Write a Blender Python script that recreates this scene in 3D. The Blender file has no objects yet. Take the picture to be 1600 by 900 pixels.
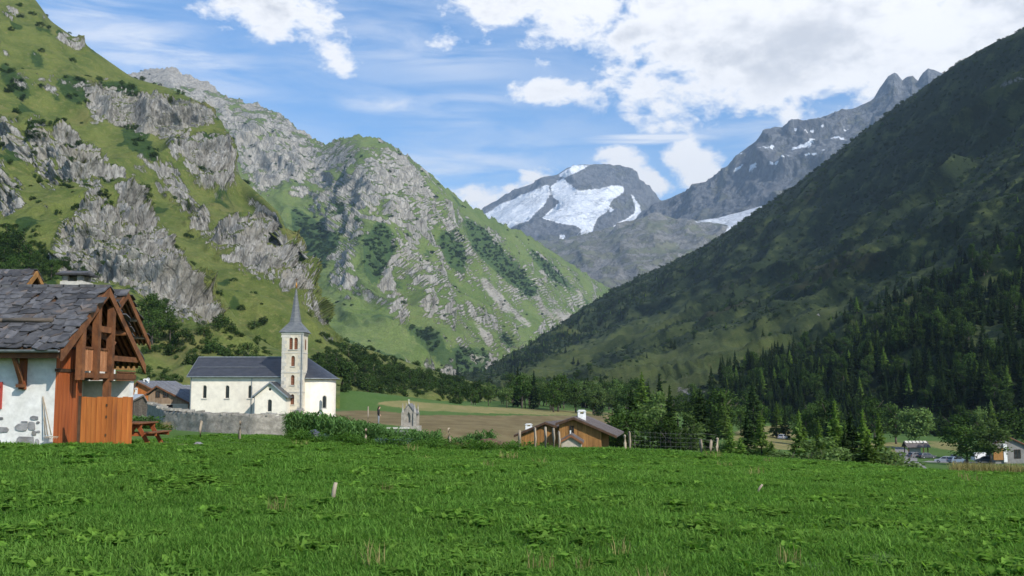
import bpy, math, random
import numpy as np
from mathutils import Vector, Matrix

# ------------------------------------------------------------------ camera, sky, sun, exposure
scene = bpy.context.scene
COL = scene.collection
FOC, CX, CY, HOR, EYE = 1600.0, 800.0, 450.0, 612.0, 1.65     # photograph's focal length and horizon in its own pixels
PITCH = math.atan((HOR - CY) / FOC)
cam_data = bpy.data.cameras.new('camera')
cam_data.sensor_width = 36.0
cam_data.lens = 36.0 * FOC / 1600.0
cam_data.clip_start = 0.1
cam_data.clip_end = 60000.0
cam = bpy.data.objects.new('camera', cam_data)
cam.location = (0, 0, EYE)
cam.rotation_euler = (math.pi / 2 + PITCH, 0, 0)
COL.objects.link(cam)
scene.camera = cam

SUN_EL = math.radians(38.0)
SUN_AZ = math.radians(138.0)          # clockwise from +Y (the view direction): behind the viewer, to the right
SUN_DIR = Vector((math.sin(SUN_AZ) * math.cos(SUN_EL), math.cos(SUN_AZ) * math.cos(SUN_EL), math.sin(SUN_EL)))
sun_data = bpy.data.lights.new('sun', 'SUN')
sun_data.energy = 4.4
sun_data.angle = math.radians(0.55)
sun_data.color = (1.0, 0.945, 0.85)
sun = bpy.data.objects.new('sun', sun_data)
sun.rotation_euler = SUN_DIR.to_track_quat('Z', 'Y').to_euler()
sun.location = (60, -40, 60)
COL.objects.link(sun)

scene.view_settings.view_transform = 'Standard'
scene.view_settings.look = 'None'
scene.view_settings.exposure = 0.48
scene.view_settings.gamma = 1.0
scene.render.engine = 'CYCLES'
scene.cycles.max_bounces = 5
scene.cycles.diffuse_bounces = 2
scene.cycles.glossy_bounces = 2
scene.cycles.transmission_bounces = 3
scene.cycles.transparent_max_bounces = 6
scene.cycles.volume_bounces = 0
scene.cycles.caustics_reflective = False
scene.cycles.caustics_refractive = False
scene.cycles.use_denoising = True
scene.cycles.use_adaptive_sampling = True
scene.cycles.adaptive_threshold = 0.015


class NT:
    """small helper to write node trees"""
    def __init__(self, tree):
        self.t = tree

    def n(self, kind, **kw):
        nd = self.t.nodes.new(kind)
        for k, v in kw.items():
            setattr(nd, k, v)
        return nd

    def link(self, a, b):
        self.t.links.new(a, b)

    def put(self, sock, v):
        if hasattr(v, 'links') or isinstance(v, bpy.types.NodeSocket):
            self.t.links.new(v, sock)
        else:
            sock.default_value = v

    def m(self, op, a, b=0.0, c=None, clamp=False):
        nd = self.n('ShaderNodeMath', operation=op, use_clamp=clamp)
        self.put(nd.inputs[0], a)
        self.put(nd.inputs[1], b)
        if c is not None:
            self.put(nd.inputs[2], c)
        return nd.outputs[0]

    def vm(self, op, a, b=(0, 0, 0)):
        nd = self.n('ShaderNodeVectorMath', operation=op)
        self.put(nd.inputs[0], a)
        self.put(nd.inputs[1], b)
        return nd.outputs[0]

    def mix(self, f, a, b, kind='MIX'):
        nd = self.n('ShaderNodeMix', data_type='RGBA', blend_type=kind)
        self.put(nd.inputs[0], f)
        for s, v in ((nd.inputs[6], a), (nd.inputs[7], b)):
            if isinstance(v, (tuple, list)) and len(v) == 3:
                v = (*v, 1.0)
            self.put(s, v)
        return nd.outputs[2]

    def noise(self, vec, scale, detail=5.0, rough=0.55, dist=0.0):
        nd = self.n('ShaderNodeTexNoise')
        nd.inputs['Scale'].default_value = scale
        nd.inputs['Detail'].default_value = detail
        nd.inputs['Roughness'].default_value = rough
        nd.inputs['Distortion'].default_value = dist
        if vec is not None:
            self.link(vec, nd.inputs['Vector'])
        return nd.outputs[0]

    def ramp(self, f, lo, hi, a=0.0, b=1.0):
        nd = self.n('ShaderNodeMapRange', interpolation_type='SMOOTHSTEP')
        self.put(nd.inputs[0], f)
        for i, v in enumerate((lo, hi, a, b)):
            self.put(nd.inputs[i + 1], v)
        return nd.outputs[0]


def make_world():
    w = bpy.data.worlds.new('World')
    scene.world = w
    w.use_nodes = True
    w.cycles.sampling_method = 'MANUAL'
    w.cycles.sample_map_resolution = 512
    t = NT(w.node_tree)
    w.node_tree.nodes.clear()
    sky = t.n('ShaderNodeTexSky', sky_type='NISHITA')
    sky.sun_disc = False
    sky.sun_elevation = SUN_EL
    sky.sun_rotation = SUN_AZ
    sky.altitude = 1700.0
    sky.air_density = 1.0
    sky.dust_density = 0.6
    sky.ozone_density = 1.5
    tc = t.n('ShaderNodeTexCoord')
    d = t.vm('NORMALIZE', tc.outputs['Generated'])
    sp = t.n('ShaderNodeSeparateXYZ')
    t.link(d, sp.inputs[0])
    az = t.m('ARCTAN2', sp.outputs[0], sp.outputs[1])
    el = t.m('ARCSINE', sp.outputs[2])
    # cloud texture on the sphere of directions
    st = t.vm('MULTIPLY', d, (1.0, 1.0, 1.7))
    big = t.noise(st, 9.0, 7.0, 0.6, 0.3)
    fine = t.noise(st, 34.0, 5.0, 0.62, 0.2)
    tex = t.m('ADD', t.m('MULTIPLY', t.m('SUBTRACT', big, 0.5), 3.4), t.m('MULTIPLY', t.m('SUBTRACT', fine, 0.5), 1.7))
    # the rest of the sky: scattered cloud everywhere
    allsky = t.ramp(t.noise(st, 1.7, 3.0, 0.5), 0.45, 0.75)
    cover = t.m('MULTIPLY', allsky, t.m('MAXIMUM', t.ramp(t.m('ABSOLUTE', az), 0.47, 0.75), t.ramp(el, 0.36, 0.6)))
    # the cloud masses of this sky: azimuth, elevation, half sizes, amount, tilt
    def blob(px, py, rx, ry, amt, tilt=0.0, edge=0.0):
        a0 = math.atan((px - CX) / FOC)
        e0 = math.atan((HOR - py) / FOC * math.cos(a0))
        rx, ry = rx / FOC, ry / FOC
        cx_ = t.n('ShaderNodeMapping', vector_type='TEXTURE')
        cx_.inputs[1].default_value = (a0, e0, 0)
        cx_.inputs[2].default_value = (0, 0, tilt)
        cx_.inputs[3].default_value = (rx, ry, 1)
        t.link(AE, cx_.inputs[0])
        ln = t.n('ShaderNodeVectorMath', operation='LENGTH')
        t.link(cx_.outputs[0], ln.inputs[0])
        nd = t.n('ShaderNodeMapRange', interpolation_type='LINEAR')
        t.link(ln.outputs['Value'], nd.inputs[0])
        for i, v in enumerate((1.0, edge, 0.0, amt)):
            nd.inputs[i + 1].default_value = v
        return nd.outputs[0]
    cae = t.n('ShaderNodeCombineXYZ')
    t.link(az, cae.inputs[0])
    t.link(el, cae.inputs[1])
    AE = cae.outputs[0]
    dense = [(1360, -30, 520, 250, 2.0, 0.05, 0.1), (1160, 65, 240, 125, 1.55), (1440, 85, 240, 125, 1.75), (1600, 30, 300, 200, 2.0),
             (850, -20, 220, 130, 1.6), (700, 48, 60, 44, 1.0), (400, -5, 190, 95, 1.15, -0.45),
             (500, 72, 85, 52, 1.0, -0.5), (976, 256, 76, 46, 1.6, -0.4), (1014, 280, 64, 30, 1.4, -0.3), (1090, 246, 66, 54, 1.6, -0.2), (1108, 274, 64, 34, 1.5, 0.0),
             (722, 302, 110, 60, 0.85), (845, 276, 110, 50, 0.8), (860, 125, 150, 40, 0.78), (1010, 125, 120, 60, 0.8)]
    acc = None
    for b in dense:
        o = blob(*b)
        acc = o if acc is None else t.m('MAXIMUM', acc, o)
    acc = t.m('MAXIMUM', acc, cover)
    dens = t.m('ADD', acc, tex)
    alpha = t.m('MULTIPLY', t.ramp(dens, 0.30, 0.92), 0.97)
    alpha = t.m('MULTIPLY', alpha, t.ramp(acc, 0.02, 0.25))
    # thin high veils
    stv = t.vm('MULTIPLY', d, (1.0, 1.0, 6.0))
    veil = t.noise(stv, 7.0, 6.0, 0.6, 0.5)
    thin = None
    for b in [(200, 50, 280, 90, 1.2, -0.25), (300, 82, 190, 34, 1.2, -0.22), (1025, 212, 140, 11, 1.7, -0.02, 0.3),
              (620, 156, 150, 22, 1.2), (720, 160, 160, 50, 0.8), (740, 260, 380, 100, 0.8),
              (1240, 195, 240, 50, 0.8), (640, 60, 330, 80, 0.7, -0.2), (560, 330, 600, 60, 0.6)]:
        o = blob(*b)
        thin = o if thin is None else t.m('MAXIMUM', thin, o)
    thin = t.m('MAXIMUM', thin, t.m('MULTIPLY', allsky, 0.3))
    va = t.m('MULTIPLY', thin, t.ramp(veil, 0.33, 0.70), None, True)
    alpha = t.m('MAXIMUM', alpha, t.m('MULTIPLY', va, 0.8))
    # grey bodies, white rims
    bump = t.m('ADD', t.m('MULTIPLY', t.noise(t.vm('ADD', st, (0.02, -0.01, 0.035)), 9.0, 5.0, 0.55), 0.75), t.m('MULTIPLY', fine, 0.25))
    shade = t.m('MULTIPLY', t.ramp(bump, 0.40, 0.60), t.ramp(dens, 0.7, 1.7))
    shade = t.m('MULTIPLY', shade, t.ramp(el, 0.255, 0.31))
    ccol = t.mix(shade, (7.5, 7.35, 7.2), (4.7, 4.75, 4.9))
    hs = t.n('ShaderNodeHueSaturation')
    hs.inputs['Saturation'].default_value = 1.25
    hs.inputs['Value'].default_value = 1.17
    t.link(sky.outputs[0], hs.inputs['Color'])
    out = t.mix(alpha, hs.outputs[0], ccol)
    bg = t.n('ShaderNodeBackground')
    bg.inputs[1].default_value = 0.13
    t.link(out, bg.inputs[0])
    wo = t.n('ShaderNodeOutputWorld')
    t.link(bg.outputs[0], wo.inputs[0])


make_world()


# ------------------------------------------------------------------ helpers
def at(px, py, depth):
    """point of the place at world Y = depth that the photograph shows at (px, py)"""
    a, b = (px - CX) / FOC, (CY - py) / FOC
    cp, sp_ = math.cos(PITCH), math.sin(PITCH)
    k = depth / (cp - b * sp_)
    return Vector((a * k, depth, EYE + (sp_ + b * cp) * k))


def proj(P):
    """photograph pixel of world points (array n x 3)"""
    cp, sp_ = math.cos(PITCH), math.sin(PITCH)
    x, y, z = P[:, 0], P[:, 1], P[:, 2] - EYE
    f = np.maximum(y * cp + z * sp_, 1e-3)
    u = -y * sp_ + z * cp
    return CX + FOC * x / f, CY - FOC * u / f


def tag(o, label=None, cat=None, group=None, kind=None):
    if label:
        o['label'] = label
    if cat:
        o['category'] = cat
    if group:
        o['group'] = group
    if kind:
        o['kind'] = kind
    return o


def empty(name, loc, rz=0.0, label=None, cat=None, group=None):
    e = bpy.data.objects.new(name, None)
    e.empty_display_size = 0.2
    e.location = loc
    e.rotation_euler = (0, 0, rz)
    COL.objects.link(e)
    return tag(e, label, cat, group)


def link_mesh(name, me, mat=None, parent=None, loc=None, rot=None, scale=None):
    o = bpy.data.objects.new(name, me)
    if mat is not None and len(me.materials) == 0:
        me.materials.append(mat)
    COL.objects.link(o)
    if parent is not None:
        o.parent = parent
    if loc is not None:
        o.location = loc
    if rot is not None:
        o.rotation_euler = rot
    if scale is not None:
        o.scale = scale
    return o


class MB:
    """collects faces for ONE mesh"""
    def __init__(self):
        self.v, self.f, self.mi = [], [], []
        self.cur = 0

    def face(self, pts):
        b = len(self.v)
        self.v.extend([tuple(p) for p in pts])
        self.f.append(tuple(range(b, b + len(pts))))
        self.mi.append(self.cur)
        return self

    def box(self, a, b):
        x0, y0, z0 = a
        x1, y1, z1 = b
        return self.hexa([(x0, y0, z0), (x1, y0, z0), (x1, y1, z0), (x0, y1, z0), (x0, y0, z1), (x1, y0, z1), (x1, y1, z1), (x0, y1, z1)])

    def hexa(self, p):
        b = len(self.v)
        self.v.extend([tuple(q) for q in p])
        for q in ((3, 2, 1, 0), (4, 5, 6, 7), (0, 1, 5, 4), (1, 2, 6, 5), (2, 3, 7, 6), (3, 0, 4, 7)):
            self.f.append(tuple(b + i for i in q))
            self.mi.append(self.cur)
        return self

    def prism(self, poly, vec):
        """closed polygon (3d points, any winding) swept along vec"""
        poly = [Vector(p) for p in poly]
        vec = Vector(vec)
        n = Vector((0, 0, 0))
        for i in range(len(poly)):
            n += poly[i].cross(poly[(i + 1) % len(poly)])
        if n.dot(vec) > 0:
            poly = poly[::-1]
        b = len(self.v)
        k = len(poly)
        self.v.extend([tuple(p) for p in poly] + [tuple(p + vec) for p in poly])
        self.f.append(tuple(range(b, b + k)))
        self.f.append(tuple(range(b + 2 * k - 1, b + k - 1, -1)))
        self.mi += [self.cur] * 2
        for i in range(k):
            j = (i + 1) % k
            self.f.append((b + i, b + k + i, b + k + j, b + j))
            self.mi.append(self.cur)
        return self

    def beam(self, p, q, w, h, up=(0, 0, 1)):
        p, q, up = Vector(p), Vector(q), Vector(up)
        d = (q - p).normalized()
        s = d.cross(up)
        if s.length < 1e-4:
            s = d.cross(Vector((1, 0, 0)))
        s.normalize()
        u = s.cross(d)
        s, u = s * (w / 2), u * (h / 2)
        return self.hexa([p - s - u, p + s - u, q + s - u, q - s - u, p - s + u, p + s + u, q + s + u, q - s + u])

    def tube(self, pts, rad, n=8, cap=True):
        pts = [Vector(p) for p in pts]
        if not isinstance(rad, (list, tuple)):
            rad = [rad] * len(pts)
        b = len(self.v)
        for i, p in enumerate(pts):
            d = (pts[min(i + 1, len(pts) - 1)] - pts[max(i - 1, 0)]).normalized()
            a = d.cross(Vector((0, 0, 1)))
            if a.length < 1e-3:
                a = d.cross(Vector((1, 0, 0)))
            a.normalize()
            c = d.cross(a)
            for k in range(n):
                th = 2 * math.pi * k / n
                self.v.append(tuple(p + (a * math.cos(th) + c * math.sin(th)) * rad[i]))
        for i in range(len(pts) - 1):
            for k in range(n):
                k2 = (k + 1) % n
                self.f.append((b + i * n + k, b + i * n + k2, b + (i + 1) * n + k2, b + (i + 1) * n + k))
                self.mi.append(self.cur)
        if cap:
            self.f.append(tuple(b + k for k in range(n))[::-1])
            e = b + (len(pts) - 1) * n
            self.f.append(tuple(e + k for k in range(n)))
            self.mi += [self.cur] * 2
        return self

    def mesh(self, name, mats=None, smooth=False):
        me = bpy.data.meshes.new(name)
        me.from_pydata(self.v, [], self.f)
        if mats is not None:
            for m in (mats if isinstance(mats, (list, tuple)) else [mats]):
                me.materials.append(m)
        if any(self.mi):
            me.polygons.foreach_set('material_index', self.mi)
        if smooth:
            me.polygons.foreach_set('use_smooth', [True] * len(self.f))
        me.update()
        return me

    def build(self, name, mats, parent=None, smooth=False, loc=None, rot=None):
        return link_mesh(name, self.mesh(name, mats, smooth), None, parent, loc, rot)


def cut(o, cutters):
    """real openings: boolean difference, result written back as plain mesh"""
    tmp = []
    for mb in cutters:
        c = bpy.data.objects.new('opening', mb.mesh('opening'))
        COL.objects.link(c)
        m = o.modifiers.new('cut', 'BOOLEAN')
        m.operation = 'DIFFERENCE'
        m.solver = 'EXACT'
        m.object = c
        tmp.append(c)
    dg = bpy.context.evaluated_depsgraph_get()
    me = bpy.data.meshes.new_from_object(o.evaluated_get(dg))
    o.modifiers.clear()
    o.data = me
    for c in tmp:
        bpy.data.objects.remove(c)


# ------------------------------------------------------------------ noise in numpy
_rng = np.random.default_rng(7)
_PERM = _rng.permutation(256).astype(np.int64)
_PERM = np.concatenate([_PERM, _PERM])
_GR = _rng.normal(size=(256, 3)).astype(np.float32)
_GR /= np.linalg.norm(_GR, axis=1)[:, None]


def gnoise(P):
    P = np.asarray(P, dtype=np.float32)
    i = np.floor(P).astype(np.int64)
    f = P - i
    i &= 255
    w = f * f * f * (f * (f * 6 - 15) + 10)
    res = 0.0
    for dx in (0, 1):
        hx = _PERM[(i[:, 0] + dx) & 255]
        wx = w[:, 0] if dx else 1 - w[:, 0]
        for dy in (0, 1):
            hy = _PERM[hx + ((i[:, 1] + dy) & 255)]
            wy = w[:, 1] if dy else 1 - w[:, 1]
            for dz in (0, 1):
                h = _PERM[hy + ((i[:, 2] + dz) & 255)]
                wz = w[:, 2] if dz else 1 - w[:, 2]
                g = _GR[h]
                res = res + (g[:, 0] * (f[:, 0] - dx) + g[:, 1] * (f[:, 1] - dy) + g[:, 2] * (f[:, 2] - dz)) * (wx * wy * wz)
    return res * 1.6


def fbm(P, octv=5, gain=0.5, lac=2.03):
    a, s, P = 1.0, 0.0, np.array(P, dtype=np.float32)
    for k in range(octv):
        s = s + a * gnoise(P + 17.3 * k)
        a *= gain
        P = P * lac
    return s


def ridged(P, octv=5, gain=0.5, lac=2.07):
    a, s, P, prev = 1.0, 0.0, np.array(P, dtype=np.float32), 1.0
    for k in range(octv):
        r = 1 - np.abs(gnoise(P + 11.7 * k))
        r = r * r
        s = s + a * r * prev
        prev = np.clip(r, 0, 1)
        a *= gain
        P = P * lac
    return s - 1.0


def smooth(x, a, b):
    t_ = np.clip((x - a) / (b - a), 0, 1)
    return t_ * t_ * (3 - 2 * t_)


def inpoly(x, y, poly):
    ins = np.zeros(x.shape, bool)
    n = len(poly)
    for k in range(n):
        x0, y0 = poly[k]
        x1, y1 = poly[(k + 1) % n]
        if y0 == y1:
            continue
        c = ((y0 > y) != (y1 > y)) & (x < (x1 - x0) * (y - y0) / (y1 - y0) + x0)
        ins ^= c
    return ins


def region(x, y, polys, soft=6.0):
    out = np.zeros(x.shape)
    off = [(0, 0), (1, 0), (-1, 0), (0, 1), (0, -1), (.7, .7), (-.7, .7), (.7, -.7), (-.7, -.7)]
    for p in polys:
        m = np.zeros(x.shape)
        for dx, dy in off:
            m += inpoly(x + dx * soft, y + dy * soft, p)
        out = np.maximum(out, m / len(off))
    return out


def crop(pts, s, ox, oy):
    return [(ox + a / s, oy + b / s) for a, b in pts]


# ------------------------------------------------------------------ materials
def new_mat(name):
    m = bpy.data.materials.new(name)
    m.use_nodes = True
    m.node_tree.nodes.clear()
    return m, NT(m.node_tree)


def finish(t, color, rough=0.85, bump=None, bstr=0.3, bdist=0.05, spec=0.3, metal=0.0):
    p = t.n('ShaderNodeBsdfPrincipled')
    if isinstance(color, (tuple, list)):
        color = (*color[:3], 1.0)
    t.put(p.inputs['Base Color'], color)
    t.put(p.inputs['Roughness'], rough)
    p.inputs['Specular IOR Level'].default_value = spec
    p.inputs['Metallic'].default_value = metal
    if bump is not None:
        b = t.n('ShaderNodeBump')
        b.inputs['Strength'].default_value = bstr
        b.inputs['Distance'].default_value = bdist
        t.link(bump, b.inputs['Height'])
        t.link(b.outputs[0], p.inputs['Normal'])
    o = t.n('ShaderNodeOutputMaterial')
    t.link(p.outputs[0], o.inputs[0])


def pmat(name, c1, c2, scale=4.0, rough=0.85, bstr=0.3, bdist=0.02, stretch=(1, 1, 1), vary=0.25, detail=6.0, c3=None, lo=0.35, hi=0.68, spec=0.3, metal=0.0):
    """two or three-tone weathered surface; vary = tone change from object to object"""
    m, t = new_mat(name)
    tc = t.n('ShaderNodeTexCoord')
    oi = t.n('ShaderNodeObjectInfo')
    v = t.vm('MULTIPLY', tc.outputs['Object'], stretch)
    v = t.vm('ADD', v, t.vm('SCALE', oi.outputs['Location'], (0, 0, 0)))
    off = t.m('MULTIPLY', oi.outputs['Random'], 40.0)
    cmb = t.n('ShaderNodeCombineXYZ')
    t.link(off, cmb.inputs[0])
    t.link(off, cmb.inputs[1])
    v = t.vm('ADD', v, cmb.outputs[0])
    n1 = t.noise(v, scale, detail, 0.6, 0.2)
    n2 = t.noise(v, scale * 5.3, 4.0, 0.6)
    col = t.mix(t.ramp(n1, lo, hi), c1, c2)
    if c3:
        n3 = t.noise(v, scale * 0.45, 4.0, 0.6)
        col = t.mix(t.ramp(n3, 0.55, 0.7), col, c3)
    k = t.m('ADD', t.m('MULTIPLY', oi.outputs['Random'], 2 * vary), 1.0 - vary)
    k = t.m('MULTIPLY', k, t.m('ADD', t.m('MULTIPLY', n2, 0.5), 0.75))
    cm = t.n('ShaderNodeCombineColor')
    for i in range(3):
        t.link(k, cm.inputs[i])
    col = t.mix(1.0, col, cm.outputs[0], 'MULTIPLY')
    finish(t, col, rough, t.m('ADD', n1, t.m('MULTIPLY', n2, 0.5)), bstr, bdist, spec, metal)
    return m


def terrain_mat(name, size, grass, rock, scrub, extra, bdist, rock_bump=1.0, extra_rough=0.9, rockspread=0.28):
    """R = bare rock, G = low scrub, B = scree / snow / dry grass, carried by the mesh; noise frays the borders"""
    m, t = new_mat(name)
    at_ = t.n('ShaderNodeAttribute', attribute_name='cover')
    sp = t.n('ShaderNodeSeparateColor')
    t.link(at_.outputs['Color'], sp.inputs[0])
    geo = t.n('ShaderNodeNewGeometry')
    P = t.vm('SCALE', geo.outputs['Position'])
    P.node.inputs['Scale'].default_value = 1.0 / size
    nA = t.noise(P, 1.0, 5.0, 0.62)
    nB = t.noise(P, 6.0, 6.0, 0.68)
    Pv = t.vm('MULTIPLY', P, (1.0, 1.0, 0.35))
    nV = t.noise(Pv, 9.0, 5.0, 0.72)
    vor = t.n('ShaderNodeTexVoronoi', feature='DISTANCE_TO_EDGE')
    vor.inputs['Scale'].default_value = 7.0
    t.link(Pv, vor.inputs['Vector'])
    crack = t.ramp(vor.outputs[0], 0.0, 0.09)
    gcol = t.mix(t.ramp(nA, 0.36, 0.64), grass[0], grass[1])
    gcol = t.mix(t.ramp(nB, 0.5, 0.72), gcol, grass[2])
    nC = t.noise(P, 26.0, 4.0, 0.7)
    kC = t.m('ADD', 0.25, t.m('MULTIPLY', nC, 1.5))
    cc = t.n('ShaderNodeCombineColor')
    for i in range(3):
        t.link(kC, cc.inputs[i])
    gcol = t.mix(1.0, gcol, cc.outputs[0], 'MULTIPLY')
    rcol = t.mix(t.ramp(nV, 0.34, 0.66), rock[0], rock[1])
    rcol = t.mix(t.ramp(nA, 0.5, 0.68), rcol, rock[2])
    rcol = t.mix(t.m('MULTIPLY', t.m('SUBTRACT', 1.0, crack), 0.45), rcol, tuple(c * 0.45 for c in rock[0]))
    scol = t.mix(t.ramp(nB, 0.35, 0.65), scrub[0], scrub[1])
    ecol = t.mix(t.ramp(nV, 0.35, 0.65), extra[0], extra[1])

    def fray(ch, k):
        return t.ramp(t.m('ADD', ch, t.m('MULTIPLY', t.m('SUBTRACT', t.m('ADD', t.m('MULTIPLY', nB, 0.6), t.m('MULTIPLY', nV, 0.4)), 0.5), k)), 0.5 - 0.12, 0.5 + 0.12)
    fr = fray(sp.outputs[0], rockspread * 6)
    col = t.mix(fray(sp.outputs[1], 1.7), gcol, scol)
    col = t.mix(fr, col, rcol)
    fe = fray(sp.outputs[2], 1.0)
    col = t.mix(fe, col, ecol)
    h = t.m('ADD', t.m('MULTIPLY', t.m('MULTIPLY', t.m('ADD', nV, t.m('MULTIPLY', crack, 0.12)), fr), rock_bump), t.m('ADD', t.m('MULTIPLY', nB, 0.35), t.m('MULTIPLY', nC, 0.12)))
    finish(t, col, extra_rough, h, 0.9, bdist, 0.15)
    return m


# ------------------------------------------------------------------ ground heights
_GP = []


def gp(px, py, dep, dz=0.0):
    p = at(px, py, dep)
    _GP.append((p.x, p.y, p.z + dz))


for q in [(0, -12, 0), (-25, -5, 0.3), (25, -5, -0.5), (0, 8, 0), (-6, 14, 0.0), (7, 16, -0.25), (-21, 31, 0.1), (-14, 31, 0.02), (-14, 38, 0.0), (-20, 45, 0.2),
          (-60, 30, 2.0), (60, 10, -4.0), (0, -200, 1.0), (-200, -100, 10.0), (200, -100, -10.0), (-120, 60, 4.0),
          (-2, 66, -3.4), (3, 76, -4.8), (10, 78, -5.2), (17, 78, -5.6), (27, 75, -6.4), (40, 72, -7.2), (55, 62, -6.5),
          (6, 100, -6.8), (-2, 100, -5.6), (16, 105, -7.6), (30, 110, -9.0), (45, 120, -10.5), (200, 300, -13.0), (150, 800, -6.0), (100, 1500, 4.0),
          (120, 200, -13.5), (-12, 1500, 14.0), (60, 2000, 18.0), (-100, 3500, 42.0), (0, 6000, 60.0), (600, 1500, 0), (-900, 1500, 10), (1500, 6000, 60), (-1500, 6000, 60),
          (0, 900, 3.0), (800, 200, -10.0), (-800, 200, 10.0)]:
    _GP.append(q)
for q in [(130, 698, 31), (300, 695, 38), (420, 686, 75), (330, 686, 73), (470, 690, 62), (600, 701, 47), (700, 702, 49), (800, 703, 50), (900, 704, 50), (980, 705, 50), (1100, 714, 48), (1220, 721, 47), (1350, 730, 46), (1480, 739, 44), (1600, 746, 43),
          (1500, 724, 230), (1590, 722, 225), (1430, 714, 270), (1220, 690, 290), (1000, 672, 260), (800, 672, 160), (700, 652, 220), (560, 642, 260), (545, 660, 150), (690, 690, 100),
          (300, 657, 137), (520, 657, 137), (230, 652, 125), (592, 664, 98), (640, 669, 95), (480, 664, 110), (400, 640, 200), (230, 600, 240), (560, 612, 300), (740, 633, 400), (960, 642, 450), (1200, 672, 420)]:
    gp(*q)
_GP = np.array(_GP)


def _phi(d2):
    return np.sqrt(d2 + 64.0)


_A = _phi(((_GP[:, None, :2] - _GP[None, :, :2]) ** 2).sum(-1))
_n = len(_GP)
_M = np.zeros((_n + 1, _n + 1))
_M[:_n, :_n] = _A
_M[:_n, _n] = 1
_M[_n, :_n] = 1
_W = np.linalg.solve(_M, np.concatenate([_GP[:, 2], [0]]))


def gz_arr(X, Y):
    X, Y = np.asarray(X, float), np.asarray(Y, float)
    z = np.full(X.shape, _W[_n])
    for k in range(_n):
        z += _W[k] * _phi((X - _GP[k, 0]) ** 2 + (Y - _GP[k, 1]) ** 2)
    r = np.hypot(X, Y)
    near = np.exp(-(r / 90.0) ** 2)
    z += near * (0.05 * np.sin(X * 0.9 + 0.4 * Y) * np.sin(Y * 0.7) + 0.04 * np.sin(X * 2.1) * np.sin(Y * 1.7 + X * 0.3))
    return z


def gz(x, y):
    return float(gz_arr(np.array([x]), np.array([y]))[0])


def on_ground(px, depth):
    x = at(px, HOR, depth).x
    return Vector((x, depth, gz(x, depth)))


def grid_mesh(name, P, nu, nv, mat, cover=None, smooth_=True):
    idx = np.arange(nu * nv).reshape(nv, nu)
    q = np.stack([idx[:-1, :-1], idx[:-1, 1:], idx[1:, 1:], idx[1:, :-1]], -1).reshape(-1, 4)
    me = bpy.data.meshes.new(name)
    me.vertices.add(len(P))
    me.vertices.foreach_set('co', np.asarray(P, np.float32).ravel())
    me.loops.add(q.size)
    me.loops.foreach_set('vertex_index', q.ravel().astype(np.int32))
    me.polygons.add(len(q))
    me.polygons.foreach_set('loop_start', np.arange(0, q.size, 4, dtype=np.int32))
    me.polygons.foreach_set('loop_total', np.full(len(q), 4, np.int32))
    if smooth_:
        me.polygons.foreach_set('use_smooth', np.ones(len(q), bool))
    me.update(calc_edges=True)
    if cover is not None:
        a = me.attributes.new('cover', 'FLOAT_COLOR', 'POINT')
        c = np.ones((len(P), 4), np.float32)
        c[:, :3] = cover
        a.data.foreach_set('color', c.ravel())
    me.materials.append(mat)
    return link_mesh(name, me)


def ground_axis(lo, hi, fine, n):
    s = np.linspace(-1, 1, n)
    return s


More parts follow.
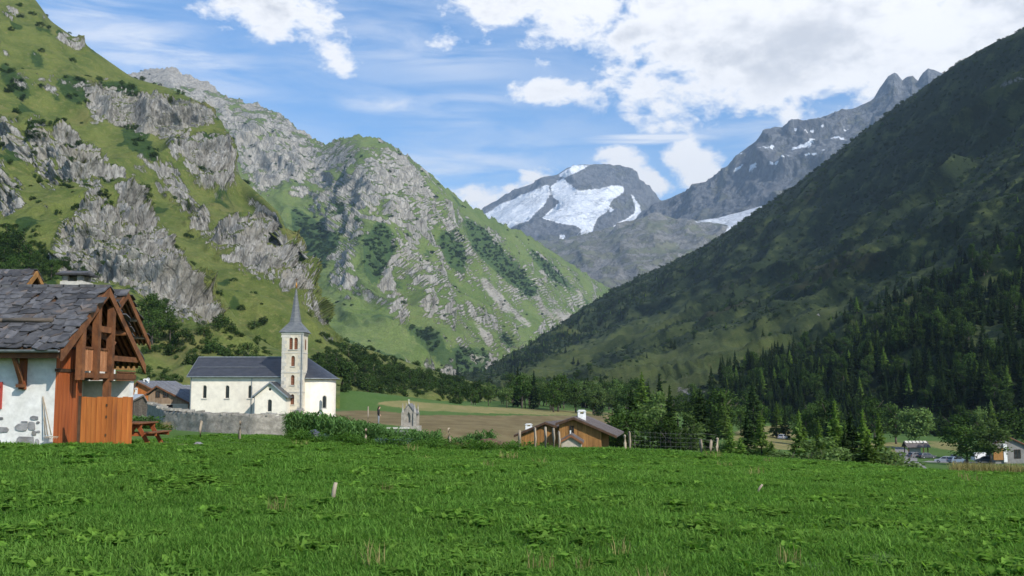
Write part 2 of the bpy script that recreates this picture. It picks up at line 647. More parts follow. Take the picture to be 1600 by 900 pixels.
def build_ground():
    def axis(neg, pos, n, k):
        s = np.linspace(0, 1, n)
        f = (np.exp(k * s) - 1) / (math.exp(k) - 1)
        return f * pos
    xp = axis(0, 9000, 190, 9.5)
    X = np.concatenate([-xp[::-1][:-1], xp])
    yp = axis(0, 9000, 330, 8.5)
    Y = np.concatenate([-axis(0, 2500, 60, 8.0)[::-1][:-1], yp])
    XX, YY = np.meshgrid(X, Y)
    Z = gz_arr(XX.ravel(), YY.ravel())
    P = np.stack([XX.ravel(), YY.ravel(), Z], 1)
    px, py = proj(P)
    front = P[:, 1] > 20
    nz = fbm(np.stack([P[:, 0] / 14, P[:, 1] / 40, 0 * Z], 1), 3)
    x, y = P[:, 0], P[:, 1]
    # land use, drawn on the plan through the lines one sees from the village
    qx, qy = px + nz * 10, py + nz * 1.5
    brown = region(qx, qy, [[(515, 643), (600, 642), (640, 648), (960, 650), (1000, 700), (520, 700)]], 2.0) * front * (y > 118)
    tan = region(qx, qy, [[(585, 628), (640, 626), (720, 634), (960, 645), (960, 651), (740, 645), (640, 640), (600, 634)],
                          [(1120, 700), (1160, 668), (1230, 664), (1260, 690), (1240, 704)], [(1300, 700), (1340, 690), (1415, 692), (1400, 712)]], 2.0) * front * (y > 90)
    bank = region(qx, qy, [[(1440, 686), (1500, 690), (1540, 712), (1440, 700)]], 2.0) * front * (y > 150)
    cover = np.zeros((len(P), 3))
    cover[:, 0] = brown
    cover[:, 1] = bank * 0.8
    cover[:, 2] = np.maximum(tan, bank * 0.6)
    m, t = new_mat('meadow_ground')
    a_ = t.n('ShaderNodeAttribute', attribute_name='cover')
    sp = t.n('ShaderNodeSeparateColor')
    t.link(a_.outputs['Color'], sp.inputs[0])
    geo = t.n('ShaderNodeNewGeometry')
    pos = geo.outputs['Position']
    n1 = t.noise(pos, 0.05, 6.0, 0.6)
    n2 = t.noise(pos, 1.4, 8.0, 0.7)
    n3 = t.noise(t.vm('MULTIPLY', pos, (1, 0.35, 1)), 0.22, 6.0, 0.65)
    g = t.mix(t.ramp(n1, 0.35, 0.65), (0.052, 0.108, 0.020), (0.070, 0.122, 0.030))
    g = t.mix(t.ramp(n2, 0.42, 0.7), g, (0.09, 0.145, 0.038))
    b = t.mix(t.ramp(n3, 0.35, 0.65), (0.135, 0.100, 0.048), (0.195, 0.152, 0.075))
    b = t.mix(t.ramp(n2, 0.5, 0.75), b, (0.125, 0.125, 0.045))
    y_ = t.mix(t.ramp(n3, 0.35, 0.65), (0.24, 0.20, 0.085), (0.17, 0.17, 0.06))
    def fr(ch):
        return t.ramp(t.m('ADD', ch, t.m('MULTIPLY', t.m('SUBTRACT', n2, 0.5), 0.8)), 0.35, 0.65)
    c = t.mix(fr(sp.outputs[0]), g, b)
    c = t.mix(fr(sp.outputs[2]), c, y_)
    finish(t, c, 0.95, n2, 0.6, 0.06, 0.1)
    o = grid_mesh('ground', P, len(X), len(Y), m, cover)
    tag(o, 'green meadow and mown valley floor under everything', 'ground', kind='structure')
    return o


build_ground()


# ------------------------------------------------------------------ mountains: lofted between ridge, shoulder and foot lines
def rail_pts(rail, nu):
    """rail = [(px, py, depth), ...] with px rising; the surveyed line in world coordinates, nu points"""
    r = np.array(rail, float)
    s = np.linspace(0, 1, nu)
    u = (r[:, 0] - r[0, 0]) / (r[-1, 0] - r[0, 0])
    px, py, dp = (np.interp(s, u, r[:, k]) for k in range(3))
    a, b = (px - CX) / FOC, (CY - py) / FOC
    cp, sp_ = math.cos(PITCH), math.sin(PITCH)
    k = dp / (cp - b * sp_)
    return np.stack([a * k, dp, EYE + (sp_ + b * cp) * k], 1)


def soften(R, n):
    k = np.ones(2 * n + 1) / (2 * n + 1)
    out = R.copy()
    for c in range(3):
        p = np.pad(R[:, c], n, mode='edge')
        out[:, c] = np.convolve(p, k, 'valid')
    return out


def loft(rails, nu, segs, soft):
    R = [soften(rail_pts(r, nu), s) if s else rail_pts(r, nu) for r, s in zip(rails, soft)]
    T = []
    for i in range(len(R)):
        a, b = R[max(i - 1, 0)], R[min(i + 1, len(R) - 1)]
        T.append((b - a) * 0.5 if 0 < i < len(R) - 1 else (b - a))
    rows = []
    for i, n in enumerate(segs):
        sl = np.linalg.norm(R[i + 1] - R[i], axis=1)[:, None]
        Ta = T[i] * np.minimum(1.0, sl / (np.linalg.norm(T[i], axis=1)[:, None] + 1e-6))
        Tb = T[i + 1] * np.minimum(1.0, sl / (np.linalg.norm(T[i + 1], axis=1)[:, None] + 1e-6))
        for k in range(n + (i == len(segs) - 1)):
            t_ = k / n
            h00, h10 = 2 * t_ ** 3 - 3 * t_ ** 2 + 1, t_ ** 3 - 2 * t_ ** 2 + t_
            h01, h11 = -2 * t_ ** 3 + 3 * t_ ** 2, t_ ** 3 - t_ ** 2
            rows.append(h00 * R[i] + h10 * Ta * 0.7 + h01 * R[i + 1] + h11 * Tb * 0.7)
    G = np.stack(rows)                       # nv, nu, 3
    return G


def normals(G):
    du = np.gradient(G, axis=1)
    dv = np.gradient(G, axis=0)
    n = np.cross(dv, du)
    n /= np.linalg.norm(n, axis=2)[:, :, None] + 1e-9
    flip = np.where(n[:, :, 2:3] < 0, -1, 1)
    return n * flip


MOUNT = {}


def mountain(name, label, rails, nu, segs, soft, shape, mat):
    G = loft(rails, nu, segs, soft)
    N = normals(G)
    nv = G.shape[0]
    P, Nf = G.reshape(-1, 3), N.reshape(-1, 3)
    vrow = np.repeat(np.linspace(0, 1, nv), nu)
    px, py = proj(P)
    P2 = shape['disp'](P, Nf, px, py, vrow)
    # the foot runs on under the valley floor
    k = smooth(vrow, 0.955, 1.0)
    g_ = gz_arr(P2[k > 0, 0], P2[k > 0, 1])
    P2[k > 0, 2] += (np.minimum(P2[k > 0, 2], g_ - 7.0) - P2[k > 0, 2]) * k[k > 0]
    N2 = normals(P2.reshape(nv, nu, 3)).reshape(-1, 3)
    # sheltered hollows versus ribs, from the surface itself
    q = P2.reshape(nv, nu, 3)
    cover = shape['cover'](P2, N2, *proj(P2), vrow)
    o = grid_mesh(name, P2, nu, nv, mat, cover)
    tag(o, label, 'mountain', kind='structure')
    MOUNT[name] = (P2, N2, cover, nu, nv)
    return o


def behind(rail, dd, dy):
    return [(a, b + dy, c + dd) for a, b, c in rail]


# --- near left buttress with cliffs
C6 = lambda p: crop(p, 2.142, 0, 0)
L1_ROCK = [C6([(185, 450), (260, 428), (330, 470), (395, 520), (435, 590), (400, 600), (350, 572), (260, 585), (205, 612), (185, 560)]),
           C6([(100, 440), (135, 405), (180, 500), (192, 645), (140, 610), (110, 530)]), C6([(0, 380), (60, 430), (120, 540), (95, 560), (0, 480)]),
           C6([(0, 560), (60, 620), (95, 690), (60, 720), (0, 745)]), C6([(380, 600), (480, 670), (560, 760), (590, 840), (640, 900), (430, 900), (420, 770)]),
           C6([(180, 800), (290, 690), (330, 640), (350, 700), (290, 780), (235, 870), (180, 850)]), C6([(330, 720), (400, 700), (440, 900), (300, 900), (330, 820)]),
           C6([(250, 600), (330, 590), (345, 640), (270, 640)]),
           [(95, 370), (150, 345), (215, 360), (270, 380), (310, 420), (345, 500), (300, 512), (255, 505), (225, 460), (170, 440), (105, 440), (80, 400)],
           [(228, 440), (262, 430), (300, 470), (318, 508), (262, 512), (240, 490)],
           [(370, 480), (389, 480), (385, 503), (375, 498)], [(411, 469), (430, 474), (430, 495), (418, 490)]]
L1_BUSH = [C6([(95, 410), (125, 410), (120, 520), (100, 500)]), C6([(0, 215), (60, 230), (120, 290), (90, 350), (30, 300)])]


def l1_disp(P, N, px, py, v):
    A = region(px, py, L1_ROCK, 7.0)
    P = P.copy()
    vis = smooth(v, 0.0, 0.10)
    big = ridged(P / np.array([110, 110, 200]), 4)
    jag = ridged(P / np.array([26, 26, 75]), 5, 0.55)
    chip = fbm(P / np.array([9, 9, 14]), 4, 0.6)
    d = big * 9 + A * (jag * 10 + chip * 5.0 + 1.5) + (1 - A) * (fbm(P / 30, 4) * 2.2 + fbm(P / 8, 3) * 0.5)
    H = N.copy()
    H[:, 2] *= 0.35
    H /= np.linalg.norm(H, axis=1)[:, None]
    D = H * A[:, None] + N * (1 - A)[:, None]
    vis = vis * (1 - 0.8 * smooth(px, 350, 430))
    P += D * (d * vis)[:, None]
    st = np.sin(P[:, 2] / 6.5 + fbm(P / 40, 3) * 3.0)
    P[:, 2] += A * st * 1.6 * vis
    return P


def rockmix(A, N, P, px, py, k=1.0, s=20.0):
    steep = 1 - N[:, 2]
    n = fbm(P / s, 6, 0.68)
    return np.clip(0.60 * A + (steep - 0.42) * 1.8 * k + 0.36 * n + 0.05, 0, 1)


def l1_cover(P, N, px, py, v):
    A = region(px, py, L1_ROCK, 5.0)
    r = rockmix(A, N, P, px, py, 1.0, 16) * (1 - 0.8 * smooth(px, 345, 400) * (A < 0.4))
    s = np.maximum(region(px, py, L1_BUSH, 6.0), smooth(fbm(P / 25 + 40, 4), 0.42, 0.7) * 0.75)
    s = np.maximum(s, smooth(py, 600, 540) * 0 + 0.55 * smooth(fbm(P / 14 + 9, 4), 0.35, 0.8) * smooth(py, 470, 520))
    dry = smooth(fbm(P / 60 + 70, 4), 0.0, 0.6) * 0.62
    return np.stack([r, s, dry * (A < 0.3)], 1)


GRASS_L = [(0.062, 0.087, 0.019), (0.104, 0.123, 0.031), (0.145, 0.143, 0.048)]
ROCK_L = [(0.165, 0.160, 0.148), (0.34, 0.333, 0.31), (0.255, 0.24, 0.205)]
SCRUB_L = [(0.018, 0.040, 0.010), (0.035, 0.062, 0.015)]
DRY_L = [(0.135, 0.130, 0.042), (0.095, 0.110, 0.032)]
mat_left = terrain_mat('left_slope', 24.0, GRASS_L, ROCK_L, SCRUB_L, DRY_L, 1.6)

l1_crest = [(-420, -70, 760), (-150, 70, 690), (0, 165, 640), (70, 192, 600), (130, 225, 570), (200, 285, 530), (260, 352, 480), (310, 420, 440), (345, 478, 390), (420, 540, 345), (540, 596, 320)]
l1_mid1 = [(-420, 90, 600), (0, 260, 520), (110, 290, 480), (200, 345, 450), (255, 400, 420), (300, 452, 395), (345, 505, 360), (420, 560, 325), (540, 602, 305)]
l1_mid2 = [(-420, 380, 400), (0, 440, 390), (100, 440, 375), (200, 470, 360), (260, 505, 345), (310, 515, 335), (345, 528, 325), (420, 575, 300), (540, 606, 290)]
l1_low = [(-420, 560, 280), (0, 560, 280), (150, 560, 280), (300, 560, 275), (420, 592, 270), (540, 610, 275)]
l1_foot = [(-420, 640, 190), (0, 635, 205), (200, 620, 215), (300, 615, 225), (420, 615, 240), (540, 620, 255)]
mountain('left_buttress', 'nearer grassy slope with grey limestone cliffs above the village',
         [behind(l1_crest, 160, 70), l1_crest, l1_mid1, l1_mid2, l1_low, l1_foot], 470, [10, 110, 150, 80, 40], [6, 8, 14, 16, 16, 16],
         dict(disp=l1_disp, cover=l1_cover), mat_left)

# --- second left buttress, its top leaves the picture
L2_ROCK = [C6([(290, 300), (380, 295), (440, 330), (480, 295), (560, 325), (640, 350), (700, 365), (725, 410), (640, 430), (560, 460), (500, 440), (430, 420), (380, 400), (310, 395)]),
           C6([(640, 475), (770, 455), (800, 612), (740, 605), (660, 585), (620, 540), (595, 520)]),
           C6([(500, 545), (570, 560), (640, 640), (700, 690), (690, 780), (760, 720), (830, 730), (860, 685), (945, 710), (935, 790), (1015, 830), (1020, 895), (900, 905), (820, 890), (780, 830), (700, 840), (640, 730), (560, 620)]),
           C6([(560, 500), (620, 440), (640, 470), (600, 540)]),
           C6([(15, 0), (75, 25), (70, 55), (20, 50)]), C6([(190, 95), (240, 120), (290, 175), (250, 168), (200, 135)]), C6([(110, 0), (170, 70), (150, 66), (100, 0)]),
           [(428, 425), (475, 410), (490, 450), (515, 510), (500, 508), (470, 470), (440, 455)], [(505, 512), (535, 530), (525, 545), (500, 530)],
           [(330, 395), (390, 400), (440, 430), (430, 445), (380, 425)]]
L2_BUSH = [C6([(180, 270), (240, 250), (300, 270), (300, 330), (250, 350), (210, 320)]), C6([(310, 280), (380, 270), (470, 290), (460, 340), (430, 320), (360, 300)]),
           C6([(400, 420), (470, 440), (540, 530), (510, 550), (420, 480)]), C6([(95, 165), (140, 180), (150, 235), (110, 220)]), C6([(0, 200), (80, 260), (110, 330), (60, 330), (0, 260)])]


def l2_disp(P, N, px, py, v):
    A = region(px, py, L2_ROCK, 7.0)
    P = P.copy()
    vis = smooth(v, 0.026, 0.2)
    big = ridged(P / np.array([170, 170, 300]), 4)
    jag = ridged(P / np.array([38, 38, 110]), 5, 0.55)
    chip = fbm(P / np.array([14, 14, 22]), 4, 0.6)
    d = big * 14 + A * (jag * 15 + chip * 7.5 + 2) + (1 - A) * (fbm(P / 45, 4) * 4.0 + fbm(P / 12, 3) * 0.8)
    H = N.copy()
    H[:, 2] *= 0.35
    H /= np.linalg.norm(H, axis=1)[:, None]
    D = H * A[:, None] + N * (1 - A)[:, None]
    vis = vis * (1 - 0.85 * smooth(px, 455, 560))
    P += D * (d * vis)[:, None]
    P[:, 2] += A * np.sin(P[:, 2] / 9.5 + fbm(P / 60, 3) * 3.0) * 2.4 * vis
    return P


def l2_cover(P, N, px, py, v):
    A = region(px, py, L2_ROCK, 5.0)
    r = rockmix(A, N, P, px, py, 1.0, 24) * (1 - 0.9 * smooth(px, 500, 540))
    s = np.maximum(region(px, py, L2_BUSH, 6.0), smooth(fbm(P / 40 + 40, 4), 0.45, 0.75) * 0.75)
    dry = smooth(fbm(P / 80 + 70, 4), 0.0, 0.6) * 0.62
    return np.stack([r, s, dry * (A < 0.3)], 1)


l2_crest = [(-420, -330, 1150), (-150, -160, 1080), (56, 0, 1000), (79, 33, 990), (112, 56, 985), (163, 93, 980), (205, 122, 980), (261, 137, 960), (322, 165, 930), (345, 198, 900), (366, 222, 870), (372, 275, 820),
            (401, 300, 790), (438, 334, 750), (445, 356, 720), (476, 412, 680), (486, 450, 640), (512, 506, 590), (540, 534, 560), (655, 573, 620), (758, 603, 720), (830, 618, 800)]
l2_m1 = [(-420, -100, 900), (56, 110, 840), (205, 175, 850), (322, 215, 840), (356, 262, 800), (380, 312, 760), (438, 382, 690), (480, 448, 610), (512, 522, 560), (540, 547, 545), (655, 583, 590), (758, 609, 690), (830, 621, 760)]
l2_m2 = [(-420, 200, 700), (56, 240, 720), (205, 290, 720), (322, 350, 680), (366, 400, 620), (438, 455, 570), (480, 510, 520), (512, 548, 500), (540, 565, 490), (655, 593, 540), (758, 614, 630), (830, 624, 700)]
l2_m3 = [(-420, 400, 560), (56, 400, 580), (205, 420, 560), (322, 470, 500), (400, 520, 470), (480, 560, 440), (560, 588, 430), (655, 605, 460), (758, 618, 560), (830, 627, 640)]
l2_foot = [(-420, 640, 400), (56, 640, 400), (205, 630, 390), (322, 625, 360), (400, 622, 350), (480, 622, 340), (560, 622, 350), (655, 628, 390), (830, 636, 560)]
mountain('left_mountain_wall', 'second green mountainside with rock bands behind the church spire',
         [behind(l2_crest, 260, 110), l2_crest, l2_m1, l2_m2, l2_m3, l2_foot], 540, [10, 120, 140, 90, 40], [2, 2, 10, 16, 16, 16],
         dict(disp=l2_disp, cover=l2_cover), mat_left)

# --- middle rocky mountain
C7 = lambda p: crop(p, 1.957, 400, 180)
M_ROCK = [C7([(210, 500), (250, 420), (290, 385), (320, 470), (300, 560), (230, 520)]), C7([(380, 470), (430, 380), (560, 430), (600, 560), (545, 610), (430, 615), (380, 595)]),
          C7([(-20, 230), (0, 60), (60, 20), (130, 80), (200, 140), (230, 240), (120, 180), (50, 230)]), C7([(170, 250), (340, 170), (480, 190), (560, 270), (570, 350), (450, 340), (330, 300), (270, 390), (200, 330)]),
          C7([(600, 430), (640, 370), (660, 450), (670, 510), (640, 500)]), C7([(735, 430), (800, 480), (880, 550), (840, 570), (760, 490)]), C7([(570, 590), (590, 580), (590, 635), (575, 625)]),
          [(205, 120), (270, 105), (340, 130), (440, 180), (500, 225), (480, 290), (430, 280), (400, 290), (370, 220), (330, 170)],
          [(560, 225), (640, 235), (680, 300), (640, 320), (590, 270)]]
M_SCRUB = [C7([(105, 270), (200, 330), (265, 380), (200, 480), (150, 490), (110, 340)]), C7([(325, 390), (380, 310), (425, 370), (425, 430), (360, 530), (330, 480)]), C7([(548, 370), (600, 345), (645, 420), (640, 500), (585, 460)]),
           C7([(620, 295), (700, 345), (760, 420), (875, 540), (830, 565), (740, 485), (660, 410)]), C7([(800, 385), (900, 445), (1005, 560), (900, 505)]), C7([(440, 630), (560, 670), (610, 740), (650, 790), (560, 760)]),
           C7([(230, 280), (260, 240), (280, 300), (250, 320)]), C7([(740, 650), (800, 700), (790, 720), (740, 690)]), C7([(600, 700), (720, 720), (700, 800), (600, 790)]),
           C7([(510, 400), (545, 430), (540, 450), (505, 420)]), C7([(295, 300), (325, 290), (320, 340), (295, 335)])]
M_SCREE = [C7([(675, 470), (740, 530), (800, 605), (745, 605), (690, 520)]), C7([(635, 595), (725, 670), (725, 730), (690, 690)]), C7([(890, 590), (965, 600), (975, 625), (925, 645)]), C7([(310, 470), (345, 560), (385, 590), (330, 570)]), C7([(760, 560), (850, 640), (840, 660), (770, 600)]),
           C7([(860, 560), (930, 620), (920, 640), (860, 590)]), C7([(980, 520), (1010, 550), (1000, 570), (970, 540)]), C7([(650, 720), (710, 740), (690, 770), (650, 750)])]
M_GREEN = [C7([(30, 230), (110, 200), (120, 270), (110, 340), (150, 500), (200, 500), (340, 560), (420, 620), (560, 680), (600, 760), (300, 700), (180, 600), (60, 320)])]
M_PINK = [[(190, 100), (345, 100), (345, 140), (320, 142), (260, 130), (205, 130)]]


def m_disp(P, N, px, py, v):
    A = region(px, py, M_ROCK, 10.0)
    Q = P.copy()
    P = P / 1.6
    vis = smooth(v, 0.024, 0.26)
    w = fbm(P / 260, 3)
    # gullies that run down the fall line (towards the viewer's right), ribs between them
    s = (P[:, 0] * 0.86 + P[:, 1] * 0.5)
    gul = ridged(np.stack([s / 210 + w * 0.7, P[:, 2] / 640 + w * 0.3, w * 0.6], 1), 4, 0.55)
    rib = ridged(np.stack([s / 64 + w * 1.2, P[:, 2] / 210, P[:, 1] / 420], 1), 5, 0.55)
    jag = ridged(P / np.array([60, 60, 150]), 5, 0.55)
    d = gul * 36 + rib * 18 * (0.45 + 0.55 * A) + A * jag * 26 + fbm(P / 70, 5) * 9 + fbm(P / 16, 3, 0.6) * 3 * A
    Q = Q + N * (d * vis)[:, None]
    top = smooth(v, 0.10, 0.026) * smooth(v, 0.0, 0.02)
    Q[:, 2] += top * (ridged(P / np.array([34, 60, 60]), 4, 0.6) * 16 + fbm(P / 9, 3, 0.6) * 5)
    return Q


def m_cover(P, N, px, py, v):
    A = region(px, py, M_ROCK, 8.0)
    g = region(px, py, M_GREEN, 10.0)
    steep = 1 - N[:, 2]
    P = P / 1.6
    n = fbm(P / 45, 6, 0.68)
    r = np.clip(0.34 * A + (steep - 0.40) * 1.5 + 0.40 * n + 0.13 - 0.35 * g * (1 - A) + 0.36 * smooth(py, 340, 250) * smooth(px, 700, 610) - 0.10 * smooth(px, 640, 760), 0, 1)
    r = np.maximum(r, region(px, py, M_PINK, 3.0))
    s = region(px, py, M_SCRUB, 7.0)
    s = np.maximum(s, 0.6 * smooth(fbm(P / 90 + 31, 4), 0.35, 0.7))
    e = region(px, py, M_SCREE, 5.0) * (0.75 + 0.3 * n)
    r = r * (1 - 0.65 * smooth(s, 0.5, 0.9))
    return np.stack([r, s, e], 1)


mat_mid = terrain_mat('rocky_mountain', 100.0, [(0.085, 0.128, 0.032), (0.120, 0.160, 0.048), (0.150, 0.175, 0.065)], [(0.20, 0.19, 0.17), (0.40, 0.385, 0.345), (0.31, 0.29, 0.25)],
                      [(0.036, 0.070, 0.020), (0.058, 0.096, 0.028)], [(0.32, 0.30, 0.265), (0.24, 0.23, 0.19)], 8.0)
m_crest = [(-420, 60, 4160), (60, 130, 4000), (190, 122, 3840), (212, 116, 3840), (235, 112, 3840), (262, 108, 3808), (272, 110, 3808), (300, 125, 3776), (325, 131, 3744), (335, 140, 3728), (360, 158, 3680), (395, 162, 3616), (412, 166, 3584), (450, 190, 3520), (478, 212, 3440), (500, 226, 3376), (512, 226, 3328), (535, 219, 3264), (563, 214, 3200), (600, 222, 3200), (630, 240, 3280), (660, 265, 3392), (700, 300, 3552), (760, 338, 3776), (830, 374, 4096), (900, 420, 4480), (955, 455, 4800), (1000, 490, 5040), (1060, 540, 5280)]
m_1 = [(-420, 200, 3360), (60, 220, 3280), (262, 200, 3280), (360, 240, 3200), (450, 280, 3120), (500, 300, 3072), (563, 280, 2752), (630, 300, 2848), (700, 350, 3136), (760, 385, 3408), (830, 415, 3808), (900, 450, 4224), (1000, 510, 4800), (1060, 545, 5040)]
m_2 = [(-420, 360, 2400), (60, 360, 2400), (262, 340, 2560), (400, 370, 2640), (470, 400, 2624), (520, 400, 2400), (580, 400, 2272), (650, 420, 2400), (720, 445, 2720), (800, 470, 3200), (880, 490, 3760), (1000, 530, 4560), (1060, 550, 4800)]
m_3 = [(-420, 480, 1760), (262, 480, 1840), (400, 480, 1920), (480, 490, 1968), (560, 495, 1920), (640, 505, 2016), (720, 525, 2320), (800, 540, 2880), (880, 545, 3520), (1060, 560, 4480)]
m_foot = [(-420, 620, 1120), (262, 612, 1312), (480, 606, 1440), (600, 602, 1568), (700, 598, 1840), (760, 592, 2320), (820, 585, 3040), (900, 580, 3680), (1060, 575, 4240)]
mountain('middle_mountain', 'rocky green mountain with pale cliffs and scree in the middle of the valley',
         [behind(m_crest, 800, 120), m_crest, m_1, m_2, m_3, m_foot], 620, [10, 100, 140, 110, 50], [1, 1, 12, 18, 18, 18],
         dict(disp=m_disp, cover=m_cover), mat_mid)

# --- dark hillside on the far bank, to the right
R_LIGHT = [[(770, 600), (880, 548), (1000, 505), (1060, 470), (1090, 480), (1000, 530), (900, 570), (860, 590)], [(890, 610), (960, 575), (1060, 545), (1150, 515), (1320, 475), (1330, 488), (1250, 525), (1180, 560), (1110, 600), (1000, 625), (930, 640)],
           [(1480, 465), (1560, 425), (1640, 400), (1640, 420), (1560, 445), (1500, 478)], [(1520, 160), (1570, 120), (1640, 90), (1640, 115), (1580, 140)], [(1380, 640), (1470, 640), (1470, 690), (1380, 690)]]
R_BROWN = [[(900, 560), (1000, 500), (1150, 420), (1300, 380), (1420, 330), (1600, 230), (1700, 240), (1600, 330), (1400, 430), (1250, 470), (1100, 500)], [(1050, 330), (1200, 340), (1250, 290), (1330, 260), (1300, 330), (1150, 400)]]


def r_disp(P, N, px, py, v):
    P = P.copy()
    vis = smooth(v, 0.04, 0.2)
    w = fbm(P / 300, 3)
    s = P[:, 1] * 0.85 + P[:, 0] * 0.4
    gul = ridged(np.stack([s / 330 + w * 0.5, P[:, 2] / 700, w * 0.4], 1), 4, 0.5)
    P += N * ((gul * 24 + fbm(P / 90, 6, 0.58) * 9 + fbm(P / 18, 3) * 1.6) * vis)[:, None]
    return P


def r_cover(P, N, px, py, v):
    n = fbm(P / 40, 6, 0.72)
    li = region(px, py, R_LIGHT, 8.0)
    r = smooth(fbm(P / 22 + 5, 5, 0.62), 1.0, 1.3) * 0.7 + region(px, py, [[(1560, 130), (1600, 112), (1610, 125), (1560, 140)], [(1050, 600), (1110, 612), (1090, 622), (1040, 612)]], 4.0) * 0.6
    s = np.clip(0.66 + n * 0.42 - li * 0.66, 0, 1)
    b = np.clip(region(px, py, R_BROWN, 14.0) * 0.34 + 0.3 * fbm(P / 120 + 3, 4), 0, 1) * (1 - li)
    return np.stack([r, s, b], 1)


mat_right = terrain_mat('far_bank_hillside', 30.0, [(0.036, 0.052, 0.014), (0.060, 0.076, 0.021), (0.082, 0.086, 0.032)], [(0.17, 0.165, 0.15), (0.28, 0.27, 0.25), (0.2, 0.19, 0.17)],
                        [(0.011, 0.021, 0.007), (0.022, 0.035, 0.010)], [(0.034, 0.030, 0.013), (0.020, 0.023, 0.009)], 1.6)  # cloud shade over the whole hillside is put into these dark colours
r_crest = [(690, 606, 1500), (740, 590, 1750), (800, 558, 2050), (850, 527, 2250), (900, 492, 2400), (955, 455, 2500), (1000, 433, 2500), (1050, 410, 2450), (1100, 386, 2380), (1150, 352, 2300), (1200, 318, 2220), (1250, 285, 2130), (1300, 245, 2040), (1350, 205, 1940), (1400, 168, 1850), (1450, 132, 1760),
           (1500, 96, 1680), (1550, 68, 1600), (1600, 45, 1520), (1700, -15, 1420), (1900, -140, 1250), (2300, -360, 1050)]
r_1 = [(690, 608, 1350), (740, 598, 1550), (850, 560, 1950), (955, 515, 2080), (1050, 480, 2000), (1150, 435, 1880), (1250, 390, 1750), (1350, 335, 1620), (1450, 275, 1480), (1550, 220, 1340), (1600, 195, 1270), (1700, 150, 1180), (1900, 60, 1050), (2300, -80, 900)]
r_2 = [(690, 612, 1200), (740, 605, 1320), (850, 588, 1500), (955, 560, 1500), (1050, 530, 1420), (1150, 500, 1300), (1250, 478, 1190), (1350, 440, 1080), (1450, 395, 980), (1550, 350, 900), (1700, 300, 800), (1900, 230, 720), (2300, 130, 640)]
r_3 = [(690, 618, 1050), (740, 613, 1060), (850, 604, 1050), (955, 592, 960), (1050, 582, 880), (1150, 572, 790), (1250, 560, 720), (1350, 545, 660), (1450, 525, 610), (1550, 505, 570), (1700, 480, 520), (1900, 440, 470), (2300, 390, 420)]
r_foot = [(690, 630, 900), (740, 632, 820), (850, 636, 690), (955, 644, 590), (1050, 652, 530), (1150, 662, 480), (1250, 672, 440), (1350, 684, 400), (1450, 692, 370), (1550, 698, 340), (1700, 705, 310), (1900, 715, 290), (2300, 730, 260)]
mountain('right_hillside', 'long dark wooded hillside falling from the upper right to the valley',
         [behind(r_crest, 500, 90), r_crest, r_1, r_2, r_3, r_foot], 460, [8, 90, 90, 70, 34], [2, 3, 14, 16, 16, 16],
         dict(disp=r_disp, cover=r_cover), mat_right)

# --- high mountains at the head of the valley
C8 = lambda p: crop(p, 2.0, 700, 80)
S_SNOW = [C8([(105, 515), (180, 472), (312, 414), (324, 446), (292, 490), (250, 530), (190, 556), (140, 546)]),
          C8([(322, 420), (360, 396), (400, 432), (450, 430), (545, 418), (552, 440), (520, 462), (500, 500), (470, 520), (445, 572), (400, 584), (380, 588), (420, 560), (400, 545), (330, 535), (288, 520), (330, 490), (352, 470), (320, 450)]),
          C8([(340, 390), (400, 352), (470, 353), (425, 366), (370, 394)]), C8([(568, 435), (602, 480), (606, 500), (580, 532), (530, 560), (460, 582), (500, 556), (562, 520), (586, 500), (575, 470)]),
          C8([(500, 490), (515, 480), (520, 500), (505, 505)]), C8([(340, 575), (370, 572), (365, 590), (345, 588)])]
B_SNOW = [C8([(865, 360), (888, 342), (892, 348), (870, 372)]), C8([(905, 332), (918, 312), (926, 322), (912, 340)]), C8([(938, 362), (956, 340), (960, 352), (945, 380)]), C8([(1130, 322), (1190, 312), (1187, 320), (1140, 330)]), C8([(905, 430), (918, 420), (912, 438)])]
B_STREAK = [C8([(860, 370), (920, 300), (1000, 260), (1100, 225), (1290, 172), (1300, 215), (1200, 330), (1080, 360), (960, 390)])]
G_ICE = [C8([(760, 535), (860, 505), (930, 480), (1010, 478), (1000, 495), (940, 530), (900, 560), (860, 575), (880, 545), (820, 535)]), C8([(700, 608), (730, 595), (725, 605), (705, 614)])]


def far_shape(snow, amp, size, thresh=0.0, tint=0.0, patchy=0.25, streak=()):
    def disp(P, N, px, py, v):
        S = region(px, py, snow, 5.0)
        P = P.copy()
        vis = smooth(v, 0.03, 0.2)
        d = ridged(P / np.array([size, size, size * 1.8]), 6, 0.55) * amp + fbm(P / (size * 0.25), 4) * amp * 0.16
        P += N * (d * vis * (1 - 0.75 * S))[:, None]
        P[:, 2] += (1 - S) * vis * np.sin(P[:, 2] / (size * 0.07) + fbm(P / size, 3) * 4) * amp * 0.10
        return P

    def cover(P, N, px, py, v):
        S = region(px, py, snow, 2.5)
        n = fbm(P / (size * 0.35), 5, 0.62)
        led = smooth(N[:, 2] + 0.35 * n, 0.9, 1.12) * thresh
        if streak:
            led = np.maximum(led, region(px, py, streak, 6.0) * smooth(np.sin(P[:, 2] / 21 + fbm(P / 300, 4) * 5) + 1.3 * n - 0.25 * smooth(px, 1230, 1120), 1.0, 1.6))
        return np.stack([np.clip(0.75 + 0.5 * n - tint, 0, 1), np.full(len(P), 0.25), np.maximum(S * (1 - patchy * 0.4) + patchy * n * (S > 0.02), led)], 1)
    return dict(disp=disp, cover=cover)


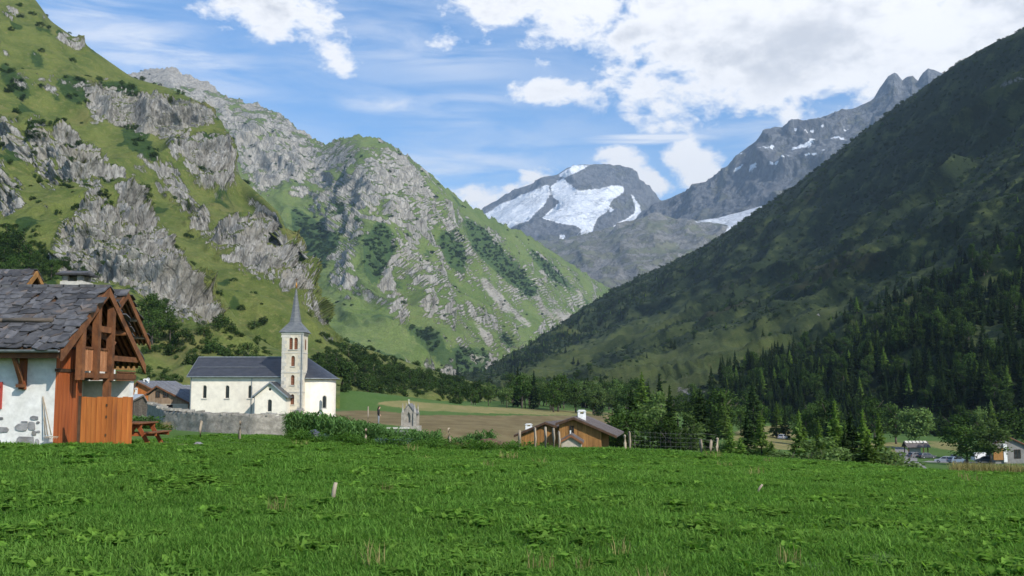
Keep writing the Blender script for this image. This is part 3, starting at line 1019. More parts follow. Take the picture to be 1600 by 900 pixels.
mat_high = terrain_mat('high_rock_and_snow', 260.0, [(0.10, 0.105, 0.085), (0.13, 0.13, 0.11), (0.12, 0.12, 0.10)], [(0.070, 0.076, 0.086), (0.165, 0.17, 0.178), (0.11, 0.112, 0.118)],
                       [(0.06, 0.075, 0.045), (0.09, 0.10, 0.07)], [(0.58, 0.63, 0.70), (0.84, 0.86, 0.88)], 16.0, 1.0, 0.8)  # bluish cast of distance haze is painted into the rock colours
s_crest = [(620, 400, 11700), (700, 345, 11440), (750, 330, 11180), (755, 324, 11050), (800, 302, 10920), (842, 282, 10790), (850, 276, 10725), (872, 272, 10660), (884, 264, 10660), (905, 257, 10595), (930, 257, 10595), (950, 262, 10595), (978, 267, 10595), (990, 275, 10660), (1005, 290, 10725), (1018, 303, 10790), (1027, 316, 10790), (1080, 345, 10920), (1160, 360, 11050)]
s_1 = [(620, 420, 10790), (750, 350, 10270), (842, 310, 9880), (905, 295, 9750), (950, 295, 9750), (1005, 320, 10010), (1080, 360, 10400), (1160, 375, 10400)]
s_2 = [(620, 430, 9880), (750, 375, 9360), (842, 350, 8970), (905, 345, 8840), (950, 345, 8905), (1005, 355, 9230), (1160, 390, 9750)]
s_foot = [(620, 470, 7800), (750, 440, 7670), (905, 430, 7540), (1005, 430, 7670), (1160, 440, 8190)]
mountain('snow_mountain', 'domed snow mountain with glaciers at the head of the valley', [behind(s_crest, 1500, 60), s_crest, s_1, s_2, s_foot], 320, [14, 60, 70, 60], [0, 1, 8, 10, 10], far_shape(S_SNOW, 130, 900, 0.0, 0.0, 0.3), mat_high)
b_crest = [(985, 350, 8125), (1000, 338, 8062), (1025, 318, 8000), (1050, 308, 7938), (1075, 300, 7875), (1115, 280, 7750), (1135, 262, 7688), (1150, 245, 7625), (1180, 224, 7562), (1210, 200, 7500), (1222, 199, 7500), (1250, 187, 7438), (1275, 186, 7375), (1300, 177, 7375), (1330, 172, 7312), (1345, 165, 7312), (1365, 155, 7250), (1375, 138, 7250), (1390, 119, 7250), (1398, 115, 7250), (1404, 120, 7250), (1410, 128, 7250), (1418, 121, 7225), (1426, 118, 7225), (1434, 126, 7200), (1442, 113, 7200), (1450, 106, 7188), (1460, 108, 7188), (1474, 113, 7188), (1500, 120, 7125), (1580, 100, 7062), (1800, 60, 6875)]
b_1 = [(985, 362, 7875), (1075, 330, 7500), (1150, 300, 7125), (1250, 265, 6750), (1345, 240, 6562), (1398, 215, 6500), (1450, 200, 6438), (1580, 200, 6250), (1800, 180, 6125)]
b_foot = [(985, 440, 6750), (1075, 430, 6500), (1150, 425, 6125), (1250, 415, 5750), (1345, 405, 5500), (1450, 400, 5375), (1580, 390, 5250), (1800, 380, 5125)]
mountain('jagged_mountain', 'blue grey jagged mountain with snow streaks above the dark hillside', [behind(b_crest, 1200, 60), b_crest, b_1, b_foot], 420, [14, 80, 90], [0, 0, 8, 10], far_shape(B_SNOW, 75, 520, 0.2, 0.0, 0.6, B_STREAK), mat_high)
g_crest = [(560, 470, 8580), (740, 410, 8190), (800, 395, 7930), (850, 378, 7670), (905, 372, 7475), (950, 362, 7280), (985, 346, 7150), (1010, 339, 7085), (1030, 335, 7020), (1052, 340, 6955), (1080, 345, 6890), (1130, 340, 6760), (1190, 322, 6630), (1260, 320, 6500), (1400, 320, 6370)]
g_1 = [(560, 500, 6890), (740, 440, 6500), (850, 412, 6240), (985, 385, 5915), (1080, 380, 5785), (1190, 372, 5655), (1400, 370, 5460)]
g_foot = [(560, 560, 4940), (740, 520, 4810), (850, 500, 4745), (985, 480, 4680), (1080, 470, 4680), (1190, 465, 4680), (1400, 460, 4550)]
mat_mor = terrain_mat('moraine', 200.0, [(0.115, 0.125, 0.075), (0.14, 0.14, 0.10), (0.16, 0.155, 0.12)], [(0.15, 0.145, 0.135), (0.22, 0.215, 0.20), (0.17, 0.165, 0.14)], [(0.07, 0.095, 0.04), (0.10, 0.115, 0.06)], [(0.70, 0.73, 0.77), (0.45, 0.47, 0.5)], 10.0, 1.0, 0.8)
mountain('moraine_slope', 'grey scree slopes and glacier tongue below the high peaks', [behind(g_crest, 900, 60), g_crest, g_1, g_foot], 300, [12, 70, 60], [0, 2, 8, 10], far_shape(G_ICE, 45, 420, 0.0, 0.25), mat_mor)


# ------------------------------------------------------------------ vegetation
def leaf_mat(name, c1, c2, c3, transl=0.3, patch=0.02, vary=0.3):
    m, t = new_mat(name)
    geo = t.n('ShaderNodeNewGeometry')
    oi = t.n('ShaderNodeObjectInfo')
    n1 = t.noise(geo.outputs['Position'], patch, 3.0, 0.6)
    col = t.mix(t.ramp(n1, 0.35, 0.65), c1, c2)
    r2 = t.m('FRACT', t.m('MULTIPLY', oi.outputs['Random'], 7.31))
    col = t.mix(t.m('MULTIPLY', r2, 0.7), col, c3)
    isl = geo.outputs['Random Per Island']
    k = t.m('MULTIPLY', t.m('ADD', 1 - vary, t.m('MULTIPLY', oi.outputs['Random'], 2 * vary)), t.m('ADD', 0.7, t.m('MULTIPLY', isl, 0.6)))
    cm = t.n('ShaderNodeCombineColor')
    for i in range(3):
        t.link(k, cm.inputs[i])
    col = t.mix(1.0, col, cm.outputs[0], 'MULTIPLY')
    d = t.n('ShaderNodeBsdfDiffuse')
    tr = t.n('ShaderNodeBsdfTranslucent')
    t.link(col, d.inputs[0])
    t.link(t.mix(1.0, col, (1.5, 1.6, 0.9), 'MULTIPLY'), tr.inputs[0])
    mx = t.n('ShaderNodeMixShader')
    mx.inputs[0].default_value = transl
    t.link(d.outputs[0], mx.inputs[1])
    t.link(tr.outputs[0], mx.inputs[2])
    o = t.n('ShaderNodeOutputMaterial')
    t.link(mx.outputs[0], o.inputs[0])
    return m


MAT_BARK = pmat('bark', (0.07, 0.055, 0.04), (0.13, 0.11, 0.09), 6.0, stretch=(1, 1, 0.2), bstr=0.6)
MAT_BIRCH = pmat('pale_bark', (0.18, 0.17, 0.15), (0.28, 0.26, 0.23), 6.0)
MAT_SPRUCE = leaf_mat('spruce_needles', (0.016, 0.034, 0.011), (0.025, 0.048, 0.014), (0.036, 0.058, 0.018), 0.12)
MAT_LARCH = leaf_mat('larch_needles', (0.105, 0.180, 0.036), (0.145, 0.215, 0.044), (0.125, 0.195, 0.05), 0.42)
MAT_LEAF = leaf_mat('broad_leaves', (0.030, 0.064, 0.014), (0.045, 0.082, 0.018), (0.058, 0.095, 0.026), 0.25)
MAT_PALE = leaf_mat('pale_leaves', (0.085, 0.140, 0.038), (0.110, 0.165, 0.052), (0.12, 0.175, 0.06), 0.35)
MAT_BUSH = leaf_mat('bush_leaves', (0.022, 0.048, 0.012), (0.036, 0.066, 0.016), (0.048, 0.078, 0.022), 0.2)
MAT_DARKB = leaf_mat('heath_leaves', (0.024, 0.040, 0.012), (0.034, 0.052, 0.016), (0.042, 0.050, 0.022), 0.15)


class TriSoup:
    def __init__(self):
        self.v, self.f = [], []

    def kite(self, p, q, w, n):
        """leaf or spray from p to q, half width w, bent along its middle"""
        b = len(self.v)
        d = q - p
        s = d.cross(n)
        if s.length < 1e-6:
            s = d.cross(Vector((1, 0.3, 0.2)))
        s.normalize()
        m = p + d * 0.5
        self.v += [p, m + s * w, q, m - s * w]
        self.f += [(b, b + 1, b + 2), (b, b + 2, b + 3)]

    def mesh(self, name, mat):
        me = bpy.data.meshes.new(name)
        me.from_pydata([tuple(x) for x in self.v], [], self.f)
        me.materials.append(mat)
        return me


def conifer_crown(name, mat, seed, rad=0.2, levels=24, per=7, sparse=0.0, droop=0.35, base=0.06):
    """crown of a tree of height 1"""
    rnd = random.Random(seed)
    ts = TriSoup()
    for i in range(levels):
        tt = (i + rnd.random() * 0.6) / levels
        z = base + (0.985 - base) * tt
        R = rad * (1 - tt) ** 0.9 * (0.8 + 0.35 * rnd.random()) + 0.016
        if tt < 0.12:
            R *= 0.75
        k = max(4, int(per * (1 - 0.45 * tt)))
        a0 = rnd.random() * 6.28
        for j in range(k):
            if rnd.random() < sparse:
                continue
            a = a0 + 6.283 * j / k + rnd.uniform(-0.3, 0.3)
            L = R * rnd.uniform(0.65, 1.18)
            dr = Vector((math.cos(a), math.sin(a), 0))
            p = Vector((0, 0, z))
            tip = p + dr * L + Vector((0, 0, -L * droop * rnd.uniform(0.5, 1.4) + 0.02))
            side = Vector((-dr.y, dr.x, 0))
            up = Vector((0, 0, 1)) + side * rnd.uniform(-0.5, 0.5)
            ts.kite(p + dr * L * 0.12, tip, L * (0.20 + 0.12 * tt), up)
            if tt > 0.55:
                ts.kite(p + Vector((0, 0, 0.03)), p + dr * L * 0.6 + Vector((0, 0, -0.05)), L * 0.3, dr + Vector((0, 0, 0.4)))
            for s_ in (-1, 1):
                m = p.lerp(tip, rnd.uniform(0.3, 0.5))
                e = m + dr * L * 0.42 + side * s_ * L * rnd.uniform(0.26, 0.42) + Vector((0, 0, -L * rnd.uniform(0.05, 0.3)))
                ts.kite(m, e, L * 0.12, up)
            h = p.lerp(tip, rnd.uniform(0.5, 0.8))
            ts.kite(h, h + dr * L * 0.1 + Vector((0, 0, -L * rnd.uniform(0.2, 0.4))), L * 0.12, dr)
    ts.kite(Vector((0, 0, 0.95)), Vector((0, 0, 1.0)), 0.006, Vector((1, 0, 0)))
    ts.kite(Vector((0, 0, 0.95)), Vector((0, 0, 1.0)), 0.006, Vector((0, 1, 0)))
    return ts.mesh(name, mat)


def leafy_crown(name, mat, seed, w=0.36, base=0.22, clumps=26, leaves=60, leaf=0.030, top=1.0, shape=0.8):
    rnd = random.Random(seed)
    ts = TriSoup()
    hz = (top - base) / 2
    cz = base + hz
    for c in range(clumps):
        th, ph = rnd.random() * 6.283, math.acos(rnd.uniform(-1, 1))
        rr = rnd.uniform(0.35, 0.92)
        zz = math.cos(ph)
        kx = w * (1 - 0.35 * max(0, zz) * shape)
        C = Vector((math.sin(ph) * math.cos(th) * rr * kx, math.sin(ph) * math.sin(th) * rr * kx, cz + zz * rr * hz))
        cr = w * rnd.uniform(0.24, 0.42)
        for l in range(int(leaves * (cr / w / 0.33) ** 2)):
            d = Vector((rnd.gauss(0, 1), rnd.gauss(0, 1), rnd.gauss(0, 0.8)))
            d.normalize()
            p = C + d * cr * (rnd.random() ** 0.4)
            q = Vector((rnd.gauss(0, 1), rnd.gauss(0, 1), rnd.gauss(-0.2, 0.7))).normalized() * leaf * rnd.uniform(0.7, 1.4)
            ts.kite(p, p + q, leaf * 0.36, d + Vector((rnd.gauss(0, .5), rnd.gauss(0, .5), 0.4)))
    return ts.mesh(name, mat)


def trunk_mesh(name, mat, seed, r=0.014, top=0.95, limbs=0, lean=0.015):
    rnd = random.Random(seed)
    mb = MB()
    pts = [(0, 0, -0.06)]
    x = y = 0
    for i in range(1, 6):
        x += rnd.uniform(-lean, lean)
        y += rnd.uniform(-lean, lean)
        pts.append((x, y, top * i / 5))
    mb.tube(pts, [r * 1.5, r * 1.1, r * 0.9, r * 0.65, r * 0.42, r * 0.1], 7)
    for i in range(limbs):
        z = rnd.uniform(0.25, 0.62)
        a = rnd.random() * 6.283
        L = rnd.uniform(0.14, 0.28)
        p = Vector((0, 0, z))
        mb.tube([p, p + Vector((math.cos(a) * L * .5, math.sin(a) * L * .5, L * .5)), p + Vector((math.cos(a) * L, math.sin(a) * L, L * 1.1))], [r * .5, r * .32, r * .1], 5)
    return mb.mesh(name, mat, True)


PROTO = {}


def proto(kind, crowns, trunk):
    PROTO[kind] = (crowns, trunk)


proto('spruce', [conifer_crown('spruce_crown', MAT_SPRUCE, s, 0.19 + 0.02 * s, 30, 9) for s in range(4)], [trunk_mesh('spruce_trunk', MAT_BARK, 1)])
proto('larch', [conifer_crown('larch_crown', MAT_LARCH, 20 + s, 0.25 + 0.03 * s, 30, 9, 0.0, 0.2, 0.06) for s in range(3)], [trunk_mesh('larch_trunk', MAT_BARK, 2)])
proto('leafy', [leafy_crown('leafy_crown', MAT_LEAF, 40 + s, 0.30 + 0.05 * s, 0.16, 30, 62, 0.045) for s in range(3)], [trunk_mesh('leafy_trunk', MAT_BARK, 3, 0.018, 0.8, 7)])
proto('pale', [leafy_crown('pale_crown', MAT_PALE, 60 + s, 0.26 + 0.04 * s, 0.18, 26, 60, 0.042) for s in range(2)], [trunk_mesh('pale_trunk', MAT_BARK, 4, 0.014, 0.8, 3)])
proto('bush', [leafy_crown('bush_crown', MAT_BUSH, 80 + s, 0.62, -0.15, 16, 46, 0.10, 0.95, 0.3) for s in range(3)], [trunk_mesh('bush_stem', MAT_BARK, 5, 0.02, 0.5, 5)])
proto('airy', [leafy_crown('airy_crown', MAT_PALE, 90 + s, 0.36, 0.2, 40, 60, 0.05, 1.03, 0.2) for s in range(1)], [trunk_mesh('airy_trunk', MAT_BIRCH, 6, 0.011, 0.7, 0)])


def plant_tree(name, loc, h, kind, label, cat, group=None, rnd=random, width=1.0, var=None):
    cr, tr = PROTO[kind]
    e = empty(name, loc, rnd.random() * 6.283, label, cat, group)
    sxy = h * width * rnd.uniform(0.9, 1.12)
    c = cr[rnd.randrange(len(cr)) if var is None else var % len(cr)]
    link_mesh('crown', c, None, e, scale=(sxy, sxy, h))
    link_mesh('stem' if kind == 'bush' else 'trunk', tr[0], None, e, scale=(sxy, sxy, h))
    return e


# ---- scatter for woods and cover nobody could count
def merged(name, meshes):
    """one mesh from crown + trunk, for instancing"""
    v, f, mi, mats = [], [], [], []
    for me in meshes:
        b = len(v)
        v += [tuple(x.co) for x in me.vertices]
        f += [tuple(b + i for i in p.vertices) for p in me.polygons]
        mi += [len(mats)] * len(me.polygons)
        mats.append(me.materials[0])
    o = bpy.data.meshes.new(name)
    o.from_pydata(v, [], f)
    for m in mats:
        o.materials.append(m)
    o.polygons.foreach_set('material_index', mi)
    return o


def proto_collection(name, meshes):
    c = bpy.data.collections.new(name)
    for i, me in enumerate(meshes):
        o = bpy.data.objects.new('%s_%02d' % (name, i), me)
        c.objects.link(o)
    return c


def scatter(name, P, scale, rz, idx, coll, label, cat, tilt=None):
    n = len(P)
    me = bpy.data.meshes.new(name)
    me.vertices.add(n)
    me.vertices.foreach_set('co', np.asarray(P, np.float32).ravel())
    sc = np.asarray(scale, np.float32)
    if sc.ndim == 1:
        sc = np.stack([sc] * 3, 1)
    a = me.attributes.new('sc', 'FLOAT_VECTOR', 'POINT')
    a.data.foreach_set('vector', sc.ravel())
    r = np.zeros((n, 3), np.float32)
    if tilt is not None:
        r[:, :2] = tilt
    r[:, 2] = rz
    a = me.attributes.new('rt', 'FLOAT_VECTOR', 'POINT')
    a.data.foreach_set('vector', r.ravel())
    a = me.attributes.new('ix', 'INT', 'POINT')
    a.data.foreach_set('value', np.asarray(idx, np.int32))
    me.update()
    o = link_mesh(name, me)
    ng = bpy.data.node_groups.new(name + '_nodes', 'GeometryNodeTree')
    ng.interface.new_socket('Geometry', in_out='INPUT', socket_type='NodeSocketGeometry')
    ng.interface.new_socket('Geometry', in_out='OUTPUT', socket_type='NodeSocketGeometry')
    N = ng.nodes
    gi, go = N.new('NodeGroupInput'), N.new('NodeGroupOutput')
    ip = N.new('GeometryNodeInstanceOnPoints')
    ci = N.new('GeometryNodeCollectionInfo')
    ci.inputs['Collection'].default_value = coll
    ci.inputs['Separate Children'].default_value = True
    ci.inputs['Reset Children'].default_value = True
    ip.inputs['Pick Instance'].default_value = True

    def attr(nm, ty):
        x = N.new('GeometryNodeInputNamedAttribute')
        x.data_type = ty
        x.inputs['Name'].default_value = nm
        return [s for s in x.outputs if s.enabled and s.name == 'Attribute'][0]
    L = ng.links.new
    L(gi.outputs[0], ip.inputs['Points'])
    L(ci.outputs[0], ip.inputs['Instance'])
    L(attr('ix', 'INT'), ip.inputs['Instance Index'])
    e2r = N.new('FunctionNodeEulerToRotation')
    L(attr('rt', 'FLOAT_VECTOR'), e2r.inputs[0])
    L(e2r.outputs[0], ip.inputs['Rotation'])
    L(attr('sc', 'FLOAT_VECTOR'), ip.inputs['Scale'])
    L(ip.outputs[0], go.inputs[0])
    md = o.modifiers.new('scatter', 'NODES')
    md.node_group = ng
    return tag(o, label, cat, kind='stuff')


COLL_WOOD = proto_collection('proto_wood', [merged('m_spruce_%d' % i, [c, PROTO['spruce'][1][0]]) for i, c in enumerate(PROTO['spruce'][0])]
                             + [merged('m_leafy', [PROTO['leafy'][0][0], PROTO['leafy'][1][0]]), merged('m_larch', [PROTO['larch'][0][0], PROTO['larch'][1][0]])])
COLL_BUSH = proto_collection('proto_bush', list(PROTO['bush'][0]) + [leafy_crown('heath_%d' % s, MAT_DARKB, 120 + s, 0.7, -0.2, 9, 26, 0.16, 0.8, 0.3) for s in range(3)])


def cells(name, n, seed, weight):
    """random points on a mountain surface, chosen by weight(px, py, cover, N, P)"""
    P, N, cov, nu, nv = MOUNT[name]
    rng = np.random.default_rng(seed)
    idx = np.arange(nu * nv).reshape(nv, nu)
    a, b, c = P[idx[:-1, :-1].ravel()], P[idx[:-1, 1:].ravel()], P[idx[1:, :-1].ravel()]
    area = np.linalg.norm(np.cross(b - a, c - a), axis=1)
    i0 = idx[:-1, :-1].ravel()
    px, py = proj(a)
    w = area * weight(px, py, cov[i0], N[i0], a)
    w[a[:, 1] < 5] = 0
    k = rng.choice(len(w), n, p=w / w.sum())
    s, t_ = rng.random((n, 1)), rng.random((n, 1))
    Q = a[k] + (b[k] - a[k]) * s + (c[k] - a[k]) * t_
    return Q, rng


def woods():
    R_FOREST = [[(1085, 650), (1130, 585), (1190, 560), (1290, 540), (1350, 510), (1400, 480), (1480, 455), (1540, 430), (1600, 400), (1750, 330), (2300, 250), (2300, 760), (1090, 690)]]
    R_MED = [[(1290, 540), (1400, 470), (1480, 400), (1600, 310), (2300, 100), (2300, 400), (1600, 420), (1400, 500)]]
    R_EDGE = [[(800, 565), (900, 500), (960, 462), (1100, 395), (1200, 330), (1180, 370), (1050, 440), (960, 500), (880, 545), (780, 600)]]

    def w_forest(px, py, cov, N, P):
        f = region(px, py, R_FOREST, 14.0)
        m_ = region(px, py, R_MED, 30.0)
        e = region(px, py, R_EDGE, 8.0)
        li = region(px, py, R_LIGHT, 6.0)
        cl = smooth(fbm(P / 60, 3), -0.35, 0.45)
        low = smooth(py, 610, 640)
        return (f * (0.35 + 0.65 * cl) * (1 + low) + m_ * 0.16 * cl + e * 0.16 + 0.008) * (1 - 0.93 * li)
    Q, rng = cells('right_hillside', 9000, 3, w_forest)
    n = len(Q)
    h = rng.uniform(6, 15, n) * np.clip(1.25 - Q[:, 2] / 420, 0.4, 1)
    kind = rng.choice(6, n, p=[.21, .21, .2, .18, .14, .06])
    wd = h * rng.uniform(0.85, 1.25, n)
    scatter('hillside_forest', Q - np.array([0, 0, 0.4]), np.stack([wd, wd, h], 1), rng.uniform(0, 6.28, n), kind, COLL_WOOD, 'dark spruce forest covering the lower right hillside', 'forest')

    def w_heath(px, py, cov, N, P):
        li = region(px, py, R_LIGHT, 6.0)
        return (0.25 + smooth(cov[:, 1], 0.4, 0.9)) * (1 - 0.8 * li) * np.clip(900 / np.maximum(P[:, 1], 300), 0.25, 1.2)
    Q, rng = cells('right_hillside', 26000, 5, w_heath)
    n = len(Q)
    far = np.clip(Q[:, 1] / 1300, 0.8, 1.7)
    h = rng.uniform(1.2, 3.4, n) * far
    big = rng.random(n) < 0.10
    h[big] *= 1.8
    wd = h * rng.uniform(0.8, 1.5, n)
    kind = np.where(big, rng.integers(0, 3, n), rng.integers(0, 6, n))
    scatter('hillside_shrubs', Q - np.array([0, 0, 0.25]), np.stack([wd, wd, h], 1), rng.uniform(0, 6.28, n), kind, COLL_BUSH, 'low dark shrubs dotted over the right hillside', 'shrubs')

    # left slopes
    def w_left(px, py, cov, N, P):
        b = region(px, py, L1_BUSH + [[(0, 345), (60, 350), (85, 420), (60, 440), (0, 430)], [(60, 400), (130, 410), (140, 440), (60, 440)], [(215, 470), (260, 470), (250, 560), (215, 540)]], 5.0)
        low = smooth(py, 500, 540) * 0.35 * smooth(fbm(P / 22, 3), -0.1, 0.5)
        return b * 0.45 + low + 0.03 * (cov[:, 0] < 0.5)
    Q, rng = cells('left_buttress', 1500, 8, w_left)
    n = len(Q)
    h = rng.uniform(1.0, 3.4, n) * np.clip(Q[:, 1] / 400, 0.6, 1.4)
    wd = h * rng.uniform(0.8, 1.4, n)
    scatter('cliff_bushes', Q - np.array([0, 0, 0.3]), np.stack([wd, wd, h], 1), rng.uniform(0, 6.28, n), rng.integers(0, 3, n), COLL_BUSH, 'small bushes clinging between the near cliffs', 'shrubs')

    def w_left2(px, py, cov, N, P):
        b = region(px, py, L2_BUSH, 5.0)
        low = region(px, py, [[(500, 520), (560, 545), (640, 575), (700, 596), (760, 612), (760, 640), (540, 640), (520, 590)]], 6.0) * (0.4 + smooth(fbm(P / 22, 3), -0.1, 0.5))
        return b * 0.4 + low * 1.6 + 0.03 * (cov[:, 0] < 0.5)
    Q, rng = cells('left_mountain_wall', 1500, 9, w_left2)
    n = len(Q)
    h = rng.uniform(1.6, 4.4, n) * np.clip(Q[:, 1] / 600, 0.7, 1.5)
    wd = h * rng.uniform(0.8, 1.4, n)
    scatter('mountainside_bushes', Q - np.array([0, 0, 0.3]), np.stack([wd, wd, h], 1), rng.uniform(0, 6.28, n), rng.integers(0, 3, n), COLL_BUSH, 'small bushes dotted over the second mountainside', 'shrubs')

    def w_mid(px, py, cov, N, P):
        return smooth(cov[:, 1], 0.5, 0.9) * (py > 215) + 0.01
    Q, rng = cells('middle_mountain', 3000, 11, w_mid)
    n = len(Q)
    h = rng.uniform(4.0, 10.0, n)
    wd = h * rng.uniform(0.9, 1.6, n)
    scatter('mountain_scrub', Q - np.array([0, 0, 0.6]), np.stack([wd, wd, h], 1), rng.uniform(0, 6.28, n), rng.integers(0, 3, n), COLL_BUSH, 'dark green scrub patches on the middle mountain', 'shrubs')


woods()


def loose_trees():
    rnd = random.Random(5)
    # stand of dark trees behind the timber house
    for px, top, dep, kind, lab in [
            (962, 612, 140, 'spruce', 'dark spruce at the left end of the stand behind the timber house'), (986, 603, 150, 'spruce', 'tall dark spruce second from the left in the dark stand'),
            (1046, 600, 138, 'spruce', 'tallest pointed spruce in the middle of the dark stand'), (1094, 604, 130, 'spruce', 'pointed spruce at the right end of the dark stand'),
            (1072, 622, 150, 'spruce', 'shorter spruce between the two pointed spruces of the dark stand'), (1112, 640, 140, 'spruce', 'small spruce on the right edge of the dark stand'),
            (965, 640, 118, 'leafy', 'dark leafy tree beside the timber house roof'), (992, 634, 114, 'leafy', 'broad leafy tree behind the pair of fence posts'),
            (1022, 640, 116, 'pale', 'leafy tree in the middle of the wire fence background'), (1048, 645, 112, 'leafy', 'low leafy tree under the tallest spruce'),
            (1076, 644, 114, 'pale', 'light leafy tree behind the right part of the wire fence'), (1030, 612, 142, 'pale', 'leafy tree with a thin pale trunk among dark spruces')]:
        loc = on_ground(px, dep)
        h = at(px, top, dep).z - loc.z
        plant_tree('spruce_tree' if kind == 'spruce' else 'leafy_tree', loc, h, kind, lab, 'tree', 'trees of the dark stand', rnd, 1.0 if kind == 'spruce' else 1.15)
    # larches and spruces along the meadow edge
    for px, top, dep, kind, w, lab in [
            (1140, 660, 98, 'larch', 1.0, 'small larch next to the end fence post'), (1166, 642, 112, 'spruce', 1.2, 'dark spruce between two bright larches'),
            (1187, 640, 100, 'larch', 1.05, 'bright larch left of the gap with the pale car'), (1155, 682, 92, 'larch', 1.7, 'low bright larch bush on the meadow edge'),
            (1203, 688, 94, 'larch', 1.9, 'lowest larch bush beside the gap in the trees'), (1247, 638, 96, 'larch', 0.95, 'slim larch standing alone with a bare dark trunk'),
            (1277, 654, 100, 'larch', 1.05, 'larch just right of the lone slim larch'), (1303, 622, 106, 'larch', 0.9, 'tallest tree of the meadow edge row'),
            (1327, 638, 102, 'spruce', 1.25, 'dark spruce right of the tallest larch'), (1347, 636, 104, 'larch', 0.9, 'pointed larch right of the dark spruce'),
            (1371, 644, 100, 'larch', 0.95, 'last larch at the right end of the row'), (1318, 672, 94, 'spruce', 1.6, 'low dark spruce in front of the tallest larch'),
            (1353, 676, 94, 'larch', 1.7, 'low larch bush near the right end of the row'), (1226, 694, 88, 'pale', 1.9, 'low round light green bush tree in the gap of the row'),
            (1128, 676, 100, 'pale', 1.4, 'light green rounded tree just behind the end fence post'), (1288, 684, 90, 'pale', 1.7, 'light round tree below the tallest larch'),
            (1392, 688, 98, 'pale', 1.6, 'light round tree closing the right end of the row'), (1262, 690, 90, 'pale', 1.6, 'small light round tree beside the lone slim larch')]:
        loc = on_ground(px, dep)
        h = at(px, top, dep).z - loc.z
        plant_tree('leafy_tree' if kind == 'pale' else kind + '_tree', loc, h, kind, lab, 'tree', 'trees along the meadow edge', rnd, w)
    for px, top, dep, kind, w, lab in [
            (1434, 630, 292, 'airy', 1.15, 'airy pale tree with a thin bare trunk behind the kiosk'), (1507, 660, 200, 'leafy', 1.3, 'dark broad tree among the parked cars'),
            (1545, 655, 196, 'pale', 1.35, 'bright leafy tree over the parked cars by the barn'), (1526, 624, 260, 'pale', 0.6, 'slim tree rising behind the car park trees'),
            (1497, 643, 262, 'leafy', 1.3, 'rounded tree in shade left of the slim tree'), (1578, 636, 258, 'leafy', 1.4, 'rounded tree in shade above the barn roof')]:
        loc = on_ground(px, dep)
        h = at(px, top, dep).z - loc.z
        plant_tree('leafy_tree', loc, h, kind, lab, 'tree', None, rnd, w)
    # wood on the valley floor
    kinds = ['spruce', 'leafy', 'pale', 'pale', 'leafy', 'pale', 'leafy']
    n = 0
    while n < 150:
        px = rnd.uniform(722, 1010) if rnd.random() < 0.72 else rnd.uniform(1000, 1420)
        dep = rnd.uniform(380, 620) if px < 1000 else rnd.uniform(240, 400)
        k = rnd.choice(kinds)
        if px > 1000:
            k = rnd.choice(['spruce', 'leafy', 'leafy', 'larch'])
        loc = on_ground(px, dep)
        if k == 'spruce':
            h = rnd.uniform(11, 18)
        else:
            h = rnd.uniform(9, 16)
        if px < 800:
            h *= 0.62
        if px > 1100:
            h *= 0.9
        plant_tree(k + '_tree', loc, h, k, {'spruce': 'dark spruce in the wood along the valley floor', 'leafy': 'green leafy tree in the wood along the valley floor', 'pale': 'light green leafy tree in the wood along the valley floor',
                                            'larch': 'larch in the wood behind the meadow edge'}[k], 'tree', 'wood on the valley floor: ' + k, rnd, 1.0 if k == 'spruce' else 1.1)
        n += 1
    # bushes on the lower left slope
    dg = bpy.context.evaluated_depsgraph_get()

    def drop(px, py):
        o = cam.location
        d = (at(px, py, 100) - o).normalized()
        hit, loc, nn, ii, ob, mm = scene.ray_cast(dg, o + d * 90, d)
        return loc if hit else None
    spots = [(345, 500, 26), (330, 540, 30), (388, 545, 26), (362, 512, 18), (398, 505, 18), (412, 500, 16), (300, 560, 26), (285, 525, 30), (318, 515, 24), (266, 520, 30), (250, 500, 40), (238, 520, 44), (232, 490, 40), (268, 545, 22),
             (352, 548, 24), (310, 560, 20), (376, 480, 12), (395, 560, 20), (420, 575, 22), (340, 575, 24), (540, 575, 36), (555, 590, 34), (525, 560, 26), (575, 600, 26), (590, 603, 22), (510, 560, 22), (497, 555, 20), (560, 560, 24), (600, 580, 22), (625, 590, 20),
             (10, 385, 42), (28, 395, 44), (45, 410, 36), (5, 415, 40), (60, 420, 30), (80, 425, 26), (20, 430, 40), (130, 432, 20), (560, 548, 24), (545, 545, 26), (580, 556, 20), (640, 585, 18), (650, 600, 20), (670, 602, 18), (690, 608, 18), (610, 605, 20), (630, 610, 18), (535, 603, 22), (225, 575, 22), (255, 590, 20), (275, 590, 18)]
    for i in range(70):
        px = rnd.uniform(500, 745)
        spots.append((px, 560 + (px - 500) * 0.2 + rnd.uniform(-14, 24), rnd.uniform(10, 20)))
    for i in range(40):
        spots.append((rnd.uniform(225, 420), rnd.uniform(520, 600), rnd.uniform(7, 16)))
    for px, py, s in spots:
        loc = drop(px, py + s * 0.4)
        if loc is None or loc.y > 1500 or loc.y < 150:
            continue
        h = s * loc.y / FOC
        if py < 450 or (px < 270 and s > 28):
            plant_tree('leafy_tree', loc, h * 1.3, 'leafy', 'dark leafy tree at the foot of the cliffs', 'tree', 'leafy trees below the near cliffs', rnd, 1.1)
        else:
            plant_tree('bush', loc - Vector((0, 0, 0.2)), h, 'bush', 'rounded dark green bush on the grassy slope behind the church', 'bush', 'bushes on the slope behind the church', rnd, 0.95)


loose_trees()


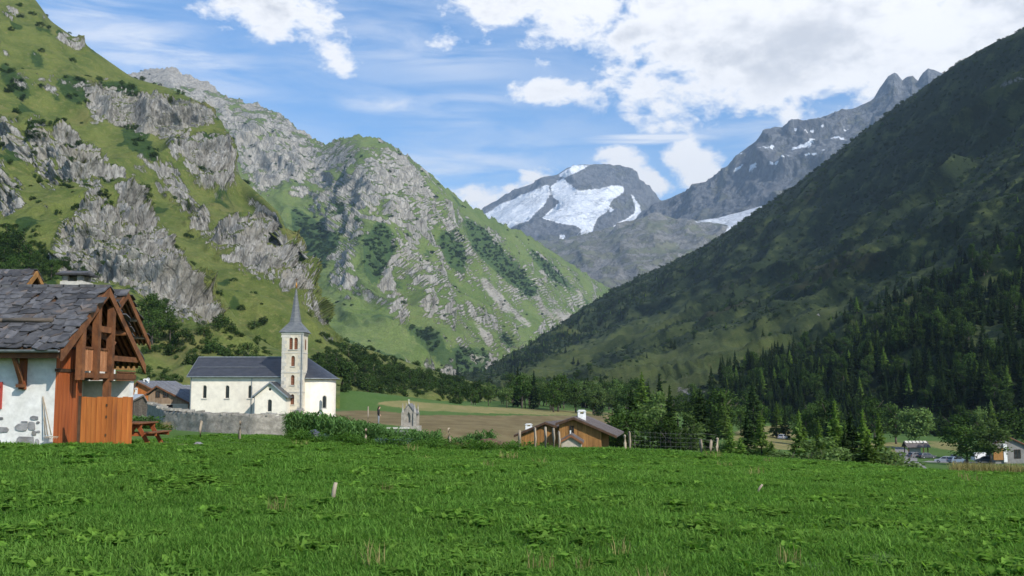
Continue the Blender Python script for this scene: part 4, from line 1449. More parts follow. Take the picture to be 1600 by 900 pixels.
# ------------------------------------------------------------------ buildings
M_PLASTER = pmat('white_plaster', (0.62, 0.61, 0.57), (0.74, 0.73, 0.70), 1.3, bstr=0.35, bdist=0.02, c3=(0.55, 0.53, 0.48), vary=0.04)
M_CREAM = pmat('cream_render', (0.72, 0.66, 0.555), (0.77, 0.71, 0.60), 0.25, bstr=0.15, c3=(0.69, 0.62, 0.51), vary=0.03)
M_TOWER = pmat('tower_render', (0.56, 0.50, 0.39), (0.65, 0.585, 0.47), 0.5, bstr=0.2, c3=(0.50, 0.44, 0.34), vary=0.03)
M_QUOIN = pmat('quoin_stone', (0.42, 0.40, 0.35), (0.54, 0.51, 0.45), 2.0, vary=0.15)
M_RED = pmat('red_stained_plank', (0.24, 0.060, 0.018), (0.35, 0.098, 0.028), 2.2, stretch=(3, 3, 0.25), vary=0.3, c3=(0.15, 0.045, 0.02), rough=0.6)
M_ORANGE = pmat('orange_varnished_board', (0.34, 0.100, 0.020), (0.44, 0.145, 0.030), 2.2, stretch=(3, 3, 0.25), vary=0.24, c3=(0.20, 0.062, 0.022), rough=0.5)
M_BEAM = pmat('brown_beam', (0.125, 0.050, 0.022), (0.205, 0.085, 0.034), 3.0, stretch=(2, 1, 1), vary=0.25, c3=(0.08, 0.036, 0.018), rough=0.7)
M_DARKWOOD = pmat('dark_old_wood', (0.050, 0.028, 0.015), (0.095, 0.05, 0.026), 3.0, vary=0.25)
M_SLAT = pmat('pale_red_slat', (0.33, 0.14, 0.06), (0.45, 0.21, 0.10), 4.0, vary=0.2)
M_SLATE = pmat('roof_slate', (0.052, 0.052, 0.056), (0.102, 0.100, 0.102), 3.0, rough=0.7, bstr=0.5, bdist=0.015, vary=0.42, c3=(0.125, 0.098, 0.08), spec=0.25)
M_CHSLATE = pmat('church_slate', (0.026, 0.028, 0.034), (0.046, 0.048, 0.056), 1.2, rough=0.42, stretch=(1, 1, 4), bstr=0.3, vary=0.0, spec=0.5)
M_SPIRE = pmat('spire_slate', (0.10, 0.108, 0.115), (0.15, 0.158, 0.162), 1.5, rough=0.5, stretch=(1, 1, 3), vary=0.0)
M_ZINC = pmat('zinc', (0.20, 0.22, 0.235), (0.29, 0.31, 0.32), 3.0, rough=0.45, vary=0.05, metal=0.3)
M_STONE = pmat('field_stone', (0.15, 0.15, 0.155), (0.27, 0.265, 0.26), 5.0, bstr=0.6, vary=0.3, c3=(0.20, 0.185, 0.16))
M_WALLST = pmat('rubble_wall', (0.20, 0.185, 0.155), (0.34, 0.315, 0.27), 2.6, bstr=0.9, bdist=0.06, vary=0.2, c3=(0.24, 0.22, 0.18))
M_GLASS = pmat('dark_glass', (0.015, 0.017, 0.02), (0.03, 0.034, 0.038), 1.0, rough=0.12, bstr=0.02, vary=0.0, spec=0.6)
M_LOUVRE = pmat('red_louvre', (0.16, 0.065, 0.035), (0.22, 0.09, 0.05), 4.0, stretch=(1, 1, 6), vary=0.1)
M_FRAME = pmat('pale_frame', (0.50, 0.47, 0.41), (0.60, 0.57, 0.50), 3.0, vary=0.06)
M_REDP = pmat('red_paint', (0.30, 0.045, 0.035), (0.38, 0.06, 0.045), 3.0, vary=0.05)
M_LOG = pmat('weathered_log', (0.085, 0.068, 0.052), (0.15, 0.125, 0.10), 5.0, stretch=(0.3, 2, 2), bstr=0.6, vary=0.2)
M_POST = pmat('weathered_post', (0.25, 0.20, 0.14), (0.37, 0.31, 0.23), 6.0, stretch=(2, 2, 0.3), bstr=0.5, vary=0.2)
M_TIMBER = pmat('honey_timber', (0.235, 0.115, 0.035), (0.33, 0.17, 0.055), 2.5, stretch=(3, 3, 0.3), vary=0.18, c3=(0.18, 0.085, 0.03))
M_BROWNW = pmat('brown_boarding', (0.20, 0.135, 0.085), (0.29, 0.20, 0.13), 2.5, stretch=(3, 3, 0.3), vary=0.1)
M_BEIGE = pmat('beige_render', (0.40, 0.345, 0.27), (0.48, 0.42, 0.34), 0.9, vary=0.05)
M_GREYR = pmat('grey_roof', (0.09, 0.092, 0.10), (0.155, 0.155, 0.165), 1.6, stretch=(1, 4, 1), rough=0.6, vary=0.15)
M_BROWNR = pmat('brown_roof', (0.085, 0.070, 0.066), (0.135, 0.115, 0.108), 1.6, stretch=(1, 4, 1), vary=0.12)
M_BARN = pmat('grey_render', (0.17, 0.165, 0.155), (0.23, 0.222, 0.21), 0.9, vary=0.03)
M_SHEET = pmat('pale_sheet_roof', (0.36, 0.38, 0.40), (0.48, 0.50, 0.52), 1.4, rough=0.5, vary=0.1)
M_WHITE = pmat('white_paint', (0.62, 0.62, 0.60), (0.74, 0.74, 0.72), 2.0, vary=0.04)
M_GOLD = pmat('gilt', (0.42, 0.20, 0.05), (0.5, 0.26, 0.07), 3.0, rough=0.4, metal=0.4)


class Thing:
    """an Empty at the base plus parts whose shapes are given in world coordinates"""
    def __init__(self, name, base, label, cat, group=None):
        self.b = Vector(base)
        self.e = empty(name, self.b, 0, label, cat, group)

    def part(self, name, mb, mat, parent=None, smooth=False, label=None):
        me = mb.mesh(name, mat, smooth)
        me.transform(Matrix.Translation(-self.b))
        o = link_mesh(name, me, None, parent or self.e)
        if label:
            o['label'] = label
        return o

    def piece(self, name, me, mat, loc, rot=(0, 0, 0), scale=(1, 1, 1), parent=None):
        return link_mesh(name, me, mat, parent or self.e, Vector(loc) - self.b, rot, scale)


def poly_slab(pts, thick, mat_name='slate'):
    """flat irregular slab in XY with thickness, origin at its upper middle"""
    mb = MB()
    mb.prism([(x, y, 0) for x, y in pts], (0, 0, thick))
    return mb


_rs = random.Random(11)
SLATES = []
for k in range(9):
    w, h = _rs.uniform(0.19, 0.26), _rs.uniform(0.44, 0.54)
    j = lambda a: _rs.uniform(-a, a)
    tip = j(0.09)
    pts = [(-w * 0.95 + j(.02), 0.06), (w * 0.95 + j(.02), 0.06), (w + j(.05), -h * 0.62 + j(.09)), (w * 0.5 + j(.10), -h * 0.92 + j(.06)), (tip * 2 - w * .15, -h + j(.06)), (-w * 0.75 + j(.06), -h * 0.80 + j(.10)), (-w + j(.05), -h * 0.5 + j(.08))]
    SLATES.append(poly_slab(pts, _rs.uniform(0.022, 0.036)).mesh('slate', M_SLATE))


def slate_slope(T, roof, x0, x1, eave, ridge, seed, row=0.35):
    """lay stone slates over a slope; eave and ridge are (y, z); the ridge runs along x"""
    rnd = random.Random(seed)
    ev, rg = Vector((0, *eave)), Vector((0, *ridge))
    up = rg - ev
    L = up.length
    ang = math.atan2(up.z, abs(up.y))
    back = up.y < 0
    n = int(math.ceil(L / row))
    nrm = Vector((0, -math.sin(ang) * (-1 if back else 1), math.cos(ang)))
    for r in range(n):
        s = min(L, (r + 1) * row + 0.03)
        x = x0 + (0.22 if r % 2 else 0.0) + rnd.uniform(-0.05, 0.05)
        while x < x1 + 0.03:
            wd = rnd.uniform(0.68, 1.4)
            xx = min(x, x1 - 0.16)
            p = ev + up * (s / L) + nrm * (0.030 + rnd.uniform(0, 0.012))
            loc = Vector((xx, p.y, p.z))
            tilt = ang - 0.075 + rnd.uniform(-0.02, 0.02)
            sc = (wd, rnd.uniform(0.9, 1.22), rnd.uniform(0.8, 1.5))
            if back:
                T.piece('slate', SLATES[rnd.randrange(9)], None, loc, (tilt, 0, math.pi), sc, roof)
            else:
                T.piece('slate', SLATES[rnd.randrange(9)], None, loc, (tilt, 0, rnd.uniform(-0.17, 0.17)), sc, roof)
            x += 0.385 * wd


def deck(x0, x1, a, b, th):
    """roof deck between line a=(y,z) and b=(y,z)"""
    mb = MB()
    mb.prism([(x0, a[0], a[1]), (x0, b[0], b[1]), (x0, b[0], b[1] - th), (x0, a[0], a[1] - th)], (x1 - x0, 0, 0))
    return mb


def chalet_front():
    g = gz(-14.0, 31.6)
    T = Thing('chalet', (-14.1, 31.75, g), 'white plastered chalet with slate roof and red timber gable at the meadow edge', 'house')
    xv, xg, xl = -13.60, -14.10, -19.2
    E, R, B = (30.95, 2.93), (34.3, 5.14), (37.9, 2.66)
    z0 = g - 0.5
    # plastered body: thick front wall, cross wall, rear wall
    w = MB()
    w.box((xl, 31.75, z0), (xg, 32.15, 3.24))
    T.part('wall', w, M_PLASTER)
    w = MB()
    w.prism([(-15.4, 32.15, z0), (-15.4, 37.4, z0), (-15.4, 37.4, 2.85), (-15.4, 34.3, 4.85), (-15.4, 32.15, 3.45)], (-3.8, 0, 0))
    T.part('inner_wall', w, M_PLASTER)
    # roof
    rf = T.part('roof', deck(xl, xv, E, R, 0.07), M_DARKWOOD)
    rb = T.part('roof', deck(xl, xv, B, R, 0.07), M_DARKWOOD)
    slate_slope(T, rf, xl, xv + 0.05, E, R, 3)
    slate_slope(T, rb, -16.2, xv + 0.05, B, R, 4)
    rc = MB()
    for k in range(11):
        x = xl + k * 0.52
        rc.box((x, 34.12, 5.12 + 0.02 * (k % 2)), (min(x + 0.56, xv + 0.04), 34.42, 5.21 + 0.02 * (k % 2)))
    T.part('ridge_stone', rc, M_SLATE)
    # snow logs
    for xa, xb, s in ((xl, -16.02, 0.0), (-16.0, -14.45, 0.015)):
        lg = MB()
        y = 30.95 + 0.36 * 3.35
        z = 2.93 + 0.36 * 2.21 + 0.16
        lg.tube([(xa, y, z), ((xa + xb) / 2, y + 0.02, z + 0.012), (xb, y + s, z)], [0.075, 0.08, 0.07], 10)
        T.part('snow_log', lg, M_LOG, rf, True)
    # gutter: half pipe
    gm = MB()
    n = 8
    for k in range(n):
        a0, a1 = math.pi + math.pi * k / n, math.pi + math.pi * (k + 1) / n
        p = lambda a, r: (30.88 + math.cos(a) * r, 2.91 + math.sin(a) * r)
        q0, q1, q2, q3 = p(a0, .085), p(a1, .085), p(a1, .075), p(a0, .075)
        gm.hexa([(xl, *q0), (xv - .05, *q0), (xv - .05, *q1), (xl, *q1), (xl, *q3), (xv - .05, *q3), (xv - .05, *q2), (xl, *q2)])
    T.part('gutter', gm, M_ZINC)
    # eave beam, purlins
    pm = MB().box((xl, 31.02, 2.66), (xv - 0.02, 31.24, 2.84))
    T.part('eave_beam', pm, M_BEAM)
    for y, z in ((32.7, 3.82), (34.3, 4.86), (36.0, 3.72), (37.35, 2.86)):
        T.part('purlin', MB().tube([(xl, y, z), (xv + 0.04, y, z)], 0.12, 10), M_BEAM, None, True)
    for k in range(8):
        x = -15.2 + k * 0.2
        T.part('rafter', MB().beam((x, B[0] - .1, B[1] - .12), (x, R[0], R[1] - .16), 0.07, 0.1), M_BEAM)
    # barge boards
    for q in (E, B):
        T.part('barge_board', MB().prism([(xv, q[0] - (0.06 if q is E else -0.06), q[1] - 0.36), (xv, R[0], R[1] - 0.30), (xv, R[0], R[1] + 0.0), (xv, q[0] - (0.06 if q is E else -0.06), q[1] - 0.03)], (0.07, 0, 0)), M_BEAM)
    # truss posts and ties in the verge plane
    def under(y):
        return (E[1] + (R[1] - E[1]) * (y - E[0]) / (R[0] - E[0]) if y < R[0] else B[1] + (R[1] - B[1]) * (B[0] - y) / (B[0] - R[0])) - 0.2
    for y in (32.5, 33.68, 34.88):
        T.part('truss_post', MB().box((xv - 0.17, y - 0.12, 2.02), (xv + 0.035, y + 0.12, under(y))), M_BEAM)
    T.part('tie_beam', MB().box((xv - 0.12, 33.8, 3.62), (xv, 34.9, 3.82)), M_BEAM)
    T.part('tie_beam', MB().box((xv - 0.14, 34.99, 2.70), (xv, 37.5, 2.88)), M_BEAM)
    T.part('strut', MB().beam((-15.3, 34.1, 4.5), (xv - 0.2, 35.6, 3.3), 0.12, 0.14), M_BEAM)
    T.part('strut', MB().beam((-14.6, 34.0, 2.9), (-14.6, 35.6, 3.8), 0.12, 0.14), M_BEAM)
    # planked lower wall (five broad planks) and boarding above
    y = 31.75
    rnd = random.Random(3)
    T.part('boarding_core', MB().prism([(xg - 0.06, 32.16, z0), (xg - 0.06, 33.62, z0), (xg - 0.06, 33.62, under(33.62)), (xg - 0.06, 32.16, under(32.16))], (-0.1, 0, 0)), M_DARKWOOD)
    for k in range(5):
        wd = (0.42, 0.36, 0.40, 0.34, 0.40)[k]
        T.part('plank', MB().box((xg - 0.02 + rnd.uniform(0, .01), y + 0.006, g - 0.05), (xg + 0.03 + rnd.uniform(0, 0.02), y + wd - 0.006, 2.26)), M_RED)
        y += wd
    T.part('trim_board', MB().box((xg - 0.02, 31.72, 2.27), (xg + 0.07, 33.7, 2.36)), M_DARKWOOD)
    y = 31.75
    for k in range(8):
        wd = 0.235
        a, b = under(y + 0.01), under(y + wd - 0.01)
        T.part('board', MB().prism([(xg, y + 0.006, 2.37), (xg, y + wd - 0.006, 2.37), (xg, y + wd - 0.006, b), (xg, y + 0.006, a)], (0.03 + 0.012 * (k % 2), 0, 0)), M_RED)
        y += wd
    T.part('rail_board', MB().box((xg + 0.045, 31.75, 3.0), (xg + 0.075, 33.1, 3.08)), M_DARKWOOD)
    # loggia floor, balcony rail and slats
    T.part('balcony_floor', MB().box((-15.39, 33.68, 2.08), (xv - 0.05, 37.3, 2.24)), M_DARKWOOD)
    T.part('balcony_beam', MB().box((xv - 0.2, 33.0, 2.10), (xv - 0.04, 37.3, 2.26)), M_BEAM)
    hr = T.part('handrail', MB().box((xv - 0.16, 32.62, 3.03), (xv - 0.09, 34.9, 3.10)), M_BEAM)
    for k in range(16):
        y = 32.66 + k * 0.142
        T.part('slat', MB().box((xv - 0.145, y, 2.32), (xv - 0.115, y + 0.085, 3.03)), M_SLAT, hr)
    # post under the balcony, lit room wall, ground floor door leaf
    T.part('post', MB().box((xv - 0.22, 34.72, z0), (xv - 0.02, 34.98, 2.09)), M_BEAM)
    T.part('side_wall', MB().box((-15.38, 37.0, z0), (-13.75, 37.38, 2.04)), M_PLASTER)
    dr = T.part('door', MB().box((-15.4, 34.0, g), (-15.34, 34.9, 1.98)), M_DARKWOOD)
    T.part('handle', MB().box((-15.33, 34.78, 1.0), (-15.28, 34.84, 1.06)), M_ZINC, dr)
    # bracket under the eave
    br = T.part('bracket', MB().box((-15.18, 31.62, 1.72), (-14.98, 31.75, 2.70)), M_RED)
    T.part('brace', MB().beam((-15.08, 31.08, 2.68), (-15.08, 31.68, 1.86), 0.11, 0.12), M_BEAM, br)
    T.part('foot_block', MB().box((-15.2, 31.5, 1.78), (-14.96, 31.62, 1.88)), M_BEAM, br)
    T.part('lamp_box', MB().box((-15.32, 31.68, 1.80), (-15.2, 31.75, 1.92)), M_FRAME)
    sh = T.part('window_shutter', MB().box((-15.98, 31.68, 1.12), (-15.71, 31.745, 1.95)), M_REDP)
    for z in (1.25, 1.8):
        T.part('shutter_bar', MB().box((-15.96, 31.655, z), (-15.73, 31.68, z + 0.07)), M_REDP, sh)
    # stones showing through the plaster
    Z8 = lambda a, b: at(a / 5.293, 540 + b / 5.293, 31.75)
    for a, b, c, d in [(-40, 590, 30, 615), (-60, 672, 75, 720), (130, 642, 230, 708), (138, 750, 290, 828), (255, 580, 320, 614), (172, 624, 232, 636), (302, 625, 330, 646), (265, 702, 300, 746), (302, 702, 334, 720), (292, 770, 325, 820), (236, 628, 292, 700), (-60, 780, 12, 802), (206, 640, 236, 650)]:
        p, q = Z8(a, b), Z8(c, d)
        cx, cz, hx, hz = (p.x + q.x) / 2, (p.z + q.z) / 2, (q.x - p.x) / 2, (p.z - q.z) / 2
        pts = []
        for k in range(9):
            an = 6.283 * k / 9 + rnd.uniform(-.2, .2)
            m_ = max(abs(math.cos(an)), abs(math.sin(an))) ** -0.75 * rnd.uniform(0.85, 1.05)
            pts.append((cx + hx * math.cos(an) * m_, 31.75, cz + hz * math.sin(an) * m_))
        T.part('stone', MB().prism(pts, (0, -rnd.uniform(0.018, 0.035), 0)), M_STONE)
    return g


G_CH = chalet_front()


def chalet_back():
    g = gz(-16, 40)
    T = Thing('chalet', (-16.5, 39.0, g), 'second chalet with slate roof and stone chimney just behind the white one', 'house')
    xv, xl = -15.5, -21.0
    E, R, B = (38.2, 3.75), (41.0, 5.66), (43.7, 3.76)
    T.part('wall', MB().prism([(xl, 38.9, g - .5), (xl, 43.0, g - .5), (xl, 43.0, 4.1), (xl, 41.0, 5.5), (xl, 38.9, 4.1)], (-16.6 - xl, 0, 0)), M_PLASTER)
    rf = T.part('roof', deck(xl, xv, E, R, 0.07), M_DARKWOOD)
    rb = T.part('roof', deck(xl, xv, B, R, 0.07), M_DARKWOOD)
    slate_slope(T, rf, -18.4, xv + 0.05, E, R, 13, 0.42)
    slate_slope(T, rb, -17.0, xv + 0.05, B, R, 14, 0.42)
    for q in (E, B):
        s = -0.06 if q is E else 0.06
        T.part('barge_board', MB().prism([(xv, q[0] + s, q[1] - 0.33), (xv, R[0], R[1] - 0.28), (xv, R[0], R[1]), (xv, q[0] + s, q[1] - 0.03)], (0.07, 0, 0)), M_BEAM)
    for y, z in ((39.4, 4.4), (41.0, 5.4), (42.2, 4.62), (43.2, 3.95)):
        T.part('purlin', MB().tube([(-16.6, y, z), (xv + 0.03, y, z)], 0.11, 10), M_LOG, None, True)
    for k in range(5):
        x = -16.45 + k * 0.2
        T.part('rafter', MB().beam((x, B[0] - .1, B[1] - .11), (x, R[0], R[1] - .15), 0.06, 0.1), M_BEAM)
    # balcony of the gable side
    fl = T.part('balcony', MB().box((-16.59, 40.7, 1.62), (-15.6, 42.6, 1.74)), M_TIMBER)
    for k in range(3):
        T.part('board', MB().box((-15.70, 39.2, 2.52 + k * 0.14), (-15.62, 42.6, 2.65 + k * 0.14)), M_TIMBER, fl)
    for k in range(11):
        T.part('slat', MB().box((-15.66, 40.72 + k * 0.17, 1.74), (-15.62, 40.83 + k * 0.17, 2.4)), M_BEAM, fl)
    T.part('handrail', MB().box((-15.68, 40.7, 2.4), (-15.6, 42.6, 2.46)), M_BEAM, fl)
    # chimney with slab cap on four stone stubs
    c = T.part('chimney', MB().box((-17.95, 40.6, 4.9), (-17.1, 41.4, 6.02)), M_WALLST)
    for x in (-17.95, -17.35):
        for y in (40.6, 41.2):
            T.part('stub', MB().box((x, y, 6.02), (x + 0.22, y + 0.2, 6.28)), M_WALLST, c)
    T.part('band', MB().box((-18.0, 40.55, 5.88), (-17.05, 41.45, 6.03)), M_QUOIN, c)
    T.part('cap', MB().box((-18.14, 40.4, 6.28), (-16.92, 41.6, 6.35)), M_SLATE, c)
    T.part('cap', MB().prism([(-18.1, 40.45, 6.355), (-18.1, 41.55, 6.355), (-18.1, 41.0, 6.5)], (1.14, 0, 0)), M_SLATE, c)


chalet_back()


def chalet_far():
    g = gz(-24, 48)
    T = Thing('chalet', (-24, 47.0, g), 'slate roofed house whose small gable peeps over the white chalet ridge', 'house')
    xv, xl = -22.45, -28.0
    E, R, B = (45.6, 5.4), (48.0, 7.32), (50.4, 5.4)
    T.part('wall', MB().prism([(xl, 46.1, g - .5), (xl, 49.9, g - .5), (xl, 49.9, 5.6), (xl, 48.0, 7.1), (xl, 46.1, 5.6)], (-23.1 - xl, 0, 0)), M_TIMBER)
    rf = T.part('roof', deck(xl, xv, E, R, 0.07), M_DARKWOOD)
    rb = T.part('roof', deck(xl, xv, B, R, 0.07), M_DARKWOOD)
    slate_slope(T, rf, -26.0, xv + 0.05, E, R, 23, 0.42)
    slate_slope(T, rb, -24.0, xv + 0.05, B, R, 24, 0.42)
    for q in (E, B):
        s = -0.06 if q is E else 0.06
        T.part('barge_board', MB().prism([(xv, q[0] + s, q[1] - 0.33), (xv, R[0], R[1] - 0.28), (xv, R[0], R[1]), (xv, q[0] + s, q[1] - 0.03)], (0.07, 0, 0)), M_TIMBER)
    for y, z in ((46.6, 6.0), (48.0, 7.05), (49.4, 6.0)):
        T.part('purlin', MB().tube([(-23.1, y, z), (xv + 0.03, y, z)], 0.1, 8), M_BEAM, None, True)


chalet_far()


def yard_things():
    # screen of two orange board leaves
    g = G_CH
    T = Thing('wooden_screen', (-12.4, 31.4, g), 'orange varnished screen of upright boards beside the chalet', 'screen')
    xa, xb = at(128, 612, 31.4).x, at(208, 612, 31.4).x
    for half in range(2):
        x0 = xa + (xb - xa) * half / 2
        f = T.part('leaf', MB().box((x0 + .03, 31.43, g + 0.12), (x0 + (xb - xa) / 2 - .03, 31.46, g + 0.24)).box((x0 + .03, 31.43, 1.2), (x0 + (xb - xa) / 2 - .03, 31.46, 1.32)), M_ORANGE)
        n = 5
        for k in range(n):
            w = (xb - xa) / 2 / n
            T.part('board', MB().box((x0 + k * w + 0.003, 31.39 + 0.006 * (k % 2), g - 0.02), (x0 + (k + 1) * w - 0.003, 31.43, 1.50 - 0.012 * ((k * 7) % 3))), M_ORANGE, f)
    for z in (0.3, 0.85, 1.2):
        T.part('hinge', MB().box(((xa + xb) / 2 - 0.02, 31.365, z), ((xa + xb) / 2 + 0.02, 31.39, z + 0.08)), M_DARKWOOD)
    T.part('post', MB().box((xa - 0.09, 31.38, g - 0.1), (xa - 0.004, 31.47, 1.52)), M_DARKWOOD)
    # picnic table
    c = on_ground(216, 33.9)
    T = Thing('picnic_table', c, 'orange red picnic table with benches beside the board screen', 'table')
    x, y, z = c
    for k in range(5):
        T.part('top_board', MB().box((x - 0.39 + k * 0.158, y - 0.9, z + 0.71), (x - 0.24 + k * 0.158, y + 0.9, z + 0.75)), M_BEAM)
    for s in (-1, 1):
        for k in range(2):
            T.part('bench_board', MB().box((x + s * 0.70 - 0.15 + 0.152 * k, y - 0.9, z + 0.42), (x + s * 0.70 - 0.004 + 0.152 * k, y + 0.9, z + 0.46)), M_BEAM)
    for yy in (y - 0.6, y + 0.6):
        for s in (-1, 1):
            T.part('leg', MB().beam((x + s * 0.22, yy, z + 0.71), (x + s * 0.66, yy, z - 0.03), 0.05, 0.13), M_RED)
        T.part('cross_beam', MB().box((x - 0.84, yy + 0.03, z + 0.32), (x + 0.84, yy + 0.08, z + 0.42)), M_RED)
        T.part('top_beam', MB().box((x - 0.36, yy + 0.03, z + 0.62), (x + 0.36, yy + 0.08, z + 0.71)), M_RED)
    # long handled tools leaning on the plaster
    for lab, cat, p, q, head in (('hay rake leaning on the white wall with its head at the ground', 'rake', (67, 619), (84, 696), 'rake'),
                                 ('wooden handled spade leaning upright on the white wall', 'spade', (66.6, 620), (72, 696), 'spade'),
                                 ('short dark fork leaning against the white wall', 'fork', (69.5, 652), (78, 696), 'fork')):
        a = at(p[0], p[1], 31.72)
        b = at(q[0], q[1], 31.50 + 0.03 * len(head) % 0.1)
        b.z = gz(b.x, b.y)
        T = Thing(head, b, lab, cat)
        T.part('handle', MB().tube([a, b + (a - b) * 0.22], [0.014, 0.018], 6), M_POST, None, True)
        d = (a - b).normalized()
        if head == 'rake':
            T.part('head', MB().beam(b + d * 0.3 + Vector((-0.2, 0, 0)), b + d * 0.3 + Vector((0.2, 0, 0)), 0.04, 0.03), M_POST)
            for k in range(7):
                T.part('tine', MB().beam(b + d * 0.3 + Vector((-0.18 + .06 * k, 0, 0)), b + d * 0.3 + Vector((-0.18 + .06 * k, -0.07, -0.05)), 0.012, 0.012), M_POST)
        elif head == 'spade':
            T.part('blade', MB().prism([b + Vector((-.09, 0, .28)), b + Vector((.09, 0, .28)), b + Vector((.08, 0, .05)), b + Vector((0, 0, -.02)), b + Vector((-.08, 0, .05))], (0, 0.012, 0)), M_ZINC)
        else:
            for k in (-1, 0, 1):
                T.part('tine', MB().tube([b + d * 0.26, b + Vector((0.06 * k, 0, .22)), b + Vector((0.06 * k, -0.02, 0))], 0.009, 5), M_ZINC)
            T.part('ferrule', MB().tube([b + d * 0.24, b + d * 0.36], 0.024, 6), M_ZINC)
    # boulder and plank on the grass
    c = on_ground(312, 37)
    rnd = random.Random(4)
    mb = MB()
    rings = []
    for i, (zz, rr) in enumerate(((-0.05, 0.9), (0.06, 1.0), (0.14, 0.8), (0.2, 0.35))):
        rings.append([(c.x + 0.21 * rr * math.cos(6.283 * k / 9) * rnd.uniform(.8, 1.15), c.y + 0.16 * rr * math.sin(6.283 * k / 9) * rnd.uniform(.8, 1.15), c.z + zz * rnd.uniform(0.85, 1.1)) for k in range(9)])
    for i in range(3):
        for k in range(9):
            mb.face([rings[i][k], rings[i][(k + 1) % 9], rings[i + 1][(k + 1) % 9], rings[i + 1][k]])
    mb.face(rings[3])
    o = mb.build('boulder', M_STONE)
    tag(o, 'grey boulder lying in the grass in front of the stone wall', 'rock')
    c = on_ground(287, 36.5)
    o = MB().box((c.x - 0.22, c.y, c.z), (c.x + 0.16, c.y + 0.12, c.z + 0.05)).build('plank', M_POST)
    tag(o, 'pale short plank lying in the grass beside the boulder', 'plank')


yard_things()


# ------------------------------------------------------------------ church
def arch_pts(x0, x1, z0, z1, n=8):
    """outline of a round-headed opening in x, z"""
    r = (x1 - x0) / 2
    c = (x0 + x1) / 2
    pts = [(x0, z0), (x1, z0)]
    for k in range(n + 1):
        a = math.pi * k / n
        pts.append((c + r * math.cos(a), z1 - r + r * math.sin(a)))
    return pts


def arched_window(T, px0, px1, py0, py1, depth, mat=None, cuts=None, reveal=0.22):
    a, b = at(px0, py1, depth), at(px1, py0, depth)
    out = [(x, depth - 0.4, z) for x, z in arch_pts(a.x, b.x, a.z, b.z)]
    cuts.append(MB().prism(out, (0, 0.4 + reveal, 0)))
    w = T.part('window', MB().prism([(x, depth + reveal - 0.06, z) for x, z in arch_pts(a.x - .02, b.x + .02, a.z - .02, b.z + .02)], (0, 0.05, 0)), mat or M_GLASS)
    fr = MB()
    m = 0.055
    o_, i_ = arch_pts(a.x, b.x, a.z, b.z), arch_pts(a.x + m, b.x - m, a.z + m, b.z - m)
    y = depth + reveal - 0.11
    for k in range(len(o_)):
        j = (k + 1) % len(o_)
        fr.hexa([(o_[k][0], y, o_[k][1]), (o_[j][0], y, o_[j][1]), (i_[j][0], y, i_[j][1]), (i_[k][0], y, i_[k][1]), (o_[k][0], y + .05, o_[k][1]), (o_[j][0], y + .05, o_[j][1]), (i_[j][0], y + .05, i_[j][1]), (i_[k][0], y + .05, i_[k][1])])
    T.part('frame', fr, M_FRAME if mat is None else mat, w)
    if mat is not None:
        for k in range(5):
            z = a.z + (b.z - a.z - 0.15) * (k + 0.4) / 5
            T.part('louvre', MB().hexa([(a.x + .03, y, z), (b.x - .03, y, z), (b.x - .03, y + .05, z + .1), (a.x + .03, y + .05, z + .1), (a.x + .03, y, z + .03), (b.x - .03, y, z + .03), (b.x - .03, y + .05, z + .13), (a.x + .03, y + .05, z + .13)]), mat, w)
    T.part('sill', MB().box((a.x - 0.08, depth - 0.09, a.z - 0.12), (b.x + 0.08, depth - 0.002, a.z - 0.005)), M_QUOIN, w)


